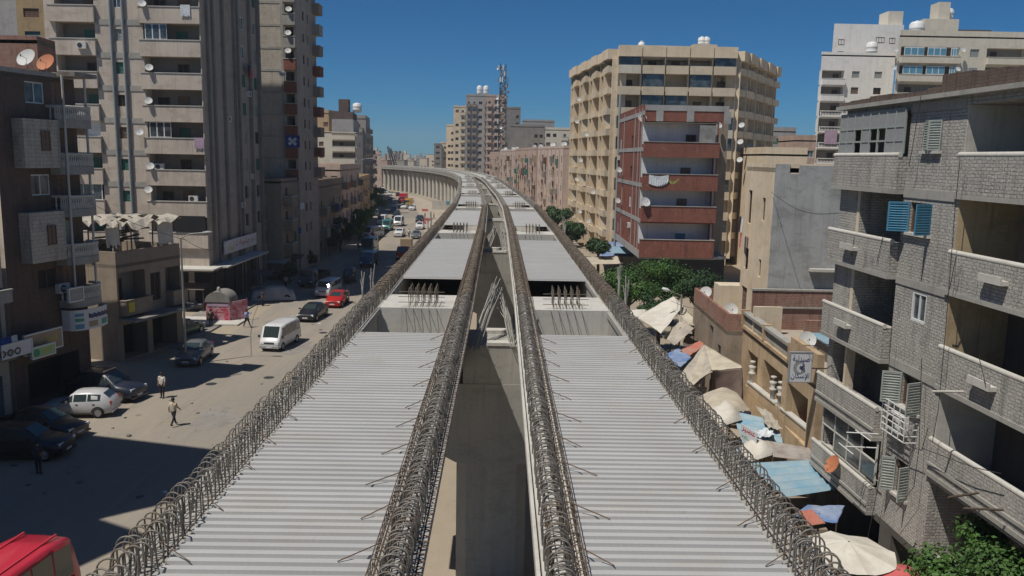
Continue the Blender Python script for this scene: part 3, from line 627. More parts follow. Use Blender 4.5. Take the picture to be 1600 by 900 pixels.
    while s<14: G.box(mb,s,s+2.2,.2,3.5,.23,.28); s+=2.8
    mb.build('shop_shade_plates',M['dark'],root)
    # dishes
    for i,(x,y) in enumerate(((233,103),(232,155),(218,204),(235,257),(232,294),(222,3))):
        s,z=F.hit(x,y,.4); dish(F.P(s,z-.6,.45),R(200),.36,'dish_white',f'white satellite dish at a loggia end of the beige tower, {["fourth","third","second","fifth","sixth","topmost"][i]} in its column')
    return F,G,Z0,per,root
T1F,T1G,T1Z,T1P,T1R=tower_one()
# long sign above the shops on the shaded side
def sign_on(F,x0,y0,x1,y1,o,mat,name,label,frame='frame_white',cat='shop sign'):
    r=F.rect(x0,y0,x1,y1,o); t=thing(name,label,cat,tuple(F.P((r[0]+r[1])/2,r[2],o))); mb=MB(); F.box(mb,r[0],r[1],r[2],r[3],o,o+.1); mb.build('panel',M[mat],t)
    mb=MB()
    for a,b,c,d_ in((r[0]-.04,r[1]+.04,r[2]-.05,r[2]+.02),(r[0]-.04,r[1]+.04,r[3]-.02,r[3]+.05),(r[0]-.04,r[0]+.02,r[2]+.02,r[3]-.02),(r[1]-.02,r[1]+.04,r[2]+.02,r[3]-.02)): F.box(mb,a,b,c,d_,o-.02,o+.13)
    mb.build('frame',M[frame],t); return t,r
FORMS={ # isolated, final, initial, medial presentation forms
 'ا':('\uFE8D','\uFE8E',None,None),'أ':('\uFE83','\uFE84',None,None),'إ':('\uFE87','\uFE88',None,None),'ب':('\uFE8F','\uFE90','\uFE91','\uFE92'),'ة':('\uFE93','\uFE94',None,None),'ت':('\uFE95','\uFE96','\uFE97','\uFE98'),
 'د':('\uFEA9','\uFEAA',None,None),'ر':('\uFEAD','\uFEAE',None,None),'س':('\uFEB1','\uFEB2','\uFEB3','\uFEB4'),'ص':('\uFEB9','\uFEBA','\uFEBB','\uFEBC'),'ك':('\uFED9','\uFEDA','\uFEDB','\uFEDC'),
 'ل':('\uFEDD','\uFEDE','\uFEDF','\uFEE0'),'م':('\uFEE1','\uFEE2','\uFEE3','\uFEE4'),'ن':('\uFEE5','\uFEE6','\uFEE7','\uFEE8'),'ي':('\uFEF1','\uFEF2','\uFEF3','\uFEF4'),'و':('\uFEED','\uFEEE',None,None),'ح':('\uFEA1','\uFEA2','\uFEA3','\uFEA4'),'ع':('\uFEC9','\uFECA','\uFECB','\uFECC'),'ف':('\uFED1','\uFED2','\uFED3','\uFED4'),'ه':('\uFEE9','\uFEEA','\uFEEB','\uFEEC')}
def shape(wd):
    wd=wd.replace('لإ','\u0001'); out=[]; prev=False
    F2=dict(FORMS); F2['\u0001']=('\uFEF9','\uFEFA',None,None)
    for i,c in enumerate(wd):
        if c not in F2: out.append(c); prev=False; continue
        f=F2[c]; nx=i+1<len(wd) and wd[i+1] in F2; joins=f[2] is not None and nx
        out.append(f[3] if (prev and joins) else f[1] if prev else f[2] if joins else f[0]); prev=joins
    return ''.join(out[::-1])
def lettering(txt,F,a,b,z0,z1,o,mat,root,name='lettering'):
    cu=bpy.data.curves.new('t','FONT'); cu.body=txt; cu.size=1; cu.resolution_u=3; cu.extrude=.004; ob=bpy.data.objects.new('t',cu); col.objects.link(ob)
    bpy.context.view_layer.update(); me=bpy.data.meshes.new_from_object(ob.evaluated_get(bpy.context.evaluated_depsgraph_get())); bpy.data.objects.remove(ob)
    if len(me.vertices)==0: return None
    xs=[v.co.x for v in me.vertices]; ys=[v.co.y for v in me.vertices]; x0,x1,y0,y1=min(xs),max(xs),min(ys),max(ys)
    for v in me.vertices: v.co=F.P(a+(b-a)*(v.co.x-x0)/(x1-x0),z0+(z1-z0)*(v.co.y-y0)/(y1-y0),o+v.co.z)
    me.materials.clear(); me.materials.append(M[mat]); oo=bpy.data.objects.new(name,me); col.objects.link(oo)
    if root is not None: oo.parent=root; oo.location=-root.location
    return oo
G=T1G
t,r=sign_on(G,348,398,398,418,.5,'sign_white','shop_sign','long pale sign with dark red and yellow lettering above shops under the tall tower')
r=(2.6,12.5,5.0,6.3); bpy.data.objects.remove(t.children[0]); [bpy.data.objects.remove(c) for c in list(t.children)]
mb=MB(); G.box(mb,r[0],r[1],r[2],r[3],.5,.6); mb.build('panel',M['sign_white'],t)
lettering(shape('مشويات').replace('ش','\uFEB8'),G,r[0]+3.3,r[0]+7.4,r[2]+.2,r[3]-.15,.605,'sign_red',t); lettering(shape('اسماك'),G,r[0]+.9,r[0]+2.7,r[2]+.25,r[3]-.3,.605,'sign_yellow',t); lettering(shape('لحوم'),G,r[0]+7.9,r[0]+9.5,r[2]+.3,r[3]-.25,.605,'sign_grey',t)
# ---- second tower, block walls with brick balconies at the corner
def tower_two():
    A=(-42,104); B=XY(465,150,104); C=(B[0]-.2,115); D=(-42,115); F=Fac(A,B); G=Fac(B,C)
    root=thing('apartment_tower','tall grey block tower with red brick corner balconies behind the beige tower','building',(B[0],B[1],0))
    ys=[279,245,211,177,143,108]; zb=[F.hit(455,y)[1] for y in ys]; per=(zb[-1]-zb[0])/5; top=47
    s0=F.hit(447,150)[0]; s1=F.W-.35; hol=[]; n=int((top-zb[0])/per)
    for k in range(n): hol.append((s0,s1,zb[0]+k*per+.05,zb[0]+(k+1)*per-.3,1.4,1))
    mb=MB(); F.wall(mb,0,top,hol,0,0,1)
    gh=[(a,a+.9,zb[0]+k*per+1,zb[0]+k*per+2.1,.2,3) for k in range(-3,n) for a in (3.2,5.6)]; G.wall(mb,0,top,gh,4,4,3); Fac(C,D).wall(mb,0,top,[],4); Fac(D,A).wall(mb,0,top,[],4)
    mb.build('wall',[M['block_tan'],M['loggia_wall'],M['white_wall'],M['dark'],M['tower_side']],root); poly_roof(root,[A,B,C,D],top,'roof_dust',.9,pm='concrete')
    for k in range(n):
        z=zb[0]+k*per; m=M['brick_red'] if k<6 else M['concrete']
        parapet(F,root,s0-.1,s1+.3,z,-.02,.5,1.15,m,cap=M['concrete_pale']); win(F,root,(s0+.3,s0+1.1,z+.2,z+2.1),'dark',o=-1.35,name='balcony_door')
        parapet(G,root,8.6,10.9,z+.2,0,.95,1.05,m if k%2 else M['brown_wall'],cap=M['concrete'])
    mb=MB()
    for k in range(n): F.box(mb,0,s0-.12,zb[0]+k*per-.28,zb[0]+k*per+.02,-.02,.04)
    F.box(mb,s0-.5,s0-.15,0,top-.1,-.01,.06); mb.build('concrete_frame',M['concrete'],root)
    for a,b,c,d_,*_ in gh[::2]: win(G,root,(a,b,c,d_),'dark',o=-.1)
    for i,(x,y) in enumerate(((451,14),(450,51),(450,79),(441,115))):
        s,z=F.hit(x,y,.6); dish(F.P(s,z-.5,.6),R(190),.38,'dish_white',f'white satellite dish at the front corner of the grey block tower, {nth(i)} from the top')
    s,z=F.hit(457,221,.56); mb=MB(); F.box(mb,s-.9,s+.9,z-.75,z+.75,.53,.57); t=thing('hanging_rug','navy rug with a white diamond pattern hung over a brick balcony','rug',tuple(F.P(s,z-.75,.55))); mb.build('cloth',M['cloth_navy'],t)
    mb=MB()
    for a,b in ((0,0),(.32,.25),(-.32,-.25),(.3,-.28),(-.3,.28)): c=F.P(s+a,z+b,.575); mb.obox(c,F.d*.13+Vector((0,0,.13)),Vector((0,0,.13))-F.d*.13,F.n*.005)
    mb.build('diamonds',M['sign_white'],t)
    return root
tower_two()
def simple(name,label,poly,z1,edges,**kw):
    """edges {i:(z0, floor height, [(fraction,width,kind)])}"""
    feats={}; 
    for i,(z0,fh,cols) in edges.items():
        F=Fac(poly[i],poly[(i+1)%len(poly)]); L=[]; z=z0
        while z+fh<=z1+.35:
            for c,w_,k in cols:
                a=max(.15,c*F.W-w_/2); b=min(F.W-.15,a+w_)
                if b-a<.4: continue
                if k=='w': 
                    if random.random()<.92: L.append(dict(k='w',r=(a,b,z+1.0,z+2.2),wk=random.choice(kw.get('wks',('glass','brown','green','dark')))))
                elif k=='l': L.append(dict(k='l',r=(a,b,z+.1,z+fh-.3),dp=1.3,h=.95,pm=kw.get('bp',kw.get('wall','beige_wall')),cap=kw.get('cap','concrete_pale'),**{'in':[(a+(b-a)*.3,a+(b-a)*.3+.9,z+.1,z+2.1,random.choice(('dark','green','brown')))]}))
                elif k=='b': L.append(dict(k='b',r=(a,b,z+.1),door=((a+b)/2-.45,(a+b)/2+.45,z+.1,z+2.1),wk=random.choice(('dark','green','brown')),pm=kw.get('bp',kw.get('wall','beige_wall')),cap=kw.get('cap','concrete_pale'),out=kw.get('bo',1.0)))
                elif k=='d': L.append(dict(k='d',r=(a,b,.15,3.0)))
            z+=fh
        feats[i]=L
    for k in ('wks','bp','cap','bo'): kw.pop(k,None)
    shops=kw.pop('shops',None)
    if shops is not None:
        F=Fac(poly[shops],poly[(shops+1)%len(poly)]); s=.5
        while s+2.4<F.W: feats.setdefault(shops,[]).append(dict(k='d',r=(s,s+2.3,.14,2.7),dp=1.2)); s+=2.9
    return building(name,label,poly,z1,feats,**kw)
G_LOW='low and middle rise blocks along the left side of the street'
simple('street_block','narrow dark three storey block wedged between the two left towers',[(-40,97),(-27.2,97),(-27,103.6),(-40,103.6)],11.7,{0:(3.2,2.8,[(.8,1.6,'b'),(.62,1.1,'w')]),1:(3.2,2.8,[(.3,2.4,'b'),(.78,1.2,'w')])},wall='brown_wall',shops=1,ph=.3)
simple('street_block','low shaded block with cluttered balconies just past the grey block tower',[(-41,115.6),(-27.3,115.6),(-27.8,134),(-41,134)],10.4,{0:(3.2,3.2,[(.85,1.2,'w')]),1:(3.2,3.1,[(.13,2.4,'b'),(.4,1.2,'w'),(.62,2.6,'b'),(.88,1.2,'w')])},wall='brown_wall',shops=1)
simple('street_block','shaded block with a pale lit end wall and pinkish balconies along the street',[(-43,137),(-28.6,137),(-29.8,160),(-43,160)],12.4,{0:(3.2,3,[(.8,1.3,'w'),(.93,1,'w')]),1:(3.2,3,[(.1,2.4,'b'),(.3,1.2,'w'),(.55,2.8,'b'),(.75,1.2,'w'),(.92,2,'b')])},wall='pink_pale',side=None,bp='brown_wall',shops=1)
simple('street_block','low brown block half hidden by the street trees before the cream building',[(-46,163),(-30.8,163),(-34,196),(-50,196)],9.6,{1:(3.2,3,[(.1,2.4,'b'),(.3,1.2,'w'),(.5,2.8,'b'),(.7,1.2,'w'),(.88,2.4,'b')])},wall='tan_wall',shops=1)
# ---- cream building with wide balconies and a grey top storey
def cream():
    A=XY(496,240,205); B=XY(557,240,205); C=(B[0]-1.5,222); D=(A[0]-1,222); F=Fac(A,B)
    zt=F.hit(530,207)[1]; f=[F.hit(530,y)[1] for y in (272,254,236,217)]; per=(f[3]-f[0])/3; s0=F.hit(519,230)[0]; L=[]
    for k in range(-2,4):
        z=f[0]+k*per; L.append(dict(k='l',r=(s0,F.W-.3,z,z+per-.5),dp=1.4,h=1.05,out=.5,pm='cream_wall',cap='cream_wall',**{'in':[(s0+1.5,s0+2.5,z,z+2,'dark')]}))
        if k>-2: L.append(dict(k='w',r=(s0-3.2,s0-2.1,z+1,z+2.1),wk='brown'))
    rt,_=building('apartment_block','cream block with wide white balcony bands, topped by a grey storey, seen beyond the towers',[A,B,C,D],zt,{0:L,1:[q for q in grid(Fac(B,C).W,f[0]-2*per,zt,per,[(.2,1.2),(.5,2),(.8,1.2)])]},wall='cream_wall',ph=.2)
    z=zt+.01; P=[(A[0]+3.5,A[1]+.6),(B[0]-.8,B[1]+.6),(C[0]-.8,C[1]-1),(D[0]+3,D[1]-1)]; z2=F.hit(530,186)[1]; mb=MB(); mb.prism(P,z,z2); mb.build('top_storey',M['grey_block'],rt)
    P2=[(P[0][0],P[0][1]+2),(P[1][0]-.5,P[1][1]+2),(P[2][0]-.5,P[2][1]),(P[3][0],P[3][1])]; z3=F.hit(530,174)[1]; mb=MB(); mb.prism(P2,z2+.002,z3); mb.box(P2[0][0]+1.2,P2[0][0]+3.6,P2[0][1]+.5,P2[0][1]+3,z3+.002,F.hit(505,153)[1]); mb.build('brick_penthouse',M['brick_dark'],rt)
    tank(rt,P2[0][0]+5.6,P2[0][1]+1.5,z3,1.1,2.2)
    return rt
cream()
simple('apartment_block','tan block with small balconies rising behind the cream building',[XY(490,200,232),XY(514,200,232),(-48,246),(-58,246)],26,{0:(4,2.9,[(.5,1.3,'w'),(.8,1.3,'w')])},wall='tan_wall')
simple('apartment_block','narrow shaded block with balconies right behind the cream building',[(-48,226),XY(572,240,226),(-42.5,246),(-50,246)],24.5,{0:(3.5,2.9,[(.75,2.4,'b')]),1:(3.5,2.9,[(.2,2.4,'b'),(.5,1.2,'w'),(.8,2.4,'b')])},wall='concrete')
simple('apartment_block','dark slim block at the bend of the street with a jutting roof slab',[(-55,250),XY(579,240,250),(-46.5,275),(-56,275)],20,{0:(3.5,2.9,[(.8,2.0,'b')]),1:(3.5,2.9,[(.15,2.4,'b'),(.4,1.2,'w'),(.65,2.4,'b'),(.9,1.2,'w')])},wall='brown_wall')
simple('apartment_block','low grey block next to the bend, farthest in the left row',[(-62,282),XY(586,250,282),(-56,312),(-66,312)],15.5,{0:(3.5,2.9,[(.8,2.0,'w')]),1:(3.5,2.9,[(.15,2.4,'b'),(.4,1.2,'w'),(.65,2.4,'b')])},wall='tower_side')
simple('apartment_block','pale block closing the left street row below the cranes',[(-75,330),XY(596,260,330),(-62,350),(-80,350)],15,{0:(3.5,2.9,[(.6,1.2,'w'),(.75,1.2,'w'),(.9,1.2,'w')])},wall='pink_pale')
# ---- near left: brick building with grey bays and rounded balustrade balconies
def bay_building():
    A=(-28.3,43.2); e=Vector((math.sin(R(13)),math.cos(R(13)))); n=Vector((e.y,-e.x))
    A=Vector(un(20,560,3.3).xy); B=A+e*6.0; poly=[tuple(A-n*9),tuple(A),tuple(B),tuple(B-n*9)]; G=Fac(A,B); F0=Fac(A-n*9,A)
    top=G.hit(60,118)[1]; root=thing('bay_house','narrow brick house with grey projecting bays and curved balustrade balconies on the far left','building',(A.x,A.y,0))
    # floor levels read off the bays
    lv=[G.hit(60,y)[1] for y in (535,478,408,330,262,187)]; mb=MB(); gh=[]
    bs0,bs1=G.hit(30,300)[0],G.hit(84,300)[0]; W=G.W
    gl=[(bs0+.9,bs0+2.3,lv[i]+.9,lv[i]+2.1,.2,3) for i in (1,3,5)]
    G.wall(mb,0,top,[(1,W-1,.1,2.7,1.5,3)]+gl+[(bs1+.3,bs1+1.3,lv[i]+.1,lv[i]+2.2,.2,3) for i in range(1,6)],0,0,3); F0.wall(mb,0,top,[],1); Fac(B,B-n*9).wall(mb,0,top,[],1); Fac(B-n*9,A-n*9).wall(mb,0,top,[],1)
    mb.build('wall',[M['brick_dark'],M['tower_plaster'],M['dark'],M['dark']],root); poly_roof(root,poly,top,'roof_dust',.25,pm='concrete')
    for a,b in ((2,3),(4,5)):
        q=MB(); G.box(q,bs0-.2,bs1-.1,lv[a],lv[a]+(lv[b]-lv[a]),.01,.75); q.build('projecting_bay',M['block_tan'],root)
        r=(bs0+1.0,bs1-.9,lv[a]+.95,lv[a]+2.1); win(G,root,r,'brown',o=.8)
    for i in (1,3,5): win(G,root,gl[(i-1)//2][:4],'glass' if i!=1 else 'dark',o=-.1)
    for i in range(1,6): win(G,root,(bs1+.3,bs1+1.3,lv[i]+.1,lv[i]+2.2),random.choice(('dark','grey','brown')),o=-.12,name='balcony_door')
    for i in range(1,6):   # curved balconies
        z=lv[i]+.05; mb=MB(); q=MB(); c0=(bs1+W)/2+.1; hw=(W-bs1)/2+.25; pts=[]
        for k in range(15):
            a=math.pi*k/14; pts.append(G.P(c0-hw*math.cos(a)*1.0,z,max(0,.25+1.0*math.sin(a)**.6 if 0<k<14 else .0)))
        n_=len(pts); mb.add([p-Vector((0,0,.45)) for p in pts]+pts,[tuple(range(n_))[::-1],tuple(range(n_,2*n_))]+[(k,(k+1)%n_,n_+(k+1)%n_,n_+k) for k in range(n_)])
        for k in range(n_-1):
            for t in (0,.5):
                p=pts[k].lerp(pts[k+1],t)-G.n*.08; q.lathe([(.05,0),(.085,.22),(.04,.45),(.06,.62),(.05,.7)],p,6)
        q.tube([p+Vector((0,0,.76))-G.n*.08 for p in pts],.085,6); mb.build('balcony',M['concrete'],root); q.build('balustrade',M['concrete_pale'],root)
    for s in (bs1+.05,W-.35): q=MB(); q.tube([G.P(s,lv[1],1.02),G.P(s,top+.1,1.02)],.07,6); q.build('post',M['concrete_pale'],root)
    q=MB(); q.obox(G.P(W-.5,top+.2,.5),G.d*.9,G.n*.8,Vector((0,0,.12))); q.build('ragged_canopy',M['tin_rust'],root)
    q=MB(); ac(G,root,bs1-.4,lv[1]+.5,.0)
    for (x,y,m,l) in ((43,103,'dish_white','white satellite dish propped on the roof edge of the far left brick house'),(73,108,'dish_rust','rust orange satellite dish on the roof corner of the far left brick house')):
        p=atY(x,y,A.y+2.6 if x<60 else A.y+5.0); p.z=top+.2; dish(p,R(170),.55,m,l)
    # signs
    tt,r=sign_on(G,36,518,95,548,.9,'sign_tan','shop_sign','brown and lilac shop sign above the yellow green sign on the brick house'); lettering(shape('العاب'),G,r[0]+1.0,r[1]-.4,r[2]+.35,r[3]-.25,1.005,'sign_yellow',tt)
    tt,r=sign_on(G,48,540,84,556,1.3,'sign_lightgreen','shop_sign','yellow green shop sign with orange lettering low on the brick house'); lettering(shape('الفول'),G,r[0]+.6,r[1]-.3,r[2]+.2,r[3]-.1,1.405,'sign_yellow',tt)
    c=G.P((r[0]+.3),(r[2]+r[3])/2,1.41); q=MB(); q.lathe([(0,0),(.22,0),(.22,.01)],c,12,0,G.n,False); q.build('round_emblem',M['sign_green'],tt)
    # curved white sign under the balcony
    t=thing('curved_sign','curved white sign with blue edge and dark lettering below the lowest rounded balcony','shop sign',tuple(G.P(c0,lv[1]-1.1,1.2))); mb=MB(); pts=[G.P(c0-(hw+.2)*math.cos(math.pi*k/14),0,.35+1.15*math.sin(math.pi*k/14)**.6) for k in range(15)]
    z0,z1=lv[1]-1.75,lv[1]-.5
    for a,b in zip(pts,pts[1:]): mb.quad(a+Vector((0,0,z0)),b+Vector((0,0,z0)),b+Vector((0,0,z1)),a+Vector((0,0,z1))); mb.quad(b-G.n*.06+Vector((0,0,z0)),a-G.n*.06+Vector((0,0,z0)),a-G.n*.06+Vector((0,0,z1)),b-G.n*.06+Vector((0,0,z1)))
    mb.build('panel',M['sign_white'],t)
    for j,(k0,k1,za,zb,mt_) in enumerate(((2,4,.1,.4,'sign_blue'),(2,4,.55,.75,'sign_green'),(2,4,.85,1.05,'sign_blue'),(5,7,.15,.5,'sign_tan'),(8,10,.15,.5,'sign_green'),(5,7,.65,1.0,'sign_navy'),(7,10,.65,1.0,'sign_navy'),(10,12,.6,.95,'sign_navy'))):
        q=MB(); 
        for k in range(k0,k1): a,b=pts[k]+G.n*.012,pts[k+1]+G.n*.012; w=.06 if 'navy' in mt_ else 0; q.quad(a+Vector((0,0,z0+za+w)),b+Vector((0,0,z0+za)),b+Vector((0,0,z0+zb-w*2)),a+Vector((0,0,z0+zb)))
        q.build('printed_patch',M[mt_],t)
    tt,r=sign_on(G,106,450,128,470,1.35,'sign_grey','framed_sign','grey framed sign hung on the second lowest rounded balcony'); lettering(shape('دكتور'.replace('و','و')),G,r[0]+.25,r[1]-.2,r[2]+.3,r[3]-.3,1.46,'sign_white',tt)
    return G,A,e,n,top
BG,BA,BE,BN,BTOP=bay_building()
# ---- low neighbour on the picture edge and the tall block outside the frame whose shadow lies on the road
def edge_blocks():
    e,n=BE,BN; P1=BA-e*.6+n*.3; P0=P1-e*7.5
    poly=[tuple(P0-n*9),tuple(P0),tuple(P1),tuple(P1-n*9)]; G=Fac(P0,P1); lv=3.6
    rt,_=building('corner_shop','low shop house on the left picture edge with a laundry filled balcony','%s' % '' or poly,0,{}) if False else (None,None)
    L=[dict(k='l',r=(3.4,7.2,3.75,6.1),dp=1.2,h=.35,pm='concrete_dark',out=.9,**{'in':[(4.2,5.2,3.8,5.8,'brown')]}),dict(k='d',r=(3.2,7.0,.14,2.6),dp=1.4),dict(k='l',r=(3.4,7.2,6.9,9.0),dp=1.2,h=.5,pm='concrete',out=.9,**{'in':[(4.2,5.2,7.0,8.7,'dark')]})]
    rt,_=building('corner_house','low plastered shop house on the left picture edge beside the brick house',poly,9.6,{1:L},wall='concrete',ph=.3)
    tt,r=sign_on(G,0,535,48,555,1.0,'sign_white','shop_sign','wide off white shop sign with four linked ring letters on the picture edge')
    c=r[1]-1.0-3.2
    for k in range(4):
        q=MB(); cc=G.P(r[1]-1.0-.55*(3-k)*.9,r[3]-.45,1.11); q.lathe([(.12,0),(.2,0),(.2,.012),(.12,.012)],cc,14,0,G.n,False); q.build('ring_letter',M['dark_metal'],tt)
    q=MB(); G.box(q,r[1]-2.1,r[1]-1.1,r[2]+.15,r[2]+.35,1.1,1.112); q.build('small_line',M['sign_grey'],tt)
    # laundry on the balcony
    for k,(m,s,w_) in enumerate((('cloth_red',3.8,.7),('cloth_white',4.7,.55),('cloth_laundry_dark',5.4,.5),('cloth_navy',6.0,.7),('cloth_white',6.8,.35))):
        mb=MB(); 
        for j in range(4): a=s+w_*j/4; b=s+w_*(j+1)/4; o0=1.0+.05*math.sin(j*2); o1=1.0+.05*math.sin(j*2+2); mb.quad(G.P(a,3.95,o0+.05),G.P(b,3.95,o1+.05),G.P(b,4.95,o1),G.P(a,4.95,o0))
        o=mb.build('hanging_laundry',M[m]); tag(o,f'{["red","white","black","navy","narrow white"][k]} cloth hanging on the balcony rail of the house at the left picture edge','laundry','laundry on the left edge balcony')
    # tall blocks behind and outside the frame
    Q1=Vector((-26.3,24.3)); f=Vector((-.97,.243)); g_=Vector((.243,.97))
    poly=[tuple(Q1+f*14),tuple(Q1),tuple(Q1+g_*5.2),tuple(Q1+g_*5.2+f*14)]
    simple('tower_block','tall concrete block on the left just outside the picture that shades the road',poly,31,{1:(3.3,3,[(.25,1.4,'w'),(.7,2.4,'b')])},wall='concrete')
    Q2=Vector((-24.9,22.0)); f=Vector((-.886,.463)); g_=Vector((.463,.886))
    poly=[tuple(Q2+f*14-g_*26),tuple(Q2-g_*26),tuple(Q2),tuple(Q2+f*14)]
    simple('tower_block','long concrete block beside the camera on the left outside the picture',poly,26,{1:(3.3,3,[(.1,1.4,'w'),(.3,2.4,'b'),(.5,1.4,'w'),(.7,2.4,'b'),(.9,1.4,'w')])},wall='concrete')
edge_blocks()
# ---- pale blocks high up behind the brick house
simple('apartment_block','beige apartment block with ribbon windows behind the far left roofs',[XY(5,40,120),XY(95,40,120),(-62,136),(-80,136)],55,{0:(4.2,3.1,[(.5,2.2,'w'),(.83,1.8,'w')])},wall='yellow_wall',wks=('glass','blue','brown'))
simple('apartment_block','whitewashed block wall at the very top left corner of the picture',[XY(-60,40,97),XY(27,40,97),(XY(27,40,97)[0]-11,112),(XY(27,40,97)[0]-30,112)],50,{},wall='grey_block')
simple('roof_room','brick and timber rooms piled on a roof behind the far left brick house',[XY(-40,120,62),XY(60,100,62),(-35.2,65),(-40,65)],atY(20,62,62).z,{0:(14.5,3.4,[(.45,2.2,'w'),(.8,1.2,'w')])},wall='brick_weather',ph=.3)
simple('apartment_block','plain dark brown block between the far left house and the beige tower',[XY(40,120,88),XY(82,120,88),(XY(82,120,88)[0],97),(XY(40,120,88)[0],97)],atY(60,60,88).z,{0:(6,3,[(.5,1.0,'w')])},wall='brown_wall',ph=.3)
# ---- low ruinous house with a rooftop shack
def shack_house():
    P0=Vector(un(200,558,0).xy)+Vector((.2,-1.5)); P1=Vector(un(275,538,0).xy)+Vector((.4,.5)); e=(P1-P0).normalized(); n=Vector((e.y,-e.x)); dep=7.5
    poly=[tuple(P0-n*dep),tuple(P0),tuple(P1),tuple(P1-n*dep)]; G=Fac(P0,P1); F0=Fac(P0-n*dep,P0); W=G.W
    z1=3.3; z2=G.hit(235,470)[1]; top=max(6.6,z2); top=7.0
    L=[dict(k='d',r=(.4,W*.42,.1,2.6),dp=1.4),dict(k='d',r=(W*.5,W*.9,.1,2.6),dp=1.4),dict(k='w',r=(W*.5,W*.66,3.9,6.0),wk='dark'),dict(k='l',r=(.15,W*.42,3.5,6.4),dp=1.1,h=.9,pm='brown_wall',out=.6,**{'in':[(.7,1.6,3.5,5.8,'dark')]}),dict(k='l',r=(W*.74,W-.1,3.5,6.2),dp=1.1,h=.9,pm='brown_wall',out=.7,**{'in':[(W*.8,W*.8+.6,3.5,5.6,'dark')]})]
    rt,_=building('old_house','low crumbling shade-toned brown house with a tattered rooftop shelter left of the street lamp',poly,top,{1:L,0:[dict(k='w',r=(4.5,5.5,4.3,5.5),wk='dark')]},wall='brown_wall',side='dark_wall',ph=.9,pm='brown_wall')  # brown instead of a lighter ochre puts the front's shade into the colour
    mb=MB(); G.box(mb,-.2,W+.3,3.0,3.18,0,1.6); mb.build('canopy',M['concrete_dark'],rt)
    mb=MB(); G.box(mb,.3,.9,3.6,4.3,.62,.66); mb.build('yellow_notice',M['sign_yellow'],rt)
    # rooftop shelter of poles, rags and sheets
    t=thing('rooftop_shelter','ragged shelter of poles, planks and pale torn sheets on the brown house roof','shelter',(P0.x,P0.y,top))
    for (s,o) in ((.3,-.4),(2.2,-.5),(4.2,-.4),(6.0,-.6),(.3,-5),(3,-5.2),(6,-5.1)):
        q=MB(); q.tube([G.P(s,top,o),G.P(s+random.uniform(-.1,.1),top+2.9+random.uniform(-.2,.2),o)],.05,6); q.build('pole',M['bark'] if s>1 else M['concrete_pale'],t)
    nx,ny=16,12; mb=MB(); V=[]
    for j in range(ny+1):
        for i in range(nx+1):
            s=-.6+(W+.5)*i/nx; o=.5-6.2*j/ny; z=top+3.0+.35*math.sin(i*.9+j*.5)*.5+random.uniform(-.12,.12)-(.5 if i in(0,nx) or j==0 else 0)*random.random(); V.append(G.P(s,z,o))
    fs=[]
    for j in range(ny):
        for i in range(nx):
            if random.random()<.1: continue
            a=j*(nx+1)+i; fs.append((a,a+1,a+nx+2,a+nx+1))
    mb.add(V,fs); mb.build('torn_roof_sheet',M['cloth_canvas_grey'],t)
    for k,(s0,s1,zt) in enumerate(((-.5,.8,2.6),(4.6,6.3,2.9))):
        mb=MB()
        for j in range(6):
            a=s0+(s1-s0)*j/6; b=s0+(s1-s0)*(j+1)/6; h=random.uniform(1.0,1.9) if k==0 else 1.9; mb.quad(G.P(a,top+zt-h,-.2+.1*math.sin(j)),G.P(b,top+zt-h-random.uniform(-.1,.2),-.2+.1*math.sin(j+1)),G.P(b,top+zt,-.3),G.P(a,top+zt,-.3))
        mb.build('hanging_rag',M['cloth_canvas_white'],t)
    for k in range(9):
        q=MB(); s=1.0+random.random()*3.5; q.obox(G.P(s,top+.9+k*.17,-2.2),G.d*random.uniform(.9,1.6)+Vector((0,0,random.uniform(-.1,.1))),G.n*.12,Vector((0,0,.05))); q.build('plank',M['bark'],t)
shack_house()
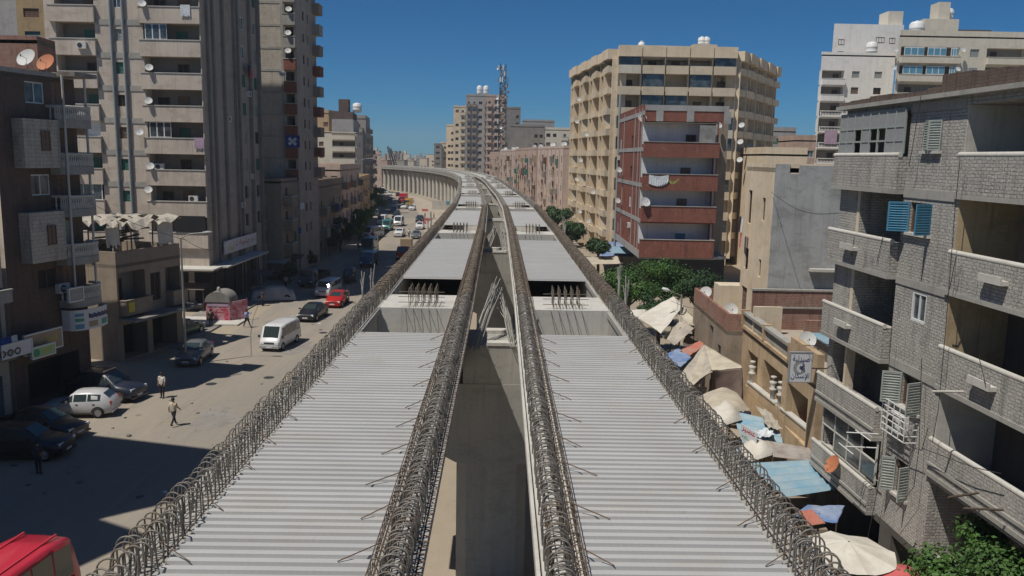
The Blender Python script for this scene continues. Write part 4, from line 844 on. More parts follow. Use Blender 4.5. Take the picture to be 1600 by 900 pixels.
# ================================================================== RIGHT SIDE
# ---- grey brick house close to the viaduct
def brick_house():
    P=Vector(un(1280,721,3).xy); Q=Vector(un(1449,872,3).xy); e=(Q-P).normalized(); P1=P+e*20.0; n=Vector((e.y,-e.x)); G=Fac(P,P1); W=G.W
    if G.n.x>0: raise Exception('normal')
    poly=[tuple(P),tuple(P1),tuple(P1-n*10),tuple(P-n*10)]
    root=thing('brick_house','grey brick house with deep loggias and shutters close to the viaduct on the right','building',(P.x,P.y,0))
    rails=[3.85,6.65,9.55,12.42,15.26]; bots=[3.0,5.7,8.45,11.35,14.18]; top=17.0
    a0,a1=G.hit(1338,400)[0],G.hit(1404,400)[0]; r0=G.hit(1489,400)[0]; r1=r0+5.6
    print('brick',W,a0,a1,r0)
    H=[]; tops=[5.55,8.4,11.2,14.05,16.75]
    H.append((.3,a1,rails[0],tops[0],.5,1)); H.append((.25,a1,rails[4],tops[4],.6,1))
    for k in (1,2,3): H.append((a0 if k!=1 else .4,a1,bots[k]+.05,tops[k],1.6,1))
    for k in range(1,5): H.append((r0,r1,bots[k]+.05,tops[k],1.9,1))
    H.append((r0,r1,.9,5.4,1.9,1))
    W5=[((1446,188,1472,235),'grey',4),((1421,317,1455,365),'blue',3),((1424,457,1447,504),'glass',2),((1408,588,1440,640),'grey',1),((1398,720,1420,776),'grey',0)]
    wr=[(G.rect(*q),k,i) for q,k,i in W5]
    for r,k,i in wr: H.append((*r,.22,2))
    mb=MB(); G.wall(mb,2.95,top,H,0,0,1); 
    G.wall(mb,0,2.95,[(.8,5.2,.0,2.7,2.4,2),(6,10.8,.0,2.7,2.4,2),(11.4,15,.0,2.7,2.4,2)],3,3,2)  # ground floor wall and openings coloured dark for the shadow there
    Fs=Fac(poly[3],poly[0]); Fs.wall(mb,0,top,[],0); Fac(poly[1],poly[2]).wall(mb,0,top,[],0); Fac(poly[2],poly[3]).wall(mb,0,top,[],0)
    mb.build('wall',[M['brick_grey'],M['concrete_dark'],M['dark'],M['dark_wall']],root)
    # yellowish side walls inside the right loggias
    for k in range(1,5):
        q=MB(); G.box(q,r0+.004,r0+.05,bots[k]+.06,tops[k]-.01,-1.88,-.004); q.build('plastered_side_wall',M['yellow_wall'] if k in(2,3) else M['concrete_pale'],root)
        q=MB(); G.box(q,r0+.06,r1-.01,bots[k]+.06,tops[k]-.01,-1.89,-1.85); q.build('shade_toned_back_wall',M['dark_wall'] if k!=3 else M['brown_wall'],root)  # dark colours put the loggia's shade into the back wall
    # solid parapets standing a little proud, rounded cap on top
    for k in range(0,5):
        for s0,s1,o in ((-.12,a1,.32),(r0-.1,r1,.07)):
            if k==0 and s0>0: continue
            mb=MB(); G.box(mb,s0,s1,bots[k],rails[k],-.1,o,0); G.box(mb,s0-.02,s1+.02,bots[k]-.14,bots[k]-.002,-.1,o+.03,1); mb.build('parapet',[M['brick_grey'],M['concrete']],root)
            q=MB(); q.tube([G.P(s0-.05,rails[k]+.05,o-.06),G.P(s1+.02,rails[k]+.05,o-.06)],.085,8); q.build('parapet_cap',M['concrete_pale'],root)
            if k in (3,2):   # flower ledge
                c=s0+(s1-s0)*.33; mb=MB(); G.box(mb,c,c+1.0,rails[k]-.52,rails[k]-.4,o,o+.24); G.box(mb,c,c+1.0,rails[k]-.4,rails[k]-.3,o+.19,o+.24); mb.build('flower_ledge',M['concrete_pale'],root)
            if k in (1,0): mb=MB(); G.box(mb,s0,s1,bots[k]+.2,bots[k]+.3,o,o+.05); mb.build('string_course',M['concrete'],root)
    for k in range(1,5):
        q=MB(); G.box(q,a1+.02,r0-.12,tops[k]-.1,bots[k]+2.87+.02 if k<4 else top-.05,-.01,.035); q.build('floor_beam',M['concrete'],root)
        if k in(1,2,3): q=MB(); G.box(q,a0-.22,a0-.02,bots[k]+.5,tops[k],-.3,.02); q.build('corner_post',M['tan_pale'],root)
    # doors and windows in the loggias
    for k in (1,2,3):
        z=bots[k]+.25; win(G,root,(a0+.35,a0+1.25,z+.9,z+2.1),'brown',o=-1.5,near=True); win(G,root,(a1-1.15,a1-.15,z,z+2.2),'dark',o=-1.5,near=True,name='balcony_door')
    for k in range(1,5):
        z=bots[k]+.2; win(G,root,(r0+2.0,r0+3.1,z,z+2.3),'brown' if k!=2 else 'dark',o=-1.78,near=True,name='balcony_door')
    for r,kd,i in wr:
        if kd=='glass': win(G,root,r,'glass',o=-.05,near=True); continue
        win(G,root,r,'dark',o=-.12,near=True)
        w_=(r[1]-r[0])*.5
        for s,dr in ((r[0],-1),(r[1],1)):   # open shutters folded back, slightly angled
            mb=MB(); base=G.P(s,0,.02); dv=(G.d*dr*(.35 if (i!=4) else -.75)+G.n*(.9 if i!=4 else .25)).normalized()
            h=r[3]-r[2]; cc=base+dv*w_*.5+Vector((0,0,r[2]+h/2)); tn=dv.cross(Vector((0,0,1)))
            for a_,b_,c_,d_ in ((0,1,-.5,-.46),(0,1,.46,.5),(0,.08,-.46,.46),(.92,1,-.46,.46)): mb.obox(base+dv*w_*(a_+b_)/2+Vector((0,0,r[2]+h/2+h*(c_+d_)/2)),dv*w_*(b_-a_)/2,tn*.02,Vector((0,0,h*(d_-c_)/2)))
            for j in range(11): mb.obox(cc+Vector((0,0,h*(-.42+.84*j/10))),dv*w_*.42,tn*.012+Vector((0,0,.01)),Vector((0,0,h*.028))-tn*.012)
            mb.build('shutter',M['shutter_blue'] if i==3 else M['shutter_grey'],root)
        q=MB(); G.box(q,r[0]-.08,r[1]+.08,r[2]-.1,r[2]-.01,-.1,.12); q.build('window_sill',M['concrete_pale'],root)
    # glazed balcony at the top and bottom left
    for (z0,z1,nc,rows) in ((rails[4]+.1,tops[4]+.05,8,3),(rails[0]+.1,tops[0]-.02,4,2)):
        mb=MB(); q=MB(); s0,s1=.28,a1-.05
        if nc==8: s0=-.1
        o=.06 if nc==4 else .12
        for j in range(nc+1): x=s0+(s1-s0)*j/nc; G.box(mb,x-.03,x+.03,z0,z1,o,o+.06)
        for j in range(rows+1): z=z0+(z1-z0)*(j/rows if nc==4 else (0,.3,.62,1)[j]); G.box(mb,s0+.03,s1-.03,z-.03,z+.03,o+.004,o+.056)
        for j in range(nc):
            for i in range(rows):
                if (j,i) in ((2,0),(2,1),(4,0),(4,1),(5,0),(5,1)) and nc==8: continue
                if nc==4 and (j,i) in ((0,0),(3,1)): continue
                a=s0+(s1-s0)*j/nc+.035; b=s0+(s1-s0)*(j+1)/nc-.035; zz=(0,.3,.62,1) if nc==8 else (0,.5,1); G.box(q,a,b,z0+(z1-z0)*zz[i]+.035,z0+(z1-z0)*zz[i+1]-.035,o+.02,o+.035)
        f=mb.build('glazing_frame',M['shutter_grey'] if nc==8 else M['concrete_pale'],root); q.build('glazing_panel',M['sign_grey'] if nc==8 else M['glass'],f)
    # roof slab with ragged edge, brick parapet
    mb=MB(); G.box(mb,-.4,W,top,top+.14,-9.5,.28); mb.build('roof_slab',M['concrete'],root)
    mb=MB(); nb=26
    for j in range(nb): a=-.3+(W)*j/nb; b=a+W/nb*.96; h=.12+.16*random.random()+(.28 if j>8 else 0); G.box(mb,a,b,top+.141,top+.141+h,-.35,.12)
    mb.build('rough_brick_edge',M['brick_dark'],root)
    mb=MB(); G.box(mb,r0-1.2,W-.1,top+.145,top+1.0,-3.4,-3.1); G.box(mb,r0-1.2,r0-.95,top+.145,top+1.0,-9,-3.42); mb.build('roof_wall',M['brick_grey'],root)
    q=MB(); G.box(q,r0+1,W-.5,top+1.02,top+1.2,-5.5,-3.0); q.build('red_tile_heap',M['brick_weather'],root)
    # air conditioner cage under the second window
    r=G.rect(1397,630,1436,682); mb=MB()
    for j in range(6): z=r[2]+(r[3]-r[2])*j/5; G.box(mb,r[0],r[1],z-.015,z+.015,.4,.43); G.box(mb,r[0],r[0]+.03,z-.014,z+.014,.02,.4); G.box(mb,r[1]-.03,r[1],z-.014,z+.014,.02,.4)
    for j in range(5): x=r[0]+(r[1]-r[0])*j/4; G.box(mb,x-.012,x+.012,r[2],r[3],.431,.45)
    mb.build('metal_cage',M['frame_white'],root); ac(G,root,r[0]+.12,r[2]+.08,.02)
    # cables, brackets and a tangle of wires
    def wire(pts,mat='dark_metal',rr=.012,name='cable'): q=MB(); q.tube(pts,rr,4,0,False); q.build(name,M[mat],root)
    def gp(x,y,o=.1): s,z=G.hit(x,y,o); return G.P(s,z,o)
    for L in ([(1500,250),(1492,330),(1478,510),(1466,640),(1457,690)],[(1439,150),(1425,235),(1420,260)],[(1382,360),(1370,410)],[(1335,370),(1330,400)],[(1394,505),(1385,620),(1376,740),(1352,860)],[(1440,560),(1436,700),(1428,760),(1400,800)],[(1440,700),(1520,730),(1565,740)],[(1400,690),(1440,704),(1450,670)],[(1494,400),(1484,450),(1478,470)],[(1540,600),(1530,560)]):
        wire([gp(x,y,.36) for x,y in L])
    for (a,b) in (((1345,665),(1352,662)),((1415,525),(1445,532)),((1353,482),(1362,484))): pass
    q=MB(); c=G.P(*G.hit(1370,700,.3),.3)
    for z in (0,.5): q.tube([c+Vector((0,0,z)),c+G.n*1.1+Vector((0,0,z+.05))],.022,5); 
    q.tube([c+G.n*1.1+Vector((0,0,.0))-G.d*.5,c+G.n*1.1+G.d*.6],.02,5); q.tube([c+G.n*.6+Vector((0,0,.5))-G.d*.4,c+G.n*.6+Vector((0,0,.5))+G.d*.7],.02,5); q.build('clothes_bracket',M['frame_white'],root)
    q=MB(); c=G.P(*G.hit(1505,612,.3),.3); q.tube([c,c+G.n*.9],.035,8); q.build('spout',M['concrete_pale'],root)
    c=G.P(*G.hit(1535,775,.3),.3)
    for a_,b_ in ((-.2,.1),(.9,.8)): q=MB(); q.tube([c+G.d*a_,c+G.n*1.0+G.d*b_],.035,5); q.build('wooden_bracket',M['bark'],root)
    s,z=G.hit(1300,722,.6); dish(G.P(s,z-.55,.55),R(100),.36,'dish_rust','rust brown satellite dish low on the near corner of the grey brick house')
    return G,root
GB,GBR=brick_house()
# ---- beige house with the blank grey side wall
c1=XY(1205,350,45); cz=atY(1207,262,45).z
rt,fs=building('rendered_house','beige house with a blank grey cement side wall behind the villa',[(14.35,51.5),c1,(c1[0]+7,45),(c1[0]+7,51.5)],cz,
 {0:[dict(k='w',r=(4.3,5.0,cz-3.0,cz-1.7),wk='brown',near=True),dict(k='w',r=(.9,1.8,cz-3.4,cz-1.4),wk='dark'),dict(k='w',r=(4.3,4.9,cz-6.2,cz-5.2),wk='brown'),dict(k='w',r=(.8,1.8,cz-6.2,cz-4.9),wk='dark'),dict(k='w',r=(.5,2.0,cz-9.2,cz-7.3),wk='brown'),dict(k='w',r=(4.2,5.0,cz-9.2,cz-8.0),wk='brown')]},wall='beige_wall',side='grey_render',ph=.2)
mb=MB(); F=Fac(c1,(c1[0]+7,45)); F.box(mb,.02,7,0,cz-.3,.001,.05); F.box(mb,.02,.8,cz-.299,cz+.2,-.3,.05); F.box(mb,1.3,7,cz-.299,cz+.15,-.3,.05); mb.build('cement_side_wall',M['grey_render'],rt)
q=MB(); F.box(q,2.2,6.5,9.15,9.3,.06,.5); q.build('concrete_ledge',M['concrete_pale'],rt)
for k,(m,s,w_) in enumerate((('cloth_laundry_dark',1.0,.5),('cloth_white',1.6,.4),('cloth_pinkred',1.4,.5))):
    F0=Fac((14.35,51.5),c1); mb=MB(); z=cz-3.9-(.9 if k==2 else 0); 
    for j in range(3): mb.quad(F0.P(s+w_*j/3,z,.5+.05*(j%2)),F0.P(s+w_*(j+1)/3,z-.08,.5+.05*((j+1)%2)),F0.P(s+w_*(j+1)/3,z+.9,.48),F0.P(s+w_*j/3,z+.9,.48))
    o=mb.build('hanging_laundry',M[m]); tag(o,f'{["dark","white","red"][k]} garment hanging outside the window of the beige house','laundry','laundry at the beige house')
# ---- villa with balustrade roof and the pharmacy sign
def villa():
    P=Vector((12.95,45.2)); Q=Vector((12.75,33.2)); G=Fac(P,Q); n=G.n; poly=[tuple(P),tuple(Q),(18.5,33.2),(18.5,45.2)]; top=5.9
    rt,_=building('ochre_villa','ochre villa with balustraded roof terrace beneath the pharmacy sign',poly,top,{0:[dict(k='d',r=(1.2,3.2,2.9,4.9),dp=.8),dict(k='d',r=(4.2,7.4,2.9,5.1),dp=1.2),dict(k='d',r=(8.2,11,2.9,5.0),dp=1.2)]},wall='beige_old',ph=0,back='brown_wall')
    mb=MB(); q=MB(); G.box(mb,0,8.4,top,top+.16,-.24,.12); G.box(q,0,8.4,top+.78,top+.92,-.26,.14); 
    for k in range(33): q.lathe([(.05,0),(.085,.18),(.04,.38),(.06,.52),(.05,.62)],G.P(.15+k*.25,top+.16,-.06),6)
    for s in (0,4.1,8.3): G.box(mb,s,s+.25,top+.161,top+1.0,-.27,.15)
    mb.build('terrace_edge',M['beige_old'],rt); q.build('balustrade',M['concrete'],rt)
    mb=MB(); G.box(mb,8.5,12,top,top+1.3,-.2,.1); mb.build('terrace_wall',M['beige_old'],rt)
    # brick walls on the terrace
    F=Fac((12.9,44.6),(18.4,44.6)); mb=MB(); F.box(mb,.3,5.5,top,top+2.15,-.2,0); mb.build('brick_wall',M['brick_weather'],rt)
    q=MB(); F.box(q,.25,5.5,top+2.151,top+2.25,-.25,.05); F.box(q,.5,5.4,top+1.2,top+1.27,.001,.1); q.build('wall_coping',M['concrete'],rt)
    mb=MB(); F.box(mb,-.0,1.5,top,top+1.5,1.2,1.4); mb.build('low_plaster_wall',M['tan_pale'],rt)
    mb=MB(); F.box(mb,2.4,4.6,top,top+1.0,2.2,2.4); mb.build('inner_brick_wall',M['brick_weather'],rt)
    mb=MB(); mb.prism([(14.6,39),(14.6,36.6),(16.8,36.6),(16.8,39)],top,top+.9); mb.build('water_shed',M['tin_rust'],rt); q=MB(); q.prism([(14.4,39.2),(14.4,36.3),(17,36.3),(17,39.2)],top+.92,top+.98); q.build('shed_roof',M['tin_blue'],rt)
    # lower terrace reaching towards the street
    a=Vector(un(1168,600,3.4).xy); b=Vector(un(1278,690,3.4).xy); L=Fac(a,b); mb=MB(); L.box(mb,0,L.W,0,3.0,-1.8,-.01); mb.build('lower_storey',M['tan_wall'],rt)
    mb=MB(); L.box(mb,0,L.W,3.001,3.5,-.22,0); mb.build('lower_parapet',M['beige_old'],rt); q=MB(); 
    for s in (0,L.W*.52): L.box(q,s,s+L.W*.44,3.501,3.58,-.26,.05)
    q.build('parapet_coping',M['concrete_pale'],rt)
    for s in (.2,L.W*.36,L.W*.47,L.W*.93): q=MB(); q.lathe([(.12,0),(.12,.5),(.19,.52),(.19,.62),(.1,.66),(.17,.85),(.2,.95),(.08,1.0),(.06,1.1),(.15,1.15),(.15,1.22),(0,1.25)],L.P(s+.1,3.5,-.1),10); q.build('urn_post',M['concrete_pale'],rt)
    mb=MB(); L.box(mb,L.W*.93,L.W+1.2,3.0,4.6,-1.9,-.4); mb.build('dark_screen',M['dark_wall'],rt)
    s=dish((14.0,38.2,top+.35),R(175),.4,'dish_white','grey white satellite dish on the ochre villa roof by the tin shed')
    # the pharmacy sign hung out over the street
    c=atY(1251,574,32.9); t=thing('pharmacy_sign','white pharmacy sign with dark blue lettering and a grey crescent hung from the villa','sign',(c.x,c.y,c.z-.7)); S=Fac((c.x-.44,c.y),(c.x+.44,c.y+.02))
    z0,z1=c.z-.6,c.z+.6; mb=MB(); S.box(mb,0,S.W,z0,z1,-.12,.0); mb.build('sign_box',M['sign_white'],t)
    mb=MB()
    for A,B,C_,D_ in ((-.03,S.W+.03,z1,z1+.04),(-.03,S.W+.03,z0-.04,z0),(-.03,0,z0,z1),(S.W,S.W+.03,z0,z1)): S.box(mb,A,B,C_,D_,-.13,.015)
    mb.build('frame',M['sign_grey'],t)
    lettering(shape('صيدلية'),S,.1,S.W-.08,z1-.42,z1-.1,.004,'sign_navy',t); lettering(shape('الإسكان'),S,.06,S.W-.06,z0+.06,z0+.36,.004,'sign_navy',t)
    q=MB(); N=24; cc=S.P(S.W*.46,(z0+z1)/2-.02,.006); o_=[]; 
    for k in range(N+1): a=math.radians(55+250*k/N); o_.append((cc+S.d*.27*math.cos(a)+Vector((0,0,.27*math.sin(a))), cc+S.d*(.07+.20*math.cos(a))+Vector((0,0,.205*math.sin(a)))))
    for (p,p2),(r_,r2) in zip(o_,o_[1:]): q.quad(p,p2,r2,r_)
    q.build('crescent',M['sign_grey'],t)
    q=MB(); cx=cc+S.d*.09; q.tube([cx+Vector((0,0,-.2)),cx+Vector((0,0,.0))],.012,5); q.tube([cx+S.d*.1*math.cos(k*.7)+Vector((0,0,-.1+k*.024)) for k in range(12)],.014,5); q.lathe([(.0,0),(.06,.03),(.09,.08)],cx+Vector((0,0,.0)),10,0,None); q.build('cup_and_snake',M['sign_navy'],t)
    q=MB(); q.tube([S.P(S.W,(z0+z1)/2-.05,-.06),S.P(S.W+1.5,(z0+z1)/2-.05,-.06)],.025,6); q.build('bracket',M['dark_metal'],t)
villa()
# ---- small brick parapet house
P=Vector((12.75,57.0)); Q=Vector((12.6,47.2)); zt=atY(1146,491,47.2).z
rt,_=building('flat_roof_house','small house with a red brick roof parapet and a satellite dish before the green trees',[tuple(P),tuple(Q),(15.9,46.9),(16.2,57)],zt-1.0,{0:[dict(k='d',r=(1.2,2.6,.1,2.6)),dict(k='l',r=(5.2,6.3,2.6,zt-1.5),h=0,dp=.3,**{'in':[]}),dict(k='w',r=(7.6,8.5,2.6,4),wk='dark')]},wall='brown_wall',ph=1.0,pm='brick_weather')
dish((13.6,50.5,zt-.9),R(185),.45,'dish_white','large white satellite dish standing on the small brick parapet house',group=None); dish((13.2,55.5,zt-.6),R(150),.42,'dish_white','white satellite dish at the rear edge of the small brick parapet house')
mb=MB(); mb.box(14.0,16.0,55.0,56.6,zt-1,zt+.5); mb.build('roof_room',M['tan_pale'],rt)
# ---- red brick building with white loggias
def red_house():
    A=XY(962,300,113); B=XY(1003,300,90); C=XY(1118,300,90); D=XY(1145,240,90.6); G=Fac(A,B); F=Fac(B,C)
    root=thing('red_brick_house','red brick building with white walled loggias and brick balconies beside the market trees','building',(B[0],B[1],0))
    par=[(401,374),(346,322),(297,272),(245,222)]   # parapet bottom, top
    lv=[(F.hit(1060,a)[1],F.hit(1060,b)[1]) for a,b in par]; top=F.hit(1060,190)[1]; tt=F.hit(1060,163)[1]; per=lv[1][0]-lv[0][0]
    H=[(.0,F.W-.15,z0+.1,z0+per-.25,1.7,1,1.2) for z0,_ in lv]
    mb=MB(); F.wall(mb,lv[0][0],top,H,0,0,1); GH=[]
    for k in range(4):
        z=lv[k][0]
        for s,w_ in ((3,1.2),(9,.5),(13.2,1.6),(17.5,.5),(20.3,.5)): GH.append((s,s+w_,z+1.0,z+2.4,.2,3))
    G.wall(mb,lv[0][0],tt,GH+[(G.W-1.66,G.W,z0+1.3,z0+per-.25,0,3) for z0,_ in lv],0,0,3)
    base=[(A[0]+1.4,A[1]),(B[0]+1.4,B[1]+1.4),(D[0],B[1]+1.4),(D[0],A[1])]; mb.prism(base,0,lv[0][0]-.3,3)
    mb.prism([A,B,C,(D[0],D[1]+.4),(D[0],A[1])],lv[0][0]-.3,lv[0][0],4)
    Fb=Fac((B[0]-1.0 if False else B[0],B[1]+3.2),(D[0],B[1]+3.2)); Fb.wall(mb,top,tt,[],0)
    Fac(C,(C[0],A[1])).wall(mb,lv[0][0],top,[],5); Fac((D[0],B[1]+3.2),(D[0],A[1])).wall(mb,0,tt,[],5)
    # grey block strip right of the loggias
    Fs=Fac((C[0]+.01,B[1]+3.15),(D[0],B[1]+3.15)); Fs.wall(mb,0,top,[],5)
    mb.prism([(A[0],A[1]),(B[0],B[1]+3.2),(D[0],B[1]+3.2),(D[0],A[1])],tt-.2,tt,4); mb.prism([B,C,(C[0],B[1]+3.2),(B[0],B[1]+3.2)],top-.15,top,4)
    mb.build('wall',[M['brick_red'],M['white_wall'],M['white_wall'],M['dark'],M['concrete'],M['brown_wall']],root)
    mb=MB(); 
    for k in range(5): 
        z=lv[0][0]-.25+k*per; G.box(mb,0,G.W,z,z+.45 if k else z+.8,.002,.05)
    for s in (1.8,6.5,15.8,19,G.W-1.95): G.box(mb,s,s+.28,lv[0][0]+.6,tt-.3,.003,.055)
    Fb.box(mb,0,Fb.W,tt-.5,tt+.1,.0,.06)
    for s in (1.7,5.1,9.2): Fb.box(mb,s,s+.8,top+.01,tt-.51,.0,.06)
    mb.build('concrete_frame',M['grey_block'],root)
    for k,(z0,z1) in enumerate(lv):
        parapet(F,root,0-.05,F.W+.05,z0+.1,-.02,.55,z1-z0-.15,M['brick_red'],cap=M['concrete'],t=.15)
        x=F.W*(.52,.52,.55,.6)[k]; win(F,root,(x,x+1.1,z0+.2,z0+2.4),('blue','brown','brown','dark')[k],o=-1.62,name='balcony_door')
        q=MB()
        for s in (F.W-.36,): F.box(q,s,s+.2,z0+.12,z0+per-.26,-.2,-.02)
        q.build('loggia_post',M['grey_block'],root)
    for r in GH: win(G,root,r[:4],random.choice(('dark','brown','glass','white' if False else 'grey')),o=-.1)
    for k,(x,y) in enumerate(((982,355),(966,250))): s,z=G.hit(x,y,.1); ac(G,root,s,z)
    q=MB(); s,z=F.hit(1108,205,.3); F.box(q,s-1,s+.7,z-1.3,z+.6,.3,.36); q.build('ribbed_shutter_sheet',M['tin_grey'],root)
    s,z=F.hit(1030,276,.6)
    for k,(m,a,b,h) in enumerate((('cloth_white',-1.1,1.0,.75),('cloth_lime',1.0,2.1,.5),('cloth_laundry_dark',-.9,3.0,.4))):
        mb=MB(); 
        for j in range(8):
            u0=j/8; u1=(j+1)/8; sag=lambda u:-.35*math.sin(math.pi*u)*(1 if k<2 else -.5); a0=s+a+(b-a)*u0; a1=s+a+(b-a)*u1; o=.62-k*.1
            if k==2: o=-.1
            mb.quad(F.P(a0,z+sag(u0)-h,o),F.P(a1,z+sag(u1)-h*(1-.4*u1),o+.05),F.P(a1,z+.2+sag(u1)*.4,o),F.P(a0,z+.2+sag(u0)*.4,o))
        o_=mb.build('hanging_laundry',M[m]); tag(o_,('large white sheet hanging over the second balcony of the red brick building','lime green cloth hanging beside the white sheet on the red brick building','dark clothes strung inside the loggia above the white sheet')[k],'laundry','laundry on the red brick building')
    for i,(FF,x,y,l) in enumerate(((Fb,1003,186,'large white satellite dish high on the set back top wall of the red building'),(G,967,264,'white satellite dish low on the side wall of the red building'),(G,965,312,'white satellite dish lowest on the side wall of the red building'),(F,1008,317,'white satellite dish at the left end of the second lowest brick balcony'),(Fb,1123,194,'white satellite dish beside the right end of the red building'))):
        s_,z=FF.hit(x,y,.6); dish(FF.P(s_,z-.6,.6),R(200),.55 if i in(0,3) else .38,'dish_white',l)
    q=MB(); q.tube([(A[0]-.12,A[1]-2,0),(A[0]-.12,A[1]-2,tt+2.5)],.16,8); q.build('soil_pipe',M['pipe'],root)
red_house()
# ---- the big stepped beige block
def big_block():
    L0=XY(897,200,150); A=XY(965,100,120); B=XY(1150,100,120); C=XY(1205,150,141); E=(C[0]-2,160); K=(L0[0]+8,162)
    root=thing('stepped_block','wide ten storey beige block with sawtooth balconies rising behind the red brick building','building',(A[0],A[1],0))
    F=Fac(A,B); top=F.hit(1050,80)[1]; z1=F.hit(1050,115)[1]; z2=F.hit(1050,148)[1]; per=z1-z2; n=int((z1-2)/per)
    cen=Vector(((A[0]+B[0])/2,145,0))
    core=[(L0[0]+1.4,L0[1]+.6),(A[0]+1.6,A[1]+1.8),(B[0]-1.6,B[1]+1.8),(C[0]-1.4,C[1]+1),(E[0],E[1]),(K[0],K[1])]
    mb=MB(); mb.prism(core,0,top-1.2,0); mb.build('wall',[M['tan_pale']],root)
    mb=MB(); mb.prism([(L0[0]+.2,L0[1]),(A[0]+.2,A[1]+.3),(B[0]-.2,B[1]+.3),(C[0]-.2,C[1]),(E[0]+1,E[1]+1),(K[0]-1,K[1]+1)],top-1.2,top-.9); mb.build('roof',M['roof_dust'],root)
    rel=0
    # front bays
    nb=5; w=F.W/nb
    for f in range(0,n+1):
        z=z1-f*per
        if z<2: break
        for b in range(nb):
            mt=M['tan_pale'] if (b+f)%7 else M['cream_wall']
            mb=MB(); a0=b*w+.12; a1=(b+1)*w-.12; F.box(mb,a0,a1,z,z+1.0,.75,.9); F.box(mb,a0,a1,z-.15,z-.003,-1.7,.9); F.box(mb,a0,a0+.1,z+.002,z+.998,-1.7,.748); F.box(mb,a1-.1,a1,z+.002,z+.998,-1.7,.748)
            mb.build('balcony',[mt],root)
            if random.random()<.8: 
                c=a0+(a1-a0)*.55; win(F,root,(c-.6,c+.6,z,z+2.1),random.choice(('dark','dark','glass','brown')),o=-1.72,name='balcony_door')
            if random.random()<.25:
                q=MB(); F.box(q,a0+.12,a1-.12,z+1.02,z+per-.2,.6,.66); q.build('balcony_glazing',M['glass'],root)
    mb=MB()
    for b in range(nb): F.box(mb,b*w+.05,(b+1)*w-.05,top-.9,top+.6+.02*(b%2),-.2,1.0)
    mb.build('roof_band',M['beige_wall'],root)
    for b in range(nb+1): q=MB(); F.box(q,b*w-.1,b*w+.1,0,top-.91,-1.9,.3); q.build('bay_fin',M['beige_wall'],root)
    # sawtooth sides
    for (P0,P1,sgn,nm) in ((L0,A,1,'left'),(B,C,1,'right')):
        G=Fac(P0,P1); nbs=8; w2=G.W/nbs
        for f in range(0,n+2):
            z=z1-f*per
            if z<1.5: break
            for b in range(nbs):
                s=b*w2; mb=MB()
                # each tooth: a floor band with a forward corner
                o=1.0 if b%2 else .6
                mb.hexa([G.P(s+.02,z,o),G.P(s+w2-.02,z,o+.35),G.P(s+w2-.02,z,-1.2),G.P(s+.02,z,-1.2),G.P(s+.02,z+.95,o),G.P(s+w2-.02,z+.95,o+.35),G.P(s+w2-.02,z+.95,o+.2),G.P(s+.02,z+.95,o-.15)])
                if random.random()<.3 and f>2: G.box(mb,s+.15,s+w2-.3,z+.952,z+per-.05,o-.4,o-.25)
                mb.build('balcony',M[random.choice(('tan_pale','beige_wall','tan_pale'))],root)
                if random.random()<.55: G.box(q:=MB(),s+.9,s+1.9,z+.96,z+2.3,-1.25,-1.15); q.build('window',M['dark'],root)
        for b in range(nbs+1): q=MB(); G.box(q,b*w2-.1,b*w2+.1,1,top-1.2,-1.3,.75+.3*(b%2)); q.build('bay_fin',M['beige_wall'],root)
        for b in range(nbs): q=MB(); G.box(q,b*w2+.05,(b+1)*w2-.05,top-1.2,top+.15+.012*(b%2),-1.0,1.2+.25*(b%2)); q.build('roof_band',M['beige_wall'],root)
    mb=MB(); c=atY(1100,95,126); mb.prism([(c.x-1.9,125),(c.x+1.6,125),(c.x+1.6,129),(c.x-1.9,129)],top-.9,top+1.7); mb.build('roof_room',M['tan_pale'],root)
    for x,r_ in ((1002,.65),(1096,.7),(1103,.65)): p=atY(x,80,127.5); tank(root,p.x,p.y,top-.9 if x<1010 else top+1.7,r_*.85,1.3 if x>1010 else 3.0)
    for i,(x,y) in enumerate(((903,155),(900,190),(915,210),(906,250),(900,280),(925,300),(905,330),(918,345))):
        G=Fac(L0,A); s,z=G.hit(x,y,1.6); dish(G.P(s,z-.5,1.5),R(200),.38,'dish_white',f'white satellite dish on the left flank of the stepped block, {nth(i)} from the top')
    for i,(x,y) in enumerate(((1160,196),(1158,222),(1157,250),(1172,230))):
        G=Fac(B,C); s,z=G.hit(x,y,1.6); dish(G.P(s,z-.5,1.5),R(150),.42,'dish_white',f'white satellite dish on the shaded flank of the stepped block, {nth(i)} from the top')
big_block()
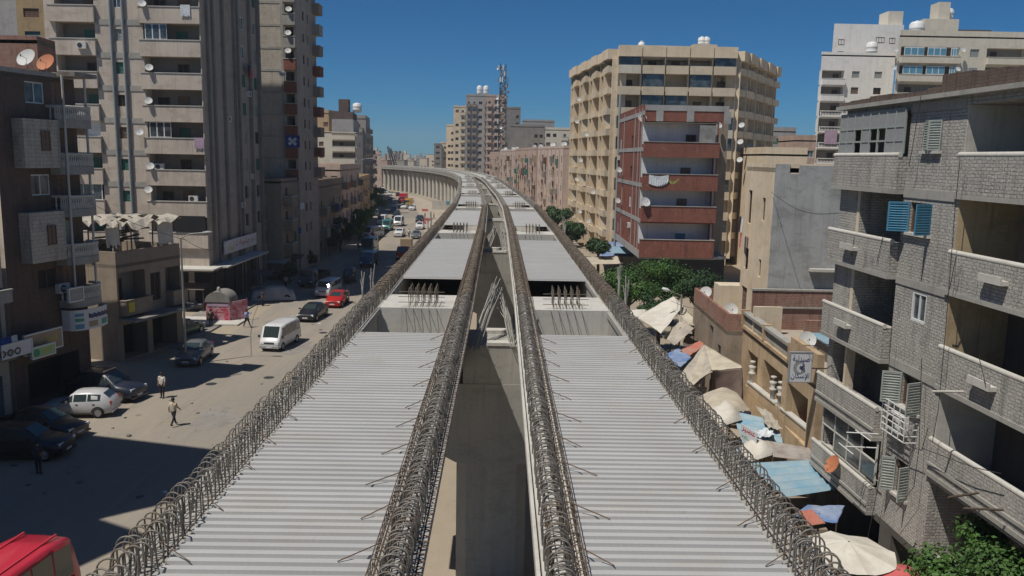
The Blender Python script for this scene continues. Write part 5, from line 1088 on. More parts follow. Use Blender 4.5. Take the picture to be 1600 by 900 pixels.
# ---- row of pinkish walk-up blocks beyond
def pink_row():
    pts=[XY(880,280,172),XY(838,270,205),XY(805,262,245),XY(780,258,290),XY(765,255,340)]; tops=[(880,231,172),(838,235,205),(805,239,245),(780,243,290),(765,246,340)]
    nm=['nearest','second','third','farthest']
    for i in range(4):
        Pn=Vector(pts[i]); Pf=Vector(pts[i+1]); e=(Pn-Pf).normalized(); Pf=Pf+e*1.5; n=Vector((e.y,-e.x)); zt=max(16.2,atY(*tops[i]).z+(.3*i)); dep=11
        poly=[tuple(Pf),tuple(Pn),tuple(Pn-n*dep),tuple(Pf-n*dep)]; G=Fac(Pf,Pn); L=[]
        nc=max(4,int(G.W/4.2)); 
        for f in range(5):
            z=1.2+f*3.0
            for c in range(nc):
                s=(c+.5)*G.W/nc
                if c%3==1: L.append(dict(k='l',r=(s-1.1,s+1.1,z,z+2.5),dp=1.0,h=.9,out=.4,pm='brown_wall' if random.random()<.4 else 'pink_pale',**{'in':[]}))
                else: L.append(dict(k='w',r=(s-.45,s+.45,z+.9,z+2.2),wk=random.choice(('dark','brown','green'))))
        E_=[dict(k='w',r=(1.5+3*j,2.3+3*j,1.2+3*f+1,1.2+3*f+2.0),wk='dark') for f in range(5) for j in ((0,2) if i else (2,))]
        rt,_=building('walk_up_block',f'pinkish five storey walk-up block with stained bays, {nm[i]} of its row',poly,zt,{0:L,1:E_},wall='pink_pale' if i%2==0 else 'pink_wall',ph=.5,group='row of walk-up blocks')
        mb=MB()
        for c in range(nc+1): G.box(mb,max(0,c*G.W/nc-.18),min(G.W,c*G.W/nc+.18),0,zt-.05,.001,.12)
        mb.build('pilasters',M['pink_wall' if i%2==0 else 'pink_pale'],rt)
        for f in range(1,5):
            for c in range(nc):
                if random.random()<.3: s_=(c+.5)*G.W/nc; q=MB(); zz=1.2+f*3.0+random.uniform(0,.6); G.box(q,s_-1.0,s_+.9,zz,zz+random.uniform(.8,1.9),.02,random.uniform(.3,.8)); q.build('enclosed_balcony',M[random.choice(('tin_rust','sign_tan','shutter_green','concrete_dark','tin_grey','frame_brown'))],rt)
        for k in range(3):
            s=random.random()*G.W; dish(G.P(s,zt+.1,-1-3*random.random()),R(180+random.uniform(-30,30)),.6,'dish_white',f'white satellite dish on the roof of the {nm[i]} walk-up block, {nth(k)} placed along it')
pink_row()
# ---- far towers on the right of the bend
def tower_cols(name,lab,x0,x1,ytop,Y,depth,wall,per=3.0,base=3,cols=None,side=None,dx=3):
    A=XY(x0,250,Y); B=XY(x1,250,Y); zt=atY((x0+x1)/2,ytop,Y).z; W=B[0]-A[0]
    q=(Y+depth)/Y; poly=[A,B,(B[0]*q if B[0]<0 else B[0],Y+depth),(A[0]*q if A[0]>0 else A[0],Y+depth)]
    return simple(name,lab,poly,zt,{0:(base,per,cols)},wall=wall,wks=('dark','brown','dark'),bo=.9,ph=.8,bp=side or wall)
tower_cols('apartment_tower','pale yellow slice of the far tower cluster on its left side',708,737,168,372,18,'tan_pale',cols=[(.2,1.4,'w'),(.5,2.2,'b'),(.85,1.4,'w')])
tower_cols('apartment_tower','yellowish lower block at the left foot of the far tower cluster',697,709,197,395,16,'beige_wall',cols=[(.4,1.2,'w'),(.8,1.2,'w')])
tower_cols('apartment_tower','grey central tower of the far cluster with cluttered balconies',727,765,150,360,20,'grey_block',cols=[(.12,1.6,'b'),(.35,2,'b'),(.6,1.4,'w'),(.85,2,'b')],side='brown_wall')
r_,_=tower_cols('apartment_tower','brick toned right tower of the far cluster beside the antenna mast',759,790,151,356,20,'pink_wall',cols=[(.15,2,'b'),(.55,2.6,'l'),(.88,1.2,'w')],side='pink_pale')
p=atY(754,146,366); [tank(r_,p.x+q,p.y,atY(754,150,366).z,1.2,4.2) for q in (-1.3,1.5)]
tower_cols('apartment_tower','dark plain tower flank right behind the antenna mast',788,812,170,350,26,'concrete_dark',cols=[(.8,1.2,'w')])
tower_cols('apartment_block','dark bluish grey block right of the mast with a flat roof line',797,850,198,300,22,'concrete_dark',cols=[(.75,1.2,'w'),(.9,1.2,'w')])
tower_cols('apartment_block','taller grey slab behind the flat dark block right of the mast',815,865,190,330,20,'grey_block',cols=[(.3,1.2,'w'),(.7,1.2,'w')])
tower_cols('apartment_block','cream block with white balconies between the dark blocks and the stepped block',851,900,203,285,18,'cream_wall',cols=[(.1,1.4,'w'),(.3,1.2,'w'),(.62,2.2,'b'),(.85,1.6,'b')])
tower_cols('apartment_block','small dark blue glazed block with yellow top at the left end of the far cluster',678,690,226,455,20,'concrete_dark',cols=[(.5,2,'w')])
tower_cols('apartment_block','small ochre block at the left end of the far tower cluster',688,703,224,468,20,'beige_wall',cols=[(.5,1.4,'w')])
# ---- antenna mast
def mast():
    p=atY(784,250,335); zt=atY(782,100,335).z; t=thing('antenna_mast','tall lattice antenna mast crowded with white panel antennas','mast',(p.x,p.y,0)); w=1.4; mb=MB()
    for sx in (-1,1):
        for sy in (-1,1): mb.tube([(p.x+sx*w*1.3,p.y+sy*w*1.3,0),(p.x+sx*w*.75,p.y+sy*w*.75,zt)],.16,5)
    k=0; z=2
    while z<zt-2:
        f=1.3-.55*z/zt; f2=1.3-.55*(z+2.2)/zt
        for a,b in (((-1,-1),(1,-1)),((1,-1),(1,1)),((1,1),(-1,1)),((-1,1),(-1,-1))):
            mb.tube([(p.x+a[0]*w*f,p.y+a[1]*w*f,z),(p.x+b[0]*w*f2,p.y+b[1]*w*f2,z+2.2)],.08,4,0,False); mb.tube([(p.x+b[0]*w*f,p.y+b[1]*w*f,z),(p.x+a[0]*w*f2,p.y+a[1]*w*f2,z+2.2)],.08,4,0,False); mb.tube([(p.x+a[0]*w*f,p.y+a[1]*w*f,z),(p.x+b[0]*w*f,p.y+b[1]*w*f,z)],.08,4,0,False)
        z+=2.2
    mb.build('lattice',M['dark_metal'],t)
    for z in [zt-1.5-2.3*k for k in range(14)]:
        for k in range(4):
            a=random.uniform(0,6.28); q=MB(); x,y=p.x+2.0*math.cos(a),p.y+2.0*math.sin(a)
            if random.random()<.7: q.obox((x,y,z),(.22,0,0),(0,.14,0),(0,0,.95))
            else: q.lathe([(0,0),(.7,.1),(.72,.3)],(x,y,z),10,0,(math.cos(a),math.sin(a)-.8,0))
            q.build('panel_antenna',M['tank_white'] if random.random()<.6 else M['concrete_dark'],t)
mast()
# ---- white tower group on the right
def white_group():
    A=XY(1277,180,157); B=XY(1316,180,157); C=XY(1391,180,157); zt=atY(1330,86,157).z; F=Fac(A,C); per=3.0*24.3/24.6
    zz=[F.hit(1300,y)[1] for y in (147,171.5,196,221,246)]; per=(zz[0]-zz[-1])/4; top=zt; L=[]; wb=F.hit(1316,180)[0]
    for k in range(-1,9):
        z=zz[0]-k*per-.2
        if z<2: continue
        L.append(dict(k='l',r=(.3,wb-.2,z-.9,z+per-1.3),dp=1.4,h=.95,out=.7,st='bal' if k>0 else 'solid',pm='white_wall',cap='white_wall',**{'in':[(wb*.6,wb*.6+1.1,z-.9,z+1.1,'dark')]}))
        for x in (1332,1367): s=F.hit(x,180)[0]; L.append(dict(k='w',r=(s-.7,s+.7,z+.3,z+1.5),wk=random.choice(('brown','dark','grey'))))
    rt,_=building('apartment_tower','white tower with stacked balconies on its left end and plain windows to the right',[A,C,(C[0]*172/157,172),(A[0]*172/157,172)],top,{0:L},wall='white_wall',ph=.5)
    s,z=F.hit(1297,214,.9); mb=MB(); F.box(mb,s-1,s+1.3,z-1.3,z+1.2,.75,.8); o=mb.build('hanging_rug',M['cloth_lilac']); tag(o,'lilac rug hung over a balcony of the white tower','rug')
    A2=XY(1302,60,160.5); B2=XY(1411,60,160.5); z2=atY(1350,37,160).z; mb=MB(); mb.prism([A2,B2,(B2[0]*1.06,171.5),(A2[0]*1.068,171.5)],top+.01,z2); mb.build('upper_block',M['white_wall'],rt)
    F2=Fac(A2,B2); [win(F2,rt,(s,s+w_,z,z+1),'dark',o=.0) for s,w_,z in ((1,1.1,z2-3.8),(1,1.1,z2-6),(10.5,1.1,z2-3.4),(8,1.6,z2-3.3))]
    mb=MB(); mb.prism([(F2.P(10.6,0).x,162),(F2.P(13.4,0).x,162),(F2.P(13.4,0).x,166),(F2.P(10.6,0).x,166)],z2,z2+2.7); mb.build('stair_head',M['cream_wall'],rt)
    tank(rt,F2.P(6.5,0).x,160-1.6,top+.1,1.0,2.4)
    # right block
    A=XY(1395,180,143); B=XY(1595,180,143); zt=atY(1500,57,143).z; F=Fac(A,B); zs=[F.hit(1450,y)[1] for y in (89,118)]; per=zs[0]-zs[1]; L=[]; m=F.hit(1502,100)[0]; m2=F.hit(1538,100)[0]
    for k in range(0,10):
        z=zs[0]-k*per
        if z<3: break
        L.append(dict(k='l',r=(.4,m-.5,z-.9,z+per-1.4),dp=1.3,h=.95,out=.7,pm='cream_wall',cap='cream_wall',**{'in':[(2.0,3.2,z-.8,z+1.2,'dark'),(6.5,7.5,z-.8,z+1.2,'dark')]}))
        L.append(dict(k='l',r=(m2+.2,F.W-.3,z-.9,z+per-1.4),dp=1.3,h=.95,out=.7,pm='cream_wall',cap='cream_wall',**{'in':[(m2+1.5,m2+2.6,z-.8,z+1.2,'dark')]}))
        L.append(dict(k='w',r=(m+1.3,m+2.8,z+.1,z+1.4),wk=('grey','cream','brown')[k%3]))
    rt,_=building('apartment_tower','cream tower with long balconies and blue glazing at the right edge of the skyline',[A,B,(B[0],158),(A[0]*1.104,158)],zt,{0:L},wall='cream_wall',ph=.9)
    for k in range(2):
        z=zs[0]-k*per
        for a,b in ((.8,4.1),(4.7,7.8),(8.6,m-.9)): q=MB(); F.box(q,a,b,z+.15,z+per-1.5,.35,.41); f=q.build('balcony_glazing',M['frame_white'],rt); q=MB(); [F.box(q,a+.1+(b-a)*j/3,a-.05+(b-a)*(j+1)/3,z+.3,z+per-1.65,.412,.43) for j in range(3)]; q.build('pane',M['sign_blue'],f)
    F3=Fac((A[0],147),(B[0],147)); mb=MB()
    mb.prism([(F3.P(6.2,0).x,148),(F3.P(12.2,0).x,148),(F3.P(12.2,0).x,153),(F3.P(6.2,0).x,153)],zt,zt+3.6); mb.prism([(F3.P(9,0).x,149),(F3.P(11,0).x,149),(F3.P(11,0).x,152),(F3.P(9,0).x,152)],zt+3.6,zt+6.6); mb.build('roof_room',M['cream_wall'],rt)
    mb=MB(); mb.prism([(F3.P(12.4,0).x,148),(F3.P(18,0).x,148),(F3.P(18,0).x,150),(F3.P(12.4,0).x,150)],zt,zt+1.9); mb.build('roof_hut',M['brick_dark'],rt)
    for a in (5.0,): tank(rt,F3.P(a,0).x,148,zt,1.2,3.0)
    tank(rt,F3.P(12.6,0).x-1.0,151,zt+3.6,1.0,2.2)
    for i,(x,y) in enumerate(((1398,78),(1395,106),(1503,78),(1495,108),(1494,128))): s,z=F.hit(x,y,.5); dish(F.P(s,z-.6,.8),R(190),.45,'dish_white',f'white satellite dish on the cream tower at the right skyline, {nth(i)} of five')
white_group()
# ---- lower jumble between the stepped block and the white tower
simple('apartment_block','ochre stepped low block in the gap left of the white tower',[XY(1197,235,110),XY(1262,235,110),(XY(1262,235,110)[0],124),(XY(1197,235,110)[0],124)],atY(1230,241,110).z,{0:(3,3,[(.2,1.2,'w'),(.5,1.2,'w'),(.8,1.2,'w')])},wall='beige_wall')
simple('apartment_block','grey block wall house in the gap left of the white tower',[XY(1200,215,185),XY(1243,215,185),(XY(1243,215,185)[0],200),(XY(1200,215,185)[0],200)],atY(1220,205,185).z,{0:(3,3,[(.3,1.2,'w'),(.75,1.2,'w')])},wall='grey_block')
simple('apartment_block','tan block peeking beside the stepped block in the right gap',[XY(1186,200,205),XY(1208,200,205),(XY(1208,200,205)[0],220),(XY(1186,200,205)[0],220)],atY(1200,192,205).z,{0:(3,3,[(.3,1.2,'w'),(.75,1.2,'w')])},wall='pink_pale')
simple('apartment_block','brown brick low block behind the gap at the foot of the white tower',[XY(1243,225,150),XY(1275,225,150),(XY(1275,225,150)[0],160),(XY(1243,225,150)[0],160)],atY(1255,219,150).z,{0:(3,3,[(.3,1.2,'w'),(.75,1.2,'w')])},wall='pink_wall')
# ---- distant city
def far_city():
    k=0; random.seed(21)
    spec=[(572+i*7.6+random.uniform(-2,2),random.uniform(8,15),random.uniform(236,250),random.uniform(480,1100)) for i in range(18)]+[(600+i*13,random.uniform(9,16),random.uniform(250,256),random.uniform(420,480)) for i in range(4)]
    spec.sort()
    for x,w_,y,Y in spec:
        A=XY(x-w_/2,250,Y); B=XY(x+w_/2,250,Y); zt=max(12,atY(x,y,Y).z); wl=random.choice(('pink_pale','tan_pale','cream_wall','concrete','pink_wall','beige_wall','grey_block')); poly=[A,B,(B[0],Y+14),(A[0],Y+14)]
        per=3.2; W=B[0]-A[0]; nc=max(2,int(W/4)); F=Fac(A,B); rt=thing('distant_block',f'hazy {wl.split("_")[0]} block in the far skyline above the viaduct bend, {nth(k)} from the left','building',(A[0],A[1],0),0,'far skyline blocks')
        H=[(c*W/nc+W/nc*.3,c*W/nc+W/nc*.7,z,z+1.5,.3,1) for c in range(nc) for z in [3+per*j for j in range(int((zt-4)/per))]]
        mb=MB(); F.wall(mb,0,zt,H,0,0,1); 
        for i in (1,2,3): Fac(poly[i],poly[(i+1)%4]).wall(mb,0,zt,[],0)
        mb.build('wall',[M[wl],M['dark_wall']],rt); q=MB(); q.prism(poly,zt-.2,zt+.3); q.build('roof',M['roof_dust'],rt)
        if random.random()<.6: q=MB(); q.prism([(A[0]+W*.3,Y+3),(A[0]+W*.6,Y+3),(A[0]+W*.6,Y+8),(A[0]+W*.3,Y+8)],zt+.3,zt+3.5); q.build('stair_head',M[wl],rt)
        k+=1
    random.seed(5)
far_city()
def crane(x0,y0,x1,y1,Y,lab):
    a=atY(x0,y0,Y); b=atY(x1,y1,Y); t=thing('crane','' or lab,'crane',(a.x,a.y,0)); mb=MB(); d=(b-a).normalized(); u=d.cross(Vector((0,1,0))).normalized()*.7; v=Vector((0,.7,0)); n=14
    for s1,s2 in ((1,1),(1,-1),(-1,1),(-1,-1)): mb.tube([a+u*s1+v*s2,b+(u*s1+v*s2)*.4],.16,4)
    for k in range(n): p=a.lerp(b,k/n); q=a.lerp(b,(k+1)/n); mb.tube([p+u,q-u],.1,4,0,False); mb.tube([p-u,q+u],.1,4,0,False)
    mb.build('boom',M['dark_metal'],t); q=MB(); q.prism([(a.x-2,a.y-2),(a.x+2,a.y-2),(a.x+2,a.y+3),(a.x-2,a.y+3)],1.2,3.8); q.build('cab',M['paint_yellow'],t); q=MB(); q.prism([(a.x-2.4,a.y-2.6),(a.x+2.4,a.y-2.6),(a.x+2.4,a.y+3.4),(a.x-2.4,a.y+3.4)],0,1.19); q.build('crawler',M['dark_metal'],t)
    q=MB(); q.tube([(a.x,a.y,3.8),a],.5,6); q.build('mast_foot',M['dark_metal'],t)
crane(617,268,606,229,440,'left crawler crane with a slanting lattice boom behind the viaduct bend'); crane(622,268,610,232,452,'second crawler crane with a boom crossing behind the left one'); crane(623,268,625,236,460,'third crane with a near upright boom at the viaduct bend')
# ================================================================== VEHICLES
def loft_body(st):
    """st: stations (x, z bottom, z belt, z top, half width low, half width belt, half width top)"""
    rings=[]
    for x,zb,zl,zt,wl,wb,wt in st:
        half=[(0,zb),(wl*.9,zb),(wl,zb+.12),(wb,zb+(zl-zb)*.55),(wb*.985,zl),(wt,zt-.05),(wt*.86,zt),(0,zt+.025)]
        ring=[(x,-y,z) for y,z in half]+[(x,y,z) for y,z in half[-2:0:-1]]
        rings.append(ring)
    return rings
def car_body(root,st,paintm,cab,glass_rows=(4,),pil=.06,ws=True,side=True,split=None):
    rings=loft_body(st); n=len(rings[0]); mb=MB()
    vs=[p for r in rings for p in r]; fs=[]
    for i in range(len(rings)-1):
        for k in range(n): fs.append((i*n+k,(i+1)*n+k,(i+1)*n+(k+1)%n,i*n+(k+1)%n))
    mb.add(vs,fs,0,True); mb.add(rings[0],(tuple(range(n)),),0); mb.add(rings[-1],(tuple(range(n))[::-1],),0)
    b=mb.build('body',M[paintm],root,True)
    V=[Vector(p) for p in vs]
    def panel(name,q,u0=.06,u1=.94,v0=.1,v1=.9,off=.012):
        q=[Vector(p) for p in q]; nn=(q[1]-q[0]).cross(q[3]-q[0]).normalized()
        f=lambda u,v:(q[0]*(1-u)+q[1]*u)*(1-v)+(q[3]*(1-u)+q[2]*u)*v
        c=(q[0]+q[1]+q[2]+q[3])/4; 
        if nn.dot(c-Vector((c.x*.9,0,.8)))<0 and name!='windscreen': nn=-nn
        if nn.z<0 and abs(nn.y)<.3: nn=-nn
        m=MB(); p=[f(u0,v0)+nn*off,f(u1,v0)+nn*off,f(u1,v1)+nn*off,f(u0,v1)+nn*off]; m.add(p,((0,1,2,3),)); p2=[a-nn*off*.9 for a in p]; m.add(p+p2,[(k,(k+1)%4,4+(k+1)%4,4+k) for k in range(4)])
        return m.build(name,M['car_glass'],root,True)
    # side windows between belt (index 4) and top (index 5)
    i0,i1=cab
    if side:
        for i in (split or range(i0,i1)):
            for sgn in (0,1):
                a,b2=(4,5) if sgn==0 else (n-4,n-5)
                q=[V[i*n+a],V[(i+1)*n+a],V[(i+1)*n+b2],V[i*n+b2]]; panel('side_window',q,.05,.95,.08,.88)
    return b,V,n,panel
def wheels(root,xs,hw,r=.31,w=.2,z=None):
    for x in xs:
        for s in (-1,1):
            mb=MB(); mb.lathe([(r*.62,-w/2),(r*.96,-w/2),(r,-w*.32),(r,w*.32),(r*.96,w/2),(r*.62,w/2)],(x,s*(hw-w/2+.012),r),16,0,(0,1,0)); t=mb.build('wheel',M['tyre'],root,True)
            mb=MB(); mb.lathe([(0,w*.5),(r*.2,w*.5),(r*.24,w*.42),(r*.55,w*.4),(r*.63,w*.48)],(x,s*(hw-w/2+.012),r),12,0,(0,s,0)); mb.build('rim',M['rim'],t,True)
            mb=MB(); N=14; ro=r*1.18; vs=[]; 
            for k in range(N+1): a=math.pi*k/N; vs+= [(x+ro*math.cos(a),s*(hw+.004),r+ro*math.sin(a)),(x+r*.9*math.cos(a),s*(hw+.004),r+r*.9*math.sin(a))]
            mb.add(vs,[(2*k,2*k+1,2*k+3,2*k+2) for k in range(N)]); mb.build('wheel_arch',M['dark'],root,True)
def blocks(root,name,mat,L):
    for q in L: mb=MB(); mb.box(*q); mb.build(name,M[mat],root,True)
PLATE='sign_white'
def hatchback(name,label,cat,paintm,L=3.9,hw=.82,H=1.46,kind='hatch',rack=False,group=None,det=True):
    root=thing(name,label,cat,(0,0,0),0,group); h=H
    f=L/2
    if kind=='hatch': st=[(f,.35,.6,.68,hw*.72,hw*.75,hw*.6),(f-.12,.22,.64,.78,hw*.9,hw*.93,hw*.78),(f-.9,.2,.74,.92,hw*.97,hw,hw*.84),(f-1.05,.2,.9,.98,hw*.97,hw,hw*.82),(f-1.75,.2,.93,h-.03,hw,hw,hw*.7),(f-2.5,.2,.95,h,hw,hw,hw*.72),(f-3.25,.22,.97,h-.05,hw,hw*.99,hw*.68),(-f+.12,.28,.98,1.05,hw*.95,hw*.96,hw*.78),(-f,.36,.7,.85,hw*.85,hw*.88,hw*.75)]; cab=(3,6); ws=(3,6); 
    elif kind=='sedan': st=[(f,.35,.58,.66,hw*.72,hw*.75,hw*.6),(f-.12,.22,.62,.76,hw*.9,hw*.93,hw*.78),(f-1.05,.2,.74,.9,hw*.97,hw,hw*.84),(f-1.2,.2,.88,.95,hw*.97,hw,hw*.82),(f-1.95,.2,.9,h-.03,hw,hw,hw*.7),(f-2.7,.2,.92,h,hw,hw,hw*.7),(f-3.3,.22,.93,h-.07,hw,hw*.99,hw*.67),(f-3.85,.24,.94,.99,hw*.98,hw*.98,hw*.8),(-f+.1,.28,.88,.97,hw*.93,hw*.95,hw*.78),(-f,.36,.7,.82,hw*.82,hw*.86,hw*.72)]; cab=(3,7); ws=(3,6)
    else: st=[(f,.42,.7,.8,hw*.78,hw*.8,hw*.66),(f-.12,.3,.74,.92,hw*.93,hw*.95,hw*.8),(f-1.0,.28,.86,1.05,hw*.97,hw,hw*.86),(f-1.15,.28,1.0,1.1,hw*.97,hw,hw*.84),(f-1.8,.28,1.03,h-.04,hw,hw,hw*.74),(f-2.6,.28,1.05,h,hw,hw,hw*.76),(f-3.5,.3,1.06,h-.03,hw,hw*.99,hw*.74),(-f+.14,.34,1.07,1.2,hw*.96,hw*.97,hw*.8),(-f,.42,.8,1.0,hw*.86,hw*.9,hw*.78)]; cab=(3,7); ws=(3,7)
    b,V,n,panel=car_body(root,st,paintm,(4,cab[1]),split=[3,4,5]+([6] if kind=='suv' else []))
    # windscreen and rear window : strips across the top between station 3-4 and the last cabin pair
    def strip(i,nm,a=.05,b_=.95): q=[V[i*n+6],V[(i+1)*n+6],V[(i+1)*n+n-6],V[i*n+n-6]]; return panel(nm,q,a,b_,.04,.96,.036)
    strip(3,'windscreen',.12,.93); strip(6,'rear_window',.1,.8)
    r=.31 if kind!='suv' else .36; wb=[f-.78,-f+.72]; wheels(root,wb,hw,r)
    if det:
        zh=.62 if kind!='suv' else .76
        for s in (-1,1):
            mb=MB(); mb.obox((f-.1,s*hw*.66,zh+.02),(.06,s*.02,0),(.02,.17,0),(0,0,.08)); mb.build('headlight',M['lamp_glass'],root,True)
            mb=MB(); mb.obox((-f+.06,s*hw*.8,zh+.22),(.05,0,0),(0,.08,0),(0,0,.12)); mb.build('tail_light',M['tail_red'],root,True)
            mb=MB(); mb.obox((f-1.45,s*(hw+.09),1.0 if kind!='suv' else 1.12),(.05,0,0),(0,.09,0),(0,0,.06)); mb.build('side_mirror',M[paintm],root,True)
            for x in (f-1.95,f-2.85): mb=MB(); mb.box(x-.07,x+.07,s*(hw+.0)-.012,s*(hw+.0)+.014,.8,.83); mb.build('door_handle',M['dark_metal'],root,True)
        blocks(root,'number_plate',PLATE,[(f-.0,f+.02,-.24,.24,.36,.47),(-f-.02,-f,-.24,.24,.5,.61)])
        blocks(root,'grille','dark_metal',[(f-.03,f+.012,-.34,.34,zh-.1,zh+.0)]); blocks(root,'bumper',paintm,[(f-.1,f+.04,-hw*.86,hw*.86,.26,.35),(-f-.04,-f+.1,-hw*.86,hw*.86,.3,.42)])
        blocks(root,'sill_trim','dark',[(-f+1.1,f-1.15,s*hw-.012,s*hw+.012,.24,.3) for s in (-1,1)])
    if rack: blocks(root,'roof_rail','chrome',[(-f+.8,f-1.9,s*hw*.68-.02,s*hw*.68+.02,h+.03,h+.08) for s in (-1,1)]); blocks(root,'roof_bar','chrome',[(x,x+.06,-hw*.7,hw*.7,h+.085,h+.12) for x in (-.9,.2)])
    return root
def minibus(name,label,cat,paintm,L=4.7,hw=.85,H=1.98,stripe=None,group=None):
    root=thing(name,label,cat,(0,0,0),0,group); f=L/2; h=H
    st=[(f,.42,.72,.8,hw*.85,hw*.86,hw*.8),(f-.1,.3,.86,.98,hw*.95,hw*.97,hw*.88),(f-.28,.26,1.0,1.12,hw,hw,hw*.9),(f-.75,.25,1.05,h-.06,hw,hw,hw*.9),(f-1.7,.25,1.07,h,hw,hw,hw*.92),(f-2.8,.25,1.07,h,hw,hw,hw*.92),(f-3.8,.25,1.07,h,hw,hw,hw*.92),(-f+.25,.27,1.05,h-.05,hw,hw,hw*.85),(-f,.36,1.0,h-.3,hw*.96,hw*.96,hw*.84)]
    b,V,n,panel=car_body(root,st,paintm,(3,7),split=[3,4,5,6])
    q=[V[2*n+6],V[3*n+6],V[3*n+n-6],V[2*n+n-6]]; panel('windscreen',q,.04,.96,.03,.97,.04); q=[Vector((-f-.02,-hw*.7,1.15)),Vector((-f-.02,hw*.7,1.15)),Vector((-f+.01,hw*.66,1.62)),Vector((-f+.01,-hw*.66,1.62))]; panel('rear_window',q,0,1,0,1,.01)
    wheels(root,[f-.75,-f+1.0],hw,.33)
    for s in (-1,1):
        mb=MB(); mb.obox((f-.02,s*hw*.68,.72),(.04,0,0),(0,.16,0),(0,0,.09)); mb.build('headlight',M['lamp_glass'],root,True)
        mb=MB(); mb.obox((-f+.02,s*hw*.84,1.0),(.04,0,0),(0,.07,0),(0,0,.18)); mb.build('tail_light',M['tail_red'],root,True)
        mb=MB(); mb.obox((f-.4,s*(hw+.13),1.2),(.04,0,0),(0,.09,0),(0,0,.1)); mb.build('side_mirror',M['dark_metal'],root,True)
    blocks(root,'grille','dark_metal',[(f-.02,f+.02,-hw*.5,hw*.5,.66,.78)]); blocks(root,'bumper','sign_grey',[(f-.05,f+.07,-hw*.95,hw*.95,.3,.48),(-f-.07,-f+.05,-hw*.95,hw*.95,.32,.48)]); blocks(root,'number_plate',PLATE,[(f+.072,f+.085,-.24,.24,.34,.44)])
    if stripe: blocks(root,'side_stripe',stripe,[(-f+.3,f-.4,s*hw-.015,s*hw+.012,.6,.82) for s in (-1,1)])
    return root
def boxtruck(name,label,cat,cabm,boxm,L=5.5,hw=1.0,H=2.4,open_=False,group=None):
    root=thing(name,label,cat,(0,0,0),0,group); f=L/2
    st=[(f,.5,1.0,1.1,hw*.9,hw*.92,hw*.88),(f-.08,.42,1.15,1.25,hw*.95,hw*.97,hw*.9),(f-.3,.4,1.2,2.0,hw,hw,hw*.86),(f-1.0,.4,1.2,2.08,hw,hw,hw*.88),(f-1.5,.4,1.2,2.05,hw,hw,hw*.88)]
    b,V,n,panel=car_body(root,st,cabm,(2,4),split=[2]); q=[V[1*n+6],V[2*n+6],V[2*n+n-6],V[1*n+n-6]]; panel('windscreen',q,.06,.94,.04,.96,.04)
    mb=MB()
    if open_: 
        for q in ((-f,f-1.6,-hw,hw,.75,.85),(-f,f-1.6,-hw,-hw+.06,.851,1.45),(-f,f-1.6,hw-.06,hw,.851,1.45),(-f,-f+.06,-hw+.061,hw-.061,.851,1.45),(f-1.66,f-1.6,-hw+.061,hw-.061,.851,1.75)): mb.box(*q)
    else: mb.box(-f,f-1.6,-hw-.02,hw+.02,.72,H)
    mb.build('cargo_body',M[boxm],root,True); blocks(root,'chassis','dark_metal',[(-f+.1,f-.4,-.4,.4,.45,.7)]); wheels(root,[f-.8,-f+1.1],hw,.4,.26)
    for s in (-1,1): blocks(root,'headlight','lamp_glass',[(f-.02,f+.03,s*hw*.72-.13,s*hw*.72+.13,.66,.82)])
    blocks(root,'bumper','dark_metal',[(f-.02,f+.08,-hw*.96,hw*.96,.42,.58)])
    return root
def bigbus(name,label,paintm):
    root=thing(name,label,'bus',(0,0,0),0); L=6.6; f=L/2; hw=1.02; h=2.6
    st=[(f,.4,1.05,1.2,hw*.88,hw*.9,hw*.86),(f-.12,.3,1.15,1.5,hw*.97,hw*.98,hw*.9),(f-.45,.28,1.2,h-.12,hw,hw,hw*.9),(f-1.4,.28,1.2,h,hw,hw,hw*.9),(f-2.4,.28,1.2,h,hw,hw,hw*.9),(f-3.4,.28,1.2,h,hw,hw,hw*.9),(f-4.4,.28,1.2,h,hw,hw,hw*.9),(-f+1.0,.28,1.2,h,hw,hw,hw*.9),(-f+.2,.3,1.2,h-.05,hw,hw,hw*.9),(-f,.4,1.2,h-.2,hw*.95,hw*.95,hw*.85)]
    b,V,n,panel=car_body(root,st,paintm,(2,8),split=[2,3,4,5,6,7]); q=[V[1*n+6],V[2*n+6],V[2*n+n-6],V[1*n+n-6]]; panel('windscreen',q,.05,.95,.03,.97,.04)
    q=[Vector((-f-.02,-hw*.75,1.3)),Vector((-f-.02,hw*.75,1.3)),Vector((-f+.0,hw*.72,2.1)),Vector((-f+.0,-hw*.72,2.1))]; panel('rear_window',q,0,1,0,1,.01)
    wheels(root,[f-1.1,-f+1.4],hw,.4,.25); blocks(root,'roof_ridge',paintm,[(-f+.3,f-.6,s*.55-.03,s*.55+.03,h+.0,h+.05) for s in (-1,1)])
    blocks(root,'roof_hatch',paintm,[(-.5,.3,-.3,.3,h+.02,h+.09)]); blocks(root,'belt_trim','dark',[(-f+.3,f-.5,s*hw-.015,s*hw+.014,1.16,1.22) for s in (-1,1)])
    for s in (-1,1): blocks(root,'tail_light','tail_red',[(-f-.03,-f+.03,s*.8-.08,s*.8+.08,.8,1.1)]); blocks(root,'headlight','lamp_glass',[(f-.02,f+.03,s*.7-.15,s*.7+.15,.7,.9)])
    return root
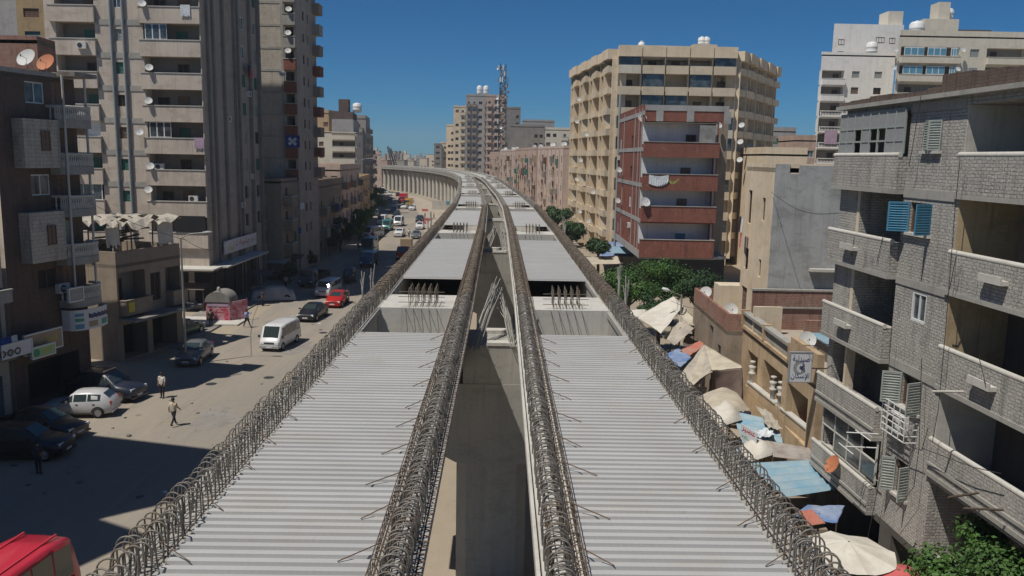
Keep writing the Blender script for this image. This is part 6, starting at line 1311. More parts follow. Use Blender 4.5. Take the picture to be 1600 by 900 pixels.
def tuktuk(name,label):
    root=thing(name,label,'tuk-tuk',(0,0,0),0); st=[(1.3,.35,.55,.7,.3,.32,.25),(1.0,.25,.7,.95,.5,.55,.42),(.7,.22,.8,1.6,.62,.64,.5),(0,.22,.85,1.72,.65,.66,.55),(-.9,.24,.85,1.7,.65,.66,.55),(-1.25,.3,.85,1.5,.6,.62,.52)]
    b,V,n,panel=car_body(root,st,'paint_black',(2,4),split=[2,3]); q=[V[1*n+6],V[2*n+6],V[2*n+n-6],V[1*n+n-6]]; panel('windscreen',q); wheels(root,[-.8],.66,.24,.14)
    mb=MB(); mb.lathe([(.1,-.06),(.24,-.06),(.24,.06),(.1,.06)],(1.15,0,.24),12,0,(0,1,0)); mb.build('wheel',M['tyre'],root,True); return root
def put(o,p,rz,s=1.0): o.location=(p.x,p.y,.006); o.rotation_euler=(0,0,rz); o.scale=(s,s,s)
def putaxle(o,fx,fy,rx,ry,s=1.0):
    a=un(fx,fy); b=un(rx,ry); put(o,(a+b)/2,math.atan2(a.y-b.y,a.x-b.x),s)
def head(o,x,y,deg=-90,s=1.0,L=2.0):   # nearest point of the vehicle on the ground
    p=un(x,y); d=Vector((math.cos(R(deg)),math.sin(R(deg)),0)); put(o,p-d*L*(1 if d.y<0 else -1),R(deg),s)
putaxle(hatchback('parked_car','silver hatchback parked side-on on the sunny verge facing left','car','paint_silver',3.8),93,648,163,647)
putaxle(hatchback('parked_car','dark blue suv with chrome roof rails parked behind the silver hatchback','car','paint_navy',4.4,.88,1.7,'suv',True),196,624,140,620)
putaxle(hatchback('parked_car','black car in the shade, farther of the two at the left edge','car','paint_black',4.4,.86,1.45,'sedan'),112,684,28,676)
putaxle(hatchback('parked_car','black station car in the shade, nearer of the two at the left edge','car','paint_black',4.4,.88,1.62,'suv'),82,712,-8,712)
putaxle(hatchback('parked_car','dark grey green car parked by the street lamp beside the brown house','car','paint_grey',4.2,.84,1.42,'sedan'),290,575,318,553)
putaxle(hatchback('parked_car','green car mostly hidden behind the street lamp near the dome kiosk','car','paint_green',4.0,.82,1.42,'sedan'),298,520,278,527)
head(minibus('minibus','white minibus driving towards the camera on the sunny road','minibus','paint_white',4.8,.88,2.08),421,550,-97,.93,2.2)
head(hatchback('moving_car','black sedan with bright bonnet glint driving behind the white minibus','car','paint_black',4.4,.87,1.4,'sedan'),477,504,-95,1.0,2.1)
head(hatchback('moving_car','red saloon car at the edge of the tower shadow','car','paint_red',4.1,.84,1.42,'sedan'),519,482,-92,1.0,2.0)
head(minibus('moving_van','pale blue white van passing beside the red saloon in the shadow','van','paint_silver',4.2,.84,1.75),504,466,-96,1.0,2.0)
head(tuktuk('tuk_tuk','black tuk-tuk crossing the sunlit strip between two tower shadows'),543,444,-88,1.0,1.2)
head(boxtruck('pickup_truck','dark blue truck with a load leading the queue in the second shadow','truck','paint_blue','paint_navy',4.8,.92,1.9),572,419,-90,1.0,2.4)
head(minibus('minibus','cream topped teal bus right behind the dark blue truck','bus','paint_teal',5.6,.98,2.5,'paint_cream'),573,399,-90,1.0,2.8)
head(minibus('minibus','white minibus parked aslant under the dark street tree','minibus','paint_white',4.9,.88,2.1),572,373,-112,1.0,2.4)
head(minibus('minibus','green minibus driving in the middle of the far road','minibus','paint_teal',4.8,.88,2.1),603,361,-90,1.0,2.4)
head(minibus('minibus','white and yellow minibus just left of the green minibus','minibus','paint_white',4.8,.88,2.1,'paint_yellow'),595,352,-90,1.0,2.4)
head(minibus('minibus','white minibus right of the green minibus','minibus','paint_white',4.8,.88,2.1),621,354,-90,1.0,2.4)
head(hatchback('moving_car','white estate car alone below the right white minibus','car','paint_white',4.3,.85,1.5,'suv'),622,371,-90,1.0,2.1)
head(hatchback('parked_car','dark car nearest the viaduct edge beside the standing man','car','paint_grey',4.2,.84,1.42,'sedan'),650,374,-85,1.0,2.1)
head(hatchback('parked_car','white car second from the near end by the site barrier','car','paint_white',4.2,.84,1.45,'hatch'),655,359,-88,1.0,2.0)
head(hatchback('parked_car','grey black car behind the white one by the site barrier','car','paint_navy',4.3,.86,1.55,'suv'),655,348,-88,1.0,2.0)
head(hatchback('moving_car','blue white car ahead of the bright row in the far traffic','car','paint_blue',4.2,.84,1.45,'hatch'),614,332,-90,1.0,2.0)
head(hatchback('moving_car','black suv in the shadow stripe of the far traffic','car','paint_black',4.4,.88,1.7,'suv'),618,342,-90,1.0,2.0)
head(hatchback('moving_car','white car in front of the dark pair in the far traffic','car','paint_white',4.2,.84,1.45,'sedan'),615,325,-90,1.0,2.0)
head(hatchback('moving_car','dark car left of the pair under the far green tree','car','paint_navy',4.2,.84,1.45,'sedan'),608,318,-90,1.0,2.0)
head(hatchback('moving_car','white hatchback left of the yellow truck','car','paint_white',4.2,.84,1.45,'hatch'),630,327,-90,1.0,2.0)
head(boxtruck('tipper_truck','yellow truck among the far traffic','truck','paint_yellow','paint_yellow',5.6,1.05,2.3),636,323,-90,1.0,2.6)
head(boxtruck('lorry','red lorry behind the yellow truck','truck','barrier_red' if False else 'paint_crimson','paint_crimson',6.5,1.15,2.8),628,317,-90,1.0,3.0)
head(hatchback('moving_car','white car right of the yellow truck','car','paint_white',4.2,.84,1.45,'hatch'),643,329,-90,1.0,2.0)
for k,(x,y,m_) in enumerate(((592,301,'paint_tan'),(603,302,'paint_white'),(609,306,'paint_silver'),(622,307,'paint_black'),(598,296,'paint_white'),(587,337,'paint_silver'))):
    head(hatchback('moving_car',f'{["tan","white","silver","black","small white","silver parked"][k]} car in the farthest traffic where the street meets the viaduct' if k<5 else 'silver car parked beside the bright green bush','car',m_,4.2,.84,1.45,'hatch',det=False),x,y,-80,1.0,2.0)
b_=bigbus('tour_bus','crimson bus seen from above in the bottom left corner','paint_crimson')
def place_bus():
    a=un(112,838,2.5); b=un(20,905,2.5); d=(a-b).normalized(); e=math.atan2(d.y,d.x); c=a-d*2.9; n=Vector((-d.y,d.x,0)); c=c+n*.95
    b_.location=(c.x,c.y,.006); b_.rotation_euler=(0,0,e); print('bus',c,math.degrees(e))
place_bus()
# car under a dust sheet
def covered_car():
    p=un(428,473); t=thing('covered_car','car under a grey dust sheet parked in the tower shadow','covered car',(p.x-.5,p.y+1.5,0),R(200)); mb=MB(); nx,ny=22,12; V=[]
    for i in range(nx+1):
        for j in range(ny+1):
            u=-2.2+4.4*i/nx; v=-1.05+2.1*j/ny; prof=.95+.42*max(0,1-((u+.2)/1.25)**4)-.25*max(0,(abs(u)-1.7)); e=max(0,1-(abs(v)/.95)**6); z=.12+prof*e*(1 if abs(u)<2.1 else .3)+random.uniform(-.02,.02); V.append((u,v*(1-.04*z),max(.02,z)))
    mb.add(V,[(i*(ny+1)+j,(i+1)*(ny+1)+j,(i+1)*(ny+1)+j+1,i*(ny+1)+j+1) for i in range(nx) for j in range(ny)],0,True); mb.build('dust_sheet',M['cloth_cover_grey'],t,True)
    wheels(t,[1.3,-1.3],.9,.3)
covered_car()
# handcart and low van in the shade by the trees
head(boxtruck('parked_truck','dark open truck parked in deep shade beside the street trees','truck','paint_grey','paint_navy',5,.95,2.0,True),478,450,-100,1.0,2.4)
# olive container and red truck by the viaduct edge
p=un(634,389); t=thing('site_container','small olive container standing by the viaduct above the red truck','container',(p.x,p.y,0)); mb=MB(); mb.box(p.x-.9,p.x+.9,p.y,p.y+2,.1,1.6); mb.build('shell',M['sign_tan'],t); [ (q:=MB(),q.box(p.x-.8+k*.3,p.x-.7+k*.3,p.y-.03,p.y-.001,.2,1.5),q.build('rib',M['sign_tan'],t)) for k in range(6)]
head(boxtruck('red_truck','red truck half hidden behind the left edge of the viaduct','truck','paint_red','paint_red',4.6,.95,1.9,True),629,409,-90,1.0,2.3)
# ================================================================== PEOPLE
def person(loc,rz,label,shirt,trouser,pose='stand',h=1.62,sleeve=True,robe=False,group=None,seat=0):
    s=h/1.75
    hip=.92; sh=1.43
    P={'pelvis':(0,0,hip),'waist':(0,0,1.08),'chest':(0.01,0,1.3),'neck':(0.01,0,1.48),'head0':(.02,0,1.56),'head1':(.025,0,1.67),'head2':(.015,0,1.745)}
    def leg(sd,th,kn): # thigh and knee angles
        hp=Vector((0,sd*.1,hip-.05)); k=hp+Vector((math.sin(th)*.42,0,-math.cos(th)*.42)); a=k+Vector((math.sin(th-kn)*.4,0,-math.cos(th-kn)*.4)); t=a+Vector((.17,sd*.02,-.03)); return hp,k,a,t
    poses={'stand':((.05,.05),(-.04,.02),(.1,.25),(-.05,.3)),'walk':((.38,.1),(-.3,.35),(-.35,.4),(.35,.5)),'stride':((.5,.05),(-.42,.1),(.9,1.6),(.8,1.7)),'sit':((1.2,1.2),(1.2,1.2),(.7,.5),(.7,.5)),'lean':((.1,.05),(-.1,.1),(.8,1.2),(.8,1.2))}
    (lt,lk),(rt_,rk),(la,le),(ra,re)=poses[pose]
    L=leg(1,lt,lk); Rr=leg(-1,rt_,rk)
    def arm(sd,a,e):
        s0=Vector((0,sd*.2,sh)); el=s0+Vector((math.sin(a)*.28,sd*.05,-math.cos(a)*.28)); w_=el+Vector((math.sin(a+e)*.25,sd*-.01,-math.cos(a+e)*.25)); hnd=w_+(w_-el).normalized()*.09; return s0,el,w_,hnd
    A=arm(1,la,le); B=arm(-1,ra,re)
    verts=[];rad=[];edges=[];seg=[]
    def chain(pts,rs,tagn,start=None):
        idx=[]; prev=start
        for p,r in zip(pts,rs):
            verts.append(Vector(p)); rad.append(r); i=len(verts)-1
            if prev is not None: edges.append((prev,i)); seg.append((prev,i,tagn))
            prev=i; idx.append(i)
        return idx
    t=chain([P['pelvis'],P['waist'],P['chest'],(0,0,1.42)],[.15,.135,.155,.11],'shirt')
    seg[0]=(seg[0][0],seg[0][1],'shirt')
    n=chain([P['neck'],P['head0'],P['head1'],P['head2']],[.055,.075,.095,.07],'skin',t[-1])
    for q in (L,Rr): chain([q[0],q[1],q[2],q[3]],[.1,.07,.05,.04],'leg',t[0])
    for q in (A,B): chain([q[0],q[1],q[2],q[3]],[.068,.05,.036,.038],'arm',t[2])
    me=bpy.data.meshes.new('body'); me.from_pydata([tuple(v) for v in verts],edges,[]); ob=bpy.data.objects.new('body',me); col.objects.link(ob)
    sk=ob.modifiers.new('s','SKIN'); ss=ob.modifiers.new('b','SUBSURF'); ss.levels=1; ss.render_levels=1
    for i,v in enumerate(me.skin_vertices[0].data): v.radius=(rad[i],rad[i]*(1.28 if i in t else 1)) if i in t else (rad[i],rad[i])
    me.skin_vertices[0].data[0].use_root=True
    bpy.context.view_layer.update(); dg=bpy.context.evaluated_depsgraph_get(); nm=bpy.data.meshes.new_from_object(ob.evaluated_get(dg)); bpy.data.objects.remove(ob)
    for k in ('skin',shirt,trouser,'dark'): nm.materials.append(M[k])
    for p in nm.polygons:
        c=p.center; best=None;bd=9
        for a,b,tg in seg:
            va,vb=verts[a],verts[b]; ab=vb-va; u=max(0,min(1,(c-va).dot(ab)/max(1e-6,ab.length_squared))); d=(c-(va+ab*u)).length-.4*(rad[a]+(rad[b]-rad[a])*u)
            if d<bd: bd=d; best=(tg,u,b)
        tg=best[0]; mi={'shirt':1,'skin':0,'leg':2,'arm':0}[tg]
        if tg=='arm': mi=1 if (best[2]-0)%4==(t[-1]+4+4*2+2)%4 and False else (1 if c.z>1.18 and abs(c.y)>.1 else 0)
        if tg=='leg' and c.z<.1 and not robe: mi=3
        if robe and tg in('leg','shirt'): mi=1
        if tg=='shirt' and c.z<.96: mi=2 if not robe else 1
        p.material_index=mi; p.use_smooth=True
    root=thing('person',label,'person',loc,rz,group); root.scale=(s,s,s); b=bpy.data.objects.new('body',nm); col.objects.link(b); b.parent=root
    mb=MB(); mb.lathe([(.0,.115),(.06,.1),(.1,.05),(.108,-.01),(.1,-.05)],(.005,0,1.66),12); mb.build('hair',M['hair'],root,True)
    return root
def on(x,y): p=un(x,y); return (p.x,p.y,.006)
person(on(254,622),R(-100),'man in a white shirt and black trousers standing on the sunny verge','shirt_white','trouser_dark','stand')
person(on(272,666),R(70),'man in a cream shirt and dark shorts walking near the foreground shadow','shirt_cream','trouser_dark','walk')
person(on(386,512),R(-35),'man in a white and blue vest striding past the dome kiosk','shirt_blue','trouser_dark','stride')
person(on(61,741),R(90),'dark clothed person standing in the shade beside the black cars','shirt_dark','trouser_dark','stand')
person(on(584,377),R(120),'person in dark red clothes walking beside the parked white minibus','shirt_red','trouser_dark','walk')
person(on(582,376),R(100),'person in black walking just left of the one in red','shirt_dark','trouser_dark','walk')
person(on(639,371),R(90),'man in a white shirt standing between the estate car and the dark car','shirt_white','trouser_dark','stand')
person(on(664,343),R(30),'dark clothed person beside the red site barrier','shirt_dark','trouser_dark','stand')
person(on(678,343),R(180),'worker in dark clothes on the sandy strip under the viaduct','shirt_dark','trouser_dark','walk')
q=un(543,474); person((q.x,q.y,.0),R(-90),'rider in dark shirt sitting on the small motorbike','shirt_dark','trouser_dark','sit')
bk=thing('motorbike','small motorbike with a rider beside the red saloon','motorbike',(q.x,q.y-.1,0),R(-90)); 
for x in (-.6,.62): mb=MB(); mb.lathe([(.18,-.05),(.3,-.05),(.3,.05),(.18,.05)],(x,0,.3),14,0,(0,1,0)); mb.build('wheel',M['tyre'],bk,True)
mb=MB(); mb.tube([(-.6,0,.3),(-.2,0,.6),(.35,0,.6),(.62,0,.3)],.05,6); mb.tube([(.35,0,.6),(.5,0,.95)],.03,6); mb.tube([(.48,-.3,.98),(.48,.3,.98)],.02,6); mb.build('bike_frame',M['dark_metal'],bk,True); mb=MB(); mb.obox((-.25,0,.7),(.35,0,0),(0,.12,0),(0,0,.06)); mb.build('saddle',M['dark'],bk,True); mb=MB(); mb.obox((.15,0,.68),(.2,0,0),(0,.13,0),(0,0,.1)); mb.build('fuel_tank',M['sign_white'],bk,True)
# two people on the tower loggia
for x,y,l,c in ((223,64,'person in white leaning on a high loggia parapet of the beige tower','shirt_white'),(241,64,'person in teal leaning on a high loggia parapet of the beige tower','shirt_blue')):
    s,z=T1F.hit(x,y,.0); p=T1F.P(s,z-1.28,-.25); person(tuple(p),R(-90),l,c,'trouser_dark','lean')
# ================================================================== TREES
def tree(name,label,c,r,hz,trunk_r=.14,leaf='leaf',n=5200,ls=.16,lobes=9,group=None,base=0.0,seed=0):
    """c: crown centre, r: crown radius, hz: crown half height"""
    rnd=random.Random(seed+int(c.x*31+c.y*7)); t=thing(name,label,'tree',(c.x,c.y,base),0,group)
    mb=MB(); L=[]
    for k in range(lobes):
        a=rnd.uniform(0,6.283); q=rnd.uniform(.25,.78); u=rnd.uniform(-.55,.75); L.append((Vector((c.x+math.cos(a)*r*q*math.sqrt(1-u*u*.7),c.y+math.sin(a)*r*q*math.sqrt(1-u*u*.7),c.z+u*hz*.8)),r*rnd.uniform(.3,.48),rnd.uniform(.6,.85)))
    bz=base; fork=Vector((c.x+rnd.uniform(-.2,.2),c.y,max(bz+.8,c.z-hz*.9)))
    mb.tube([(c.x,c.y,bz-.05),(c.x+rnd.uniform(-.1,.1),c.y,bz+(fork.z-bz)*.5),fork],[trunk_r*1.3,trunk_r,trunk_r*.85],8)
    for p,rr,_ in L: mid=fork.lerp(p,.5)+Vector((rnd.uniform(-.2,.2),rnd.uniform(-.2,.2),rnd.uniform(0,.3))); mb.tube([fork,mid,p],[trunk_r*.6,trunk_r*.35,trunk_r*.12],5)
    mb.build('trunk',M['bark'],t)
    lm=MB(); V=lm.v; Fc=lm.f
    for k in range(n):
        p,rr,fl=L[rnd.randrange(lobes)]
        d=Vector((rnd.gauss(0,1),rnd.gauss(0,1),rnd.gauss(0,1))); d.normalize(); q=rr*(rnd.random()**.45)*(1+.35*rnd.random()**3); o=p+Vector((d.x*q,d.y*q,d.z*q*fl))
        s=ls*rnd.uniform(.6,1.35); nrm=(d+Vector((rnd.uniform(-.8,.8),rnd.uniform(-.8,.8),rnd.uniform(-.3,1.0)))).normalized(); a=nrm.orthogonal().normalized(); a=(a*math.cos(q*40)+nrm.cross(a)*math.sin(q*40)); b=nrm.cross(a)
        i=len(V); V.extend((tuple(o+a*s),tuple(o+b*s*.45),tuple(o-a*s*.7),tuple(o-b*s*.45))); Fc.append((i,i+1,i+2,i+3)); lm.m.append(0); lm.sm.append(False)
    lm.build('crown',M[leaf],t); return t
GT='trees by the market on the right'; GS='street trees along the left pavement'
def TR(x,y,Y,rp,hp,*a,**k): c=atY(x,y,Y); s=FPX/Y; return c,rp/s,hp/s
for i,(x,y,Y,rp,hp,lf,lab) in enumerate(((985,448,70,46,34,'leaf','green tree with bright top, first from the viaduct in the market clump'),(1040,438,74,52,38,'leaf','broad green tree in the middle of the market clump before the red building'),(1095,455,72,44,36,'leaf_dark','darker green tree right of the middle in the market clump'),(1140,468,70,28,24,'leaf_dark','small green tree at the right end of the market clump beside the beige house'),(1030,480,64,34,22,'leaf_dark','low dark tree in front of the market clump above the canvas awning'))):
    c,r,h=TR(x,y,Y,rp,hp); tree('market_tree',lab,c,r,h,.16,lf,9000 if i<3 else 5000,.13,13,GT,seed=i)
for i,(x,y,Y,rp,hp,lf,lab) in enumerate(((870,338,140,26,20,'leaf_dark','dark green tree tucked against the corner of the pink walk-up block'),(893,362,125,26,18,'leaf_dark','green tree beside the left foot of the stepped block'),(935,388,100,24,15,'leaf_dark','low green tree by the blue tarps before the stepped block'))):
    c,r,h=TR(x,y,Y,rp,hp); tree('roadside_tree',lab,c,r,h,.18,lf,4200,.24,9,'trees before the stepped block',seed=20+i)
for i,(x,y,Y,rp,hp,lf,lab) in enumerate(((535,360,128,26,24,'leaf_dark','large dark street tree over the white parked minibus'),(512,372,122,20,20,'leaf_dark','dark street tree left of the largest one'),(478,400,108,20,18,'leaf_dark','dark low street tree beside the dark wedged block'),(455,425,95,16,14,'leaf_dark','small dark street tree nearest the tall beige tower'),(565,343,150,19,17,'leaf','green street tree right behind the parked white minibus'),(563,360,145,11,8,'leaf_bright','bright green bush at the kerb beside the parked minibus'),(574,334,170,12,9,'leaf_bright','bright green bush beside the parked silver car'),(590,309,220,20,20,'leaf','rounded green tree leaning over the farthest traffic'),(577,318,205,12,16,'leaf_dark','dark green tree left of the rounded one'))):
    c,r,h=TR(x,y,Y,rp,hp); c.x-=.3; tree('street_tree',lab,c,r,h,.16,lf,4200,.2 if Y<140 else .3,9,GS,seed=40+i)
c=un(1530,880,4.2); c.x+=.6; tree('leafy_tree','bright green leafy tree at the bottom right corner below the grey brick house',Vector((c.x,c.y,3.7)),2.1,1.5,.13,'leaf',18000,.085,14,None,seed=71)
c=un(1590,850,5.2); tree('leafy_tree','leafy tree top at the right picture edge beside the bottom loggia',Vector((c.x+.3,c.y,4.0)),1.0,1.3,.1,'leaf',6000,.08,9,None,seed=72)
# ================================================================== STREET LAMPS
def lamp(x,y,ytop,label,Y=None,arm=1.6,dirx=1,double=False):
    p=un(x,y); z=atY(x,ytop,p.y).z; t=thing('street_lamp',label,'street lamp',(p.x,p.y,0),0,'street lamps'); mb=MB(); mb.tube([(p.x,p.y,0),(p.x,p.y,z*.5),(p.x,p.y,z)],[.1,.08,.06],8); mb.build('pole',M['pole_metal'],t)
    mb=MB(); mb.tube([(p.x,p.y,z-.02),(p.x+dirx*arm*.4,p.y,z+.3),(p.x+dirx*arm,p.y,z+.4)],.035,6); a=mb.build('arm',M['pole_metal'],t)
    mb=MB(); mb.lathe([(0,-.35),(.1,-.3),(.13,0),(.09,.3),(0,.38)],(p.x+dirx*(arm+.25),p.y,z+.4),10,0,(dirx,0,.1)); mb.build('lamp_head',M['sign_grey'],t)
    mb=MB(); mb.box(p.x-.16,p.x+.16,p.y-.16,p.y+.16,0,.25); mb.build('base',M['concrete'],t); return t
lamp(291,570,372,'tall slim street lamp standing before the brown house'); lamp(405,430,318,'street lamp before the narrow dark block between the towers')
lamp(483,405,282,'street lamp rising by the dark street trees'); lamp(537,362,260,'street lamp with curved arm beside the largest street tree'); lamp(566,345,250,'street lamp farthest along the left kerb',arm=2.2)
# lamp head above the canvas awning on the right
p=atY(1052,462,58); t=thing('street_lamp','old lamp on a short arm above the big canvas awning','street lamp',(p.x+.6,p.y,0)); mb=MB(); mb.tube([(p.x+.6,p.y,0),(p.x+.6,p.y,p.z+.1)],.07,6); mb.build('pole',M['pole_metal'],t); mb=MB(); mb.tube([(p.x+.6,p.y,p.z),(p.x-.3,p.y,p.z+.35)],.03,6); mb.build('arm',M['pole_metal'],t); mb=MB(); mb.lathe([(0,-.35),(.1,-.28),(.13,.05),(0,.35)],(p.x-.5,p.y,p.z+.42),10,0,(1,0,-.3)); mb.build('lamp_head',M['sign_white'],t)
# ================================================================== DOME KIOSK AND SIDE BOARD
p=un(341,503); t=thing('dome_kiosk','small pink kiosk with a grey domed roof on a low kerb','kiosk',(p.x,p.y,0)); w_=1.05
mb=MB(); mb.box(p.x-w_,p.x+w_,p.y,p.y+2.0,.15,1.75); mb.build('cabin',M['cloth_kiosk'],t)
mb=MB(); mb.box(p.x-w_+.1,p.x+w_-.1,p.y-.03,p.y-.003,1.4,1.68); mb.build('name_board',M['lilac_board'] if 'lilac_board' in M else M['cloth_lilac'],t)
mb=MB(); N=10; vs=[]; 
for k in range(N+1):
    a=math.pi*k/N; vs+= [(p.x-(w_+.08)*math.cos(a),p.y-.08,1.78+.95*math.sin(a)),(p.x-(w_+.08)*math.cos(a),p.y+2.08,1.78+.95*math.sin(a))]
mb.add(vs,[(2*k,2*k+2,2*k+3,2*k+1) for k in range(N)],0,True); mb.add([vs[2*k] for k in range(N+1)],(tuple(range(N+1)),)); mb.add([vs[2*k+1] for k in range(N+1)],(tuple(range(N+1))[::-1],)); mb.build('domed_roof',M['concrete_dark'],t)
mb=MB(); mb.lathe([(.16,0),(.16,.3),(.1,.4),(0,.45)],(p.x,p.y+.4,2.68),8); mb.build('vent',M['concrete'],t)
q=un(372,502); t=thing('folding_board','red and pink lettered board standing right of the dome kiosk','board',(q.x,q.y,0)); mb=MB(); mb.hexa([(q.x-.6,q.y-.3,.15),(q.x+.7,q.y+.6,.15),(q.x+.66,q.y+.66,.15),(q.x-.64,q.y-.24,.15),(q.x-.6,q.y-.3,1.75),(q.x+.7,q.y+.6,1.95),(q.x+.66,q.y+.66,1.95),(q.x-.64,q.y-.24,1.75)]); mb.build('board',M['cloth_kiosk'],t)
a=un(268,507); b=un(372,507); mb=MB(); mb.box(a.x,b.x+.2,a.y-.2,a.y+3,.0,.15); o=mb.build('kerb',M['concrete_pale']); tag(o,None,None,None,'structure')
F_=Fac((p.x-w_,p.y),(p.x+w_,p.y)); lettering(shape('كبده'.replace('ده','\u062f\u0647') if False else 'كبدة'),F_,.35,1.75,.75,1.2,.006,'sign_red',t.parent or bpy.data.objects['dome_kiosk'])
# shop canopy under the tower: benches and stacked goods in shade
for k,(x,y) in enumerate(((300,488),(318,470),(405,462),(432,440),(455,432))):
    p=un(x,y); t=thing('market_stall',f'shaded street stall with dark goods under the left towers, {nth(k)} from the near end','stall',(p.x,p.y,0),0,'shaded stalls under the left towers'); mb=MB(); mb.box(p.x-1,p.x+1,p.y,p.y+1.2,.5,.6); 
    for sx in (-.95,.9):
        for sy in (.03,1.12): mb.box(p.x+sx,p.x+sx+.05,p.y+sy,p.y+sy+.05,.13,.5)
    mb.build('table',M['bark'],t); mb=MB(); 
    for j in range(5): mb.box(p.x-.9+j*.37,p.x-.6+j*.37,p.y+.1,p.y+1.0,.602,.75+.2*random.random())
    mb.build('goods',M[random.choice(('brown_wall','concrete','dark_wall'))],t)
    mb=MB(); mb.quad((p.x-1.3,p.y-.3,2.2),(p.x+1.3,p.y-.3,2.2),(p.x+1.3,p.y+1.5,2.6),(p.x-1.3,p.y+1.5,2.6)); 
    for sx in (-1.2,1.2): mb.tube([(p.x+sx,p.y-.2,.13),(p.x+sx,p.y-.2,2.2)],.03,5)
    mb.build('awning',M['cloth_canvas_grey' if k%2 else 'cloth_brown_curtain'],t)
# ================================================================== MARKET UNDER THE RIGHT EDGE
def sheet(name,label,cat,pts,z,mat,sag=.25,wr=.05,n=22,group=None,parent=None,thick=.02):
    """cloth stretched between four photo points put at heights z"""
    wr*=.38; c=[un(x,y,zz) for (x,y),zz in zip(pts,z)]; mb=MB(); V=[]; rnd=random.Random(int(pts[0][0])); ph=[rnd.uniform(0,6) for _ in range(6)]
    for j in range(n+1):
        for i in range(n+1):
            u=i/n; v=j/n; p=(c[0]*(1-u)+c[1]*u)*(1-v)+(c[3]*(1-u)+c[2]*u)*v; L=(c[1]-c[0]).length
            p.z-=sag*16*u*(1-u)*v*(1-v)*.6; p.z+=wr*(math.sin(u*9+ph[0]+3*v)+.6*math.sin(v*13+ph[1]+u*5)+.5*math.sin((u+v)*21+ph[2])); p.x+=wr*.8*math.sin(v*11+ph[3]); p.y+=wr*.8*math.sin(u*12+ph[4]); V.append(p)
    k=len(V); fs=[(j*(n+1)+i,j*(n+1)+i+1,(j+1)*(n+1)+i+1,(j+1)*(n+1)+i) for j in range(n) for i in range(n)]
    mb.add(V,fs,0,True); o=mb.build(name,M[mat],parent)
    sd=o.modifiers.new('thickness','SOLIDIFY'); sd.thickness=thick
    if parent is None: tag(o,label,cat,group)
    return o
def legs(root,pts,mat='bark',r=.035):
    for p in pts: mb=MB(); mb.tube([(p.x,p.y,0),(p.x,p.y,p.z)],r,5); mb.build('pole',M[mat],root)
def stall(name,label,cat,sheets,poles,mat='bark'):
    p=un(*poles[0]); t=thing(name,label,cat,(p.x,p.y,0),0,None)
    for s_ in sheets: sheet(*s_[:1],None,None,*s_[1:],parent=t)
    legs(t,[un(*q) for q in poles],mat); return t
stall('canvas_awning','large sagging cream canvas awning strung below the market trees','awning',[('canvas',[(1052,463),(1068,478),(1033,521),(996,495)],(4.9,4.6,3.6,3.6),'cloth_canvas_white',.5,.05),('hanging_flap',[(1056,468),(1080,490),(1095,508),(1062,512)],(4.8,4.3,3.6,3.7),'cloth_canvas',.3,.09)],[(1052,463,4.9),(996,495,3.6),(1095,508,3.6)])
stall('folding_awning','brown folding shop awning on a lattice frame below the canvas','awning',[('awning_cloth',[(1062,502),(1085,513),(1054,540),(1037,528)],(3.9,3.8,3.0,3.0),'cloth_canvas_grey',.0,.02)],[(1062,502,3.9),(1085,513,3.8)])
stall('patched_tent','patched cream market tent with a brown curtain wall','tent',[('roof_cloth',[(1100,538),(1162,575),(1112,578),(1070,612)],(4.0,3.6,3.5,2.9),'cloth_canvas',.25,.06),('front_cloth',[(1100,538),(1112,578),(1078,617),(1060,590)],(4.0,3.5,2.6,3.0),'cloth_canvas_grey',.1,.05),('curtain',[(1112,579),(1162,576),(1158,628),(1105,618)],(3.5,3.6,1.9,1.9),'cloth_brown_curtain',0,.07)],[(1100,538,4.0),(1162,575,3.6),(1112,578,3.5)])
stall('market_umbrella','faded red and blue umbrella cloth over the small stall beside the tent','umbrella',[('red_cloth',[(1094,532),(1102,540),(1078,556),(1062,548)],(3.2,3.2,2.8,2.9),'cloth_red',0,.06),('blue_cloth',[(1060,545),(1080,558),(1064,574),(1034,556)],(2.9,2.8,2.6,2.7),'cloth_blue',.1,.06)],[(1070,550,2.8)])
sheet('folded_cloth','small cream cloth spread on the awning edge beside the viaduct','cloth',[(1018,538),(1034,543),(1026,556),(1008,552)],(2.6,2.6,2.4,2.4),'cloth_canvas_white',0,.05,8)
def heap(name,label,pts,z,hgt,mat,seed=1):
    c=[un(x,y,z) for x,y in pts]; n=12; mb=MB(); V=[]; rnd=random.Random(seed); bl=[(rnd.random(),rnd.random(),rnd.uniform(.15,.35),rnd.uniform(.4,1)) for _ in range(7)]
    for j in range(n+1):
        for i in range(n+1):
            u=i/n; v=j/n; p=(c[0]*(1-u)+c[1]*u)*(1-v)+(c[3]*(1-u)+c[2]*u)*v; e=(16*u*(1-u)*v*(1-v))**.5; p.z+=hgt*e*(.55+.45*sum(a_*math.exp(-((u-x)**2+(v-y)**2)/r_**2) for x,y,r_,a_ in bl)); V.append(p)
    mb.add(V,[(j*(n+1)+i,j*(n+1)+i+1,(j+1)*(n+1)+i+1,(j+1)*(n+1)+i) for j in range(n) for i in range(n)],0,True); mb.add([c[0],c[1],c[2],c[3]],((3,2,1,0),)); o=mb.build(name,M[mat]); tag(o,label,'covered goods','covered goods on the stall roofs'); return o
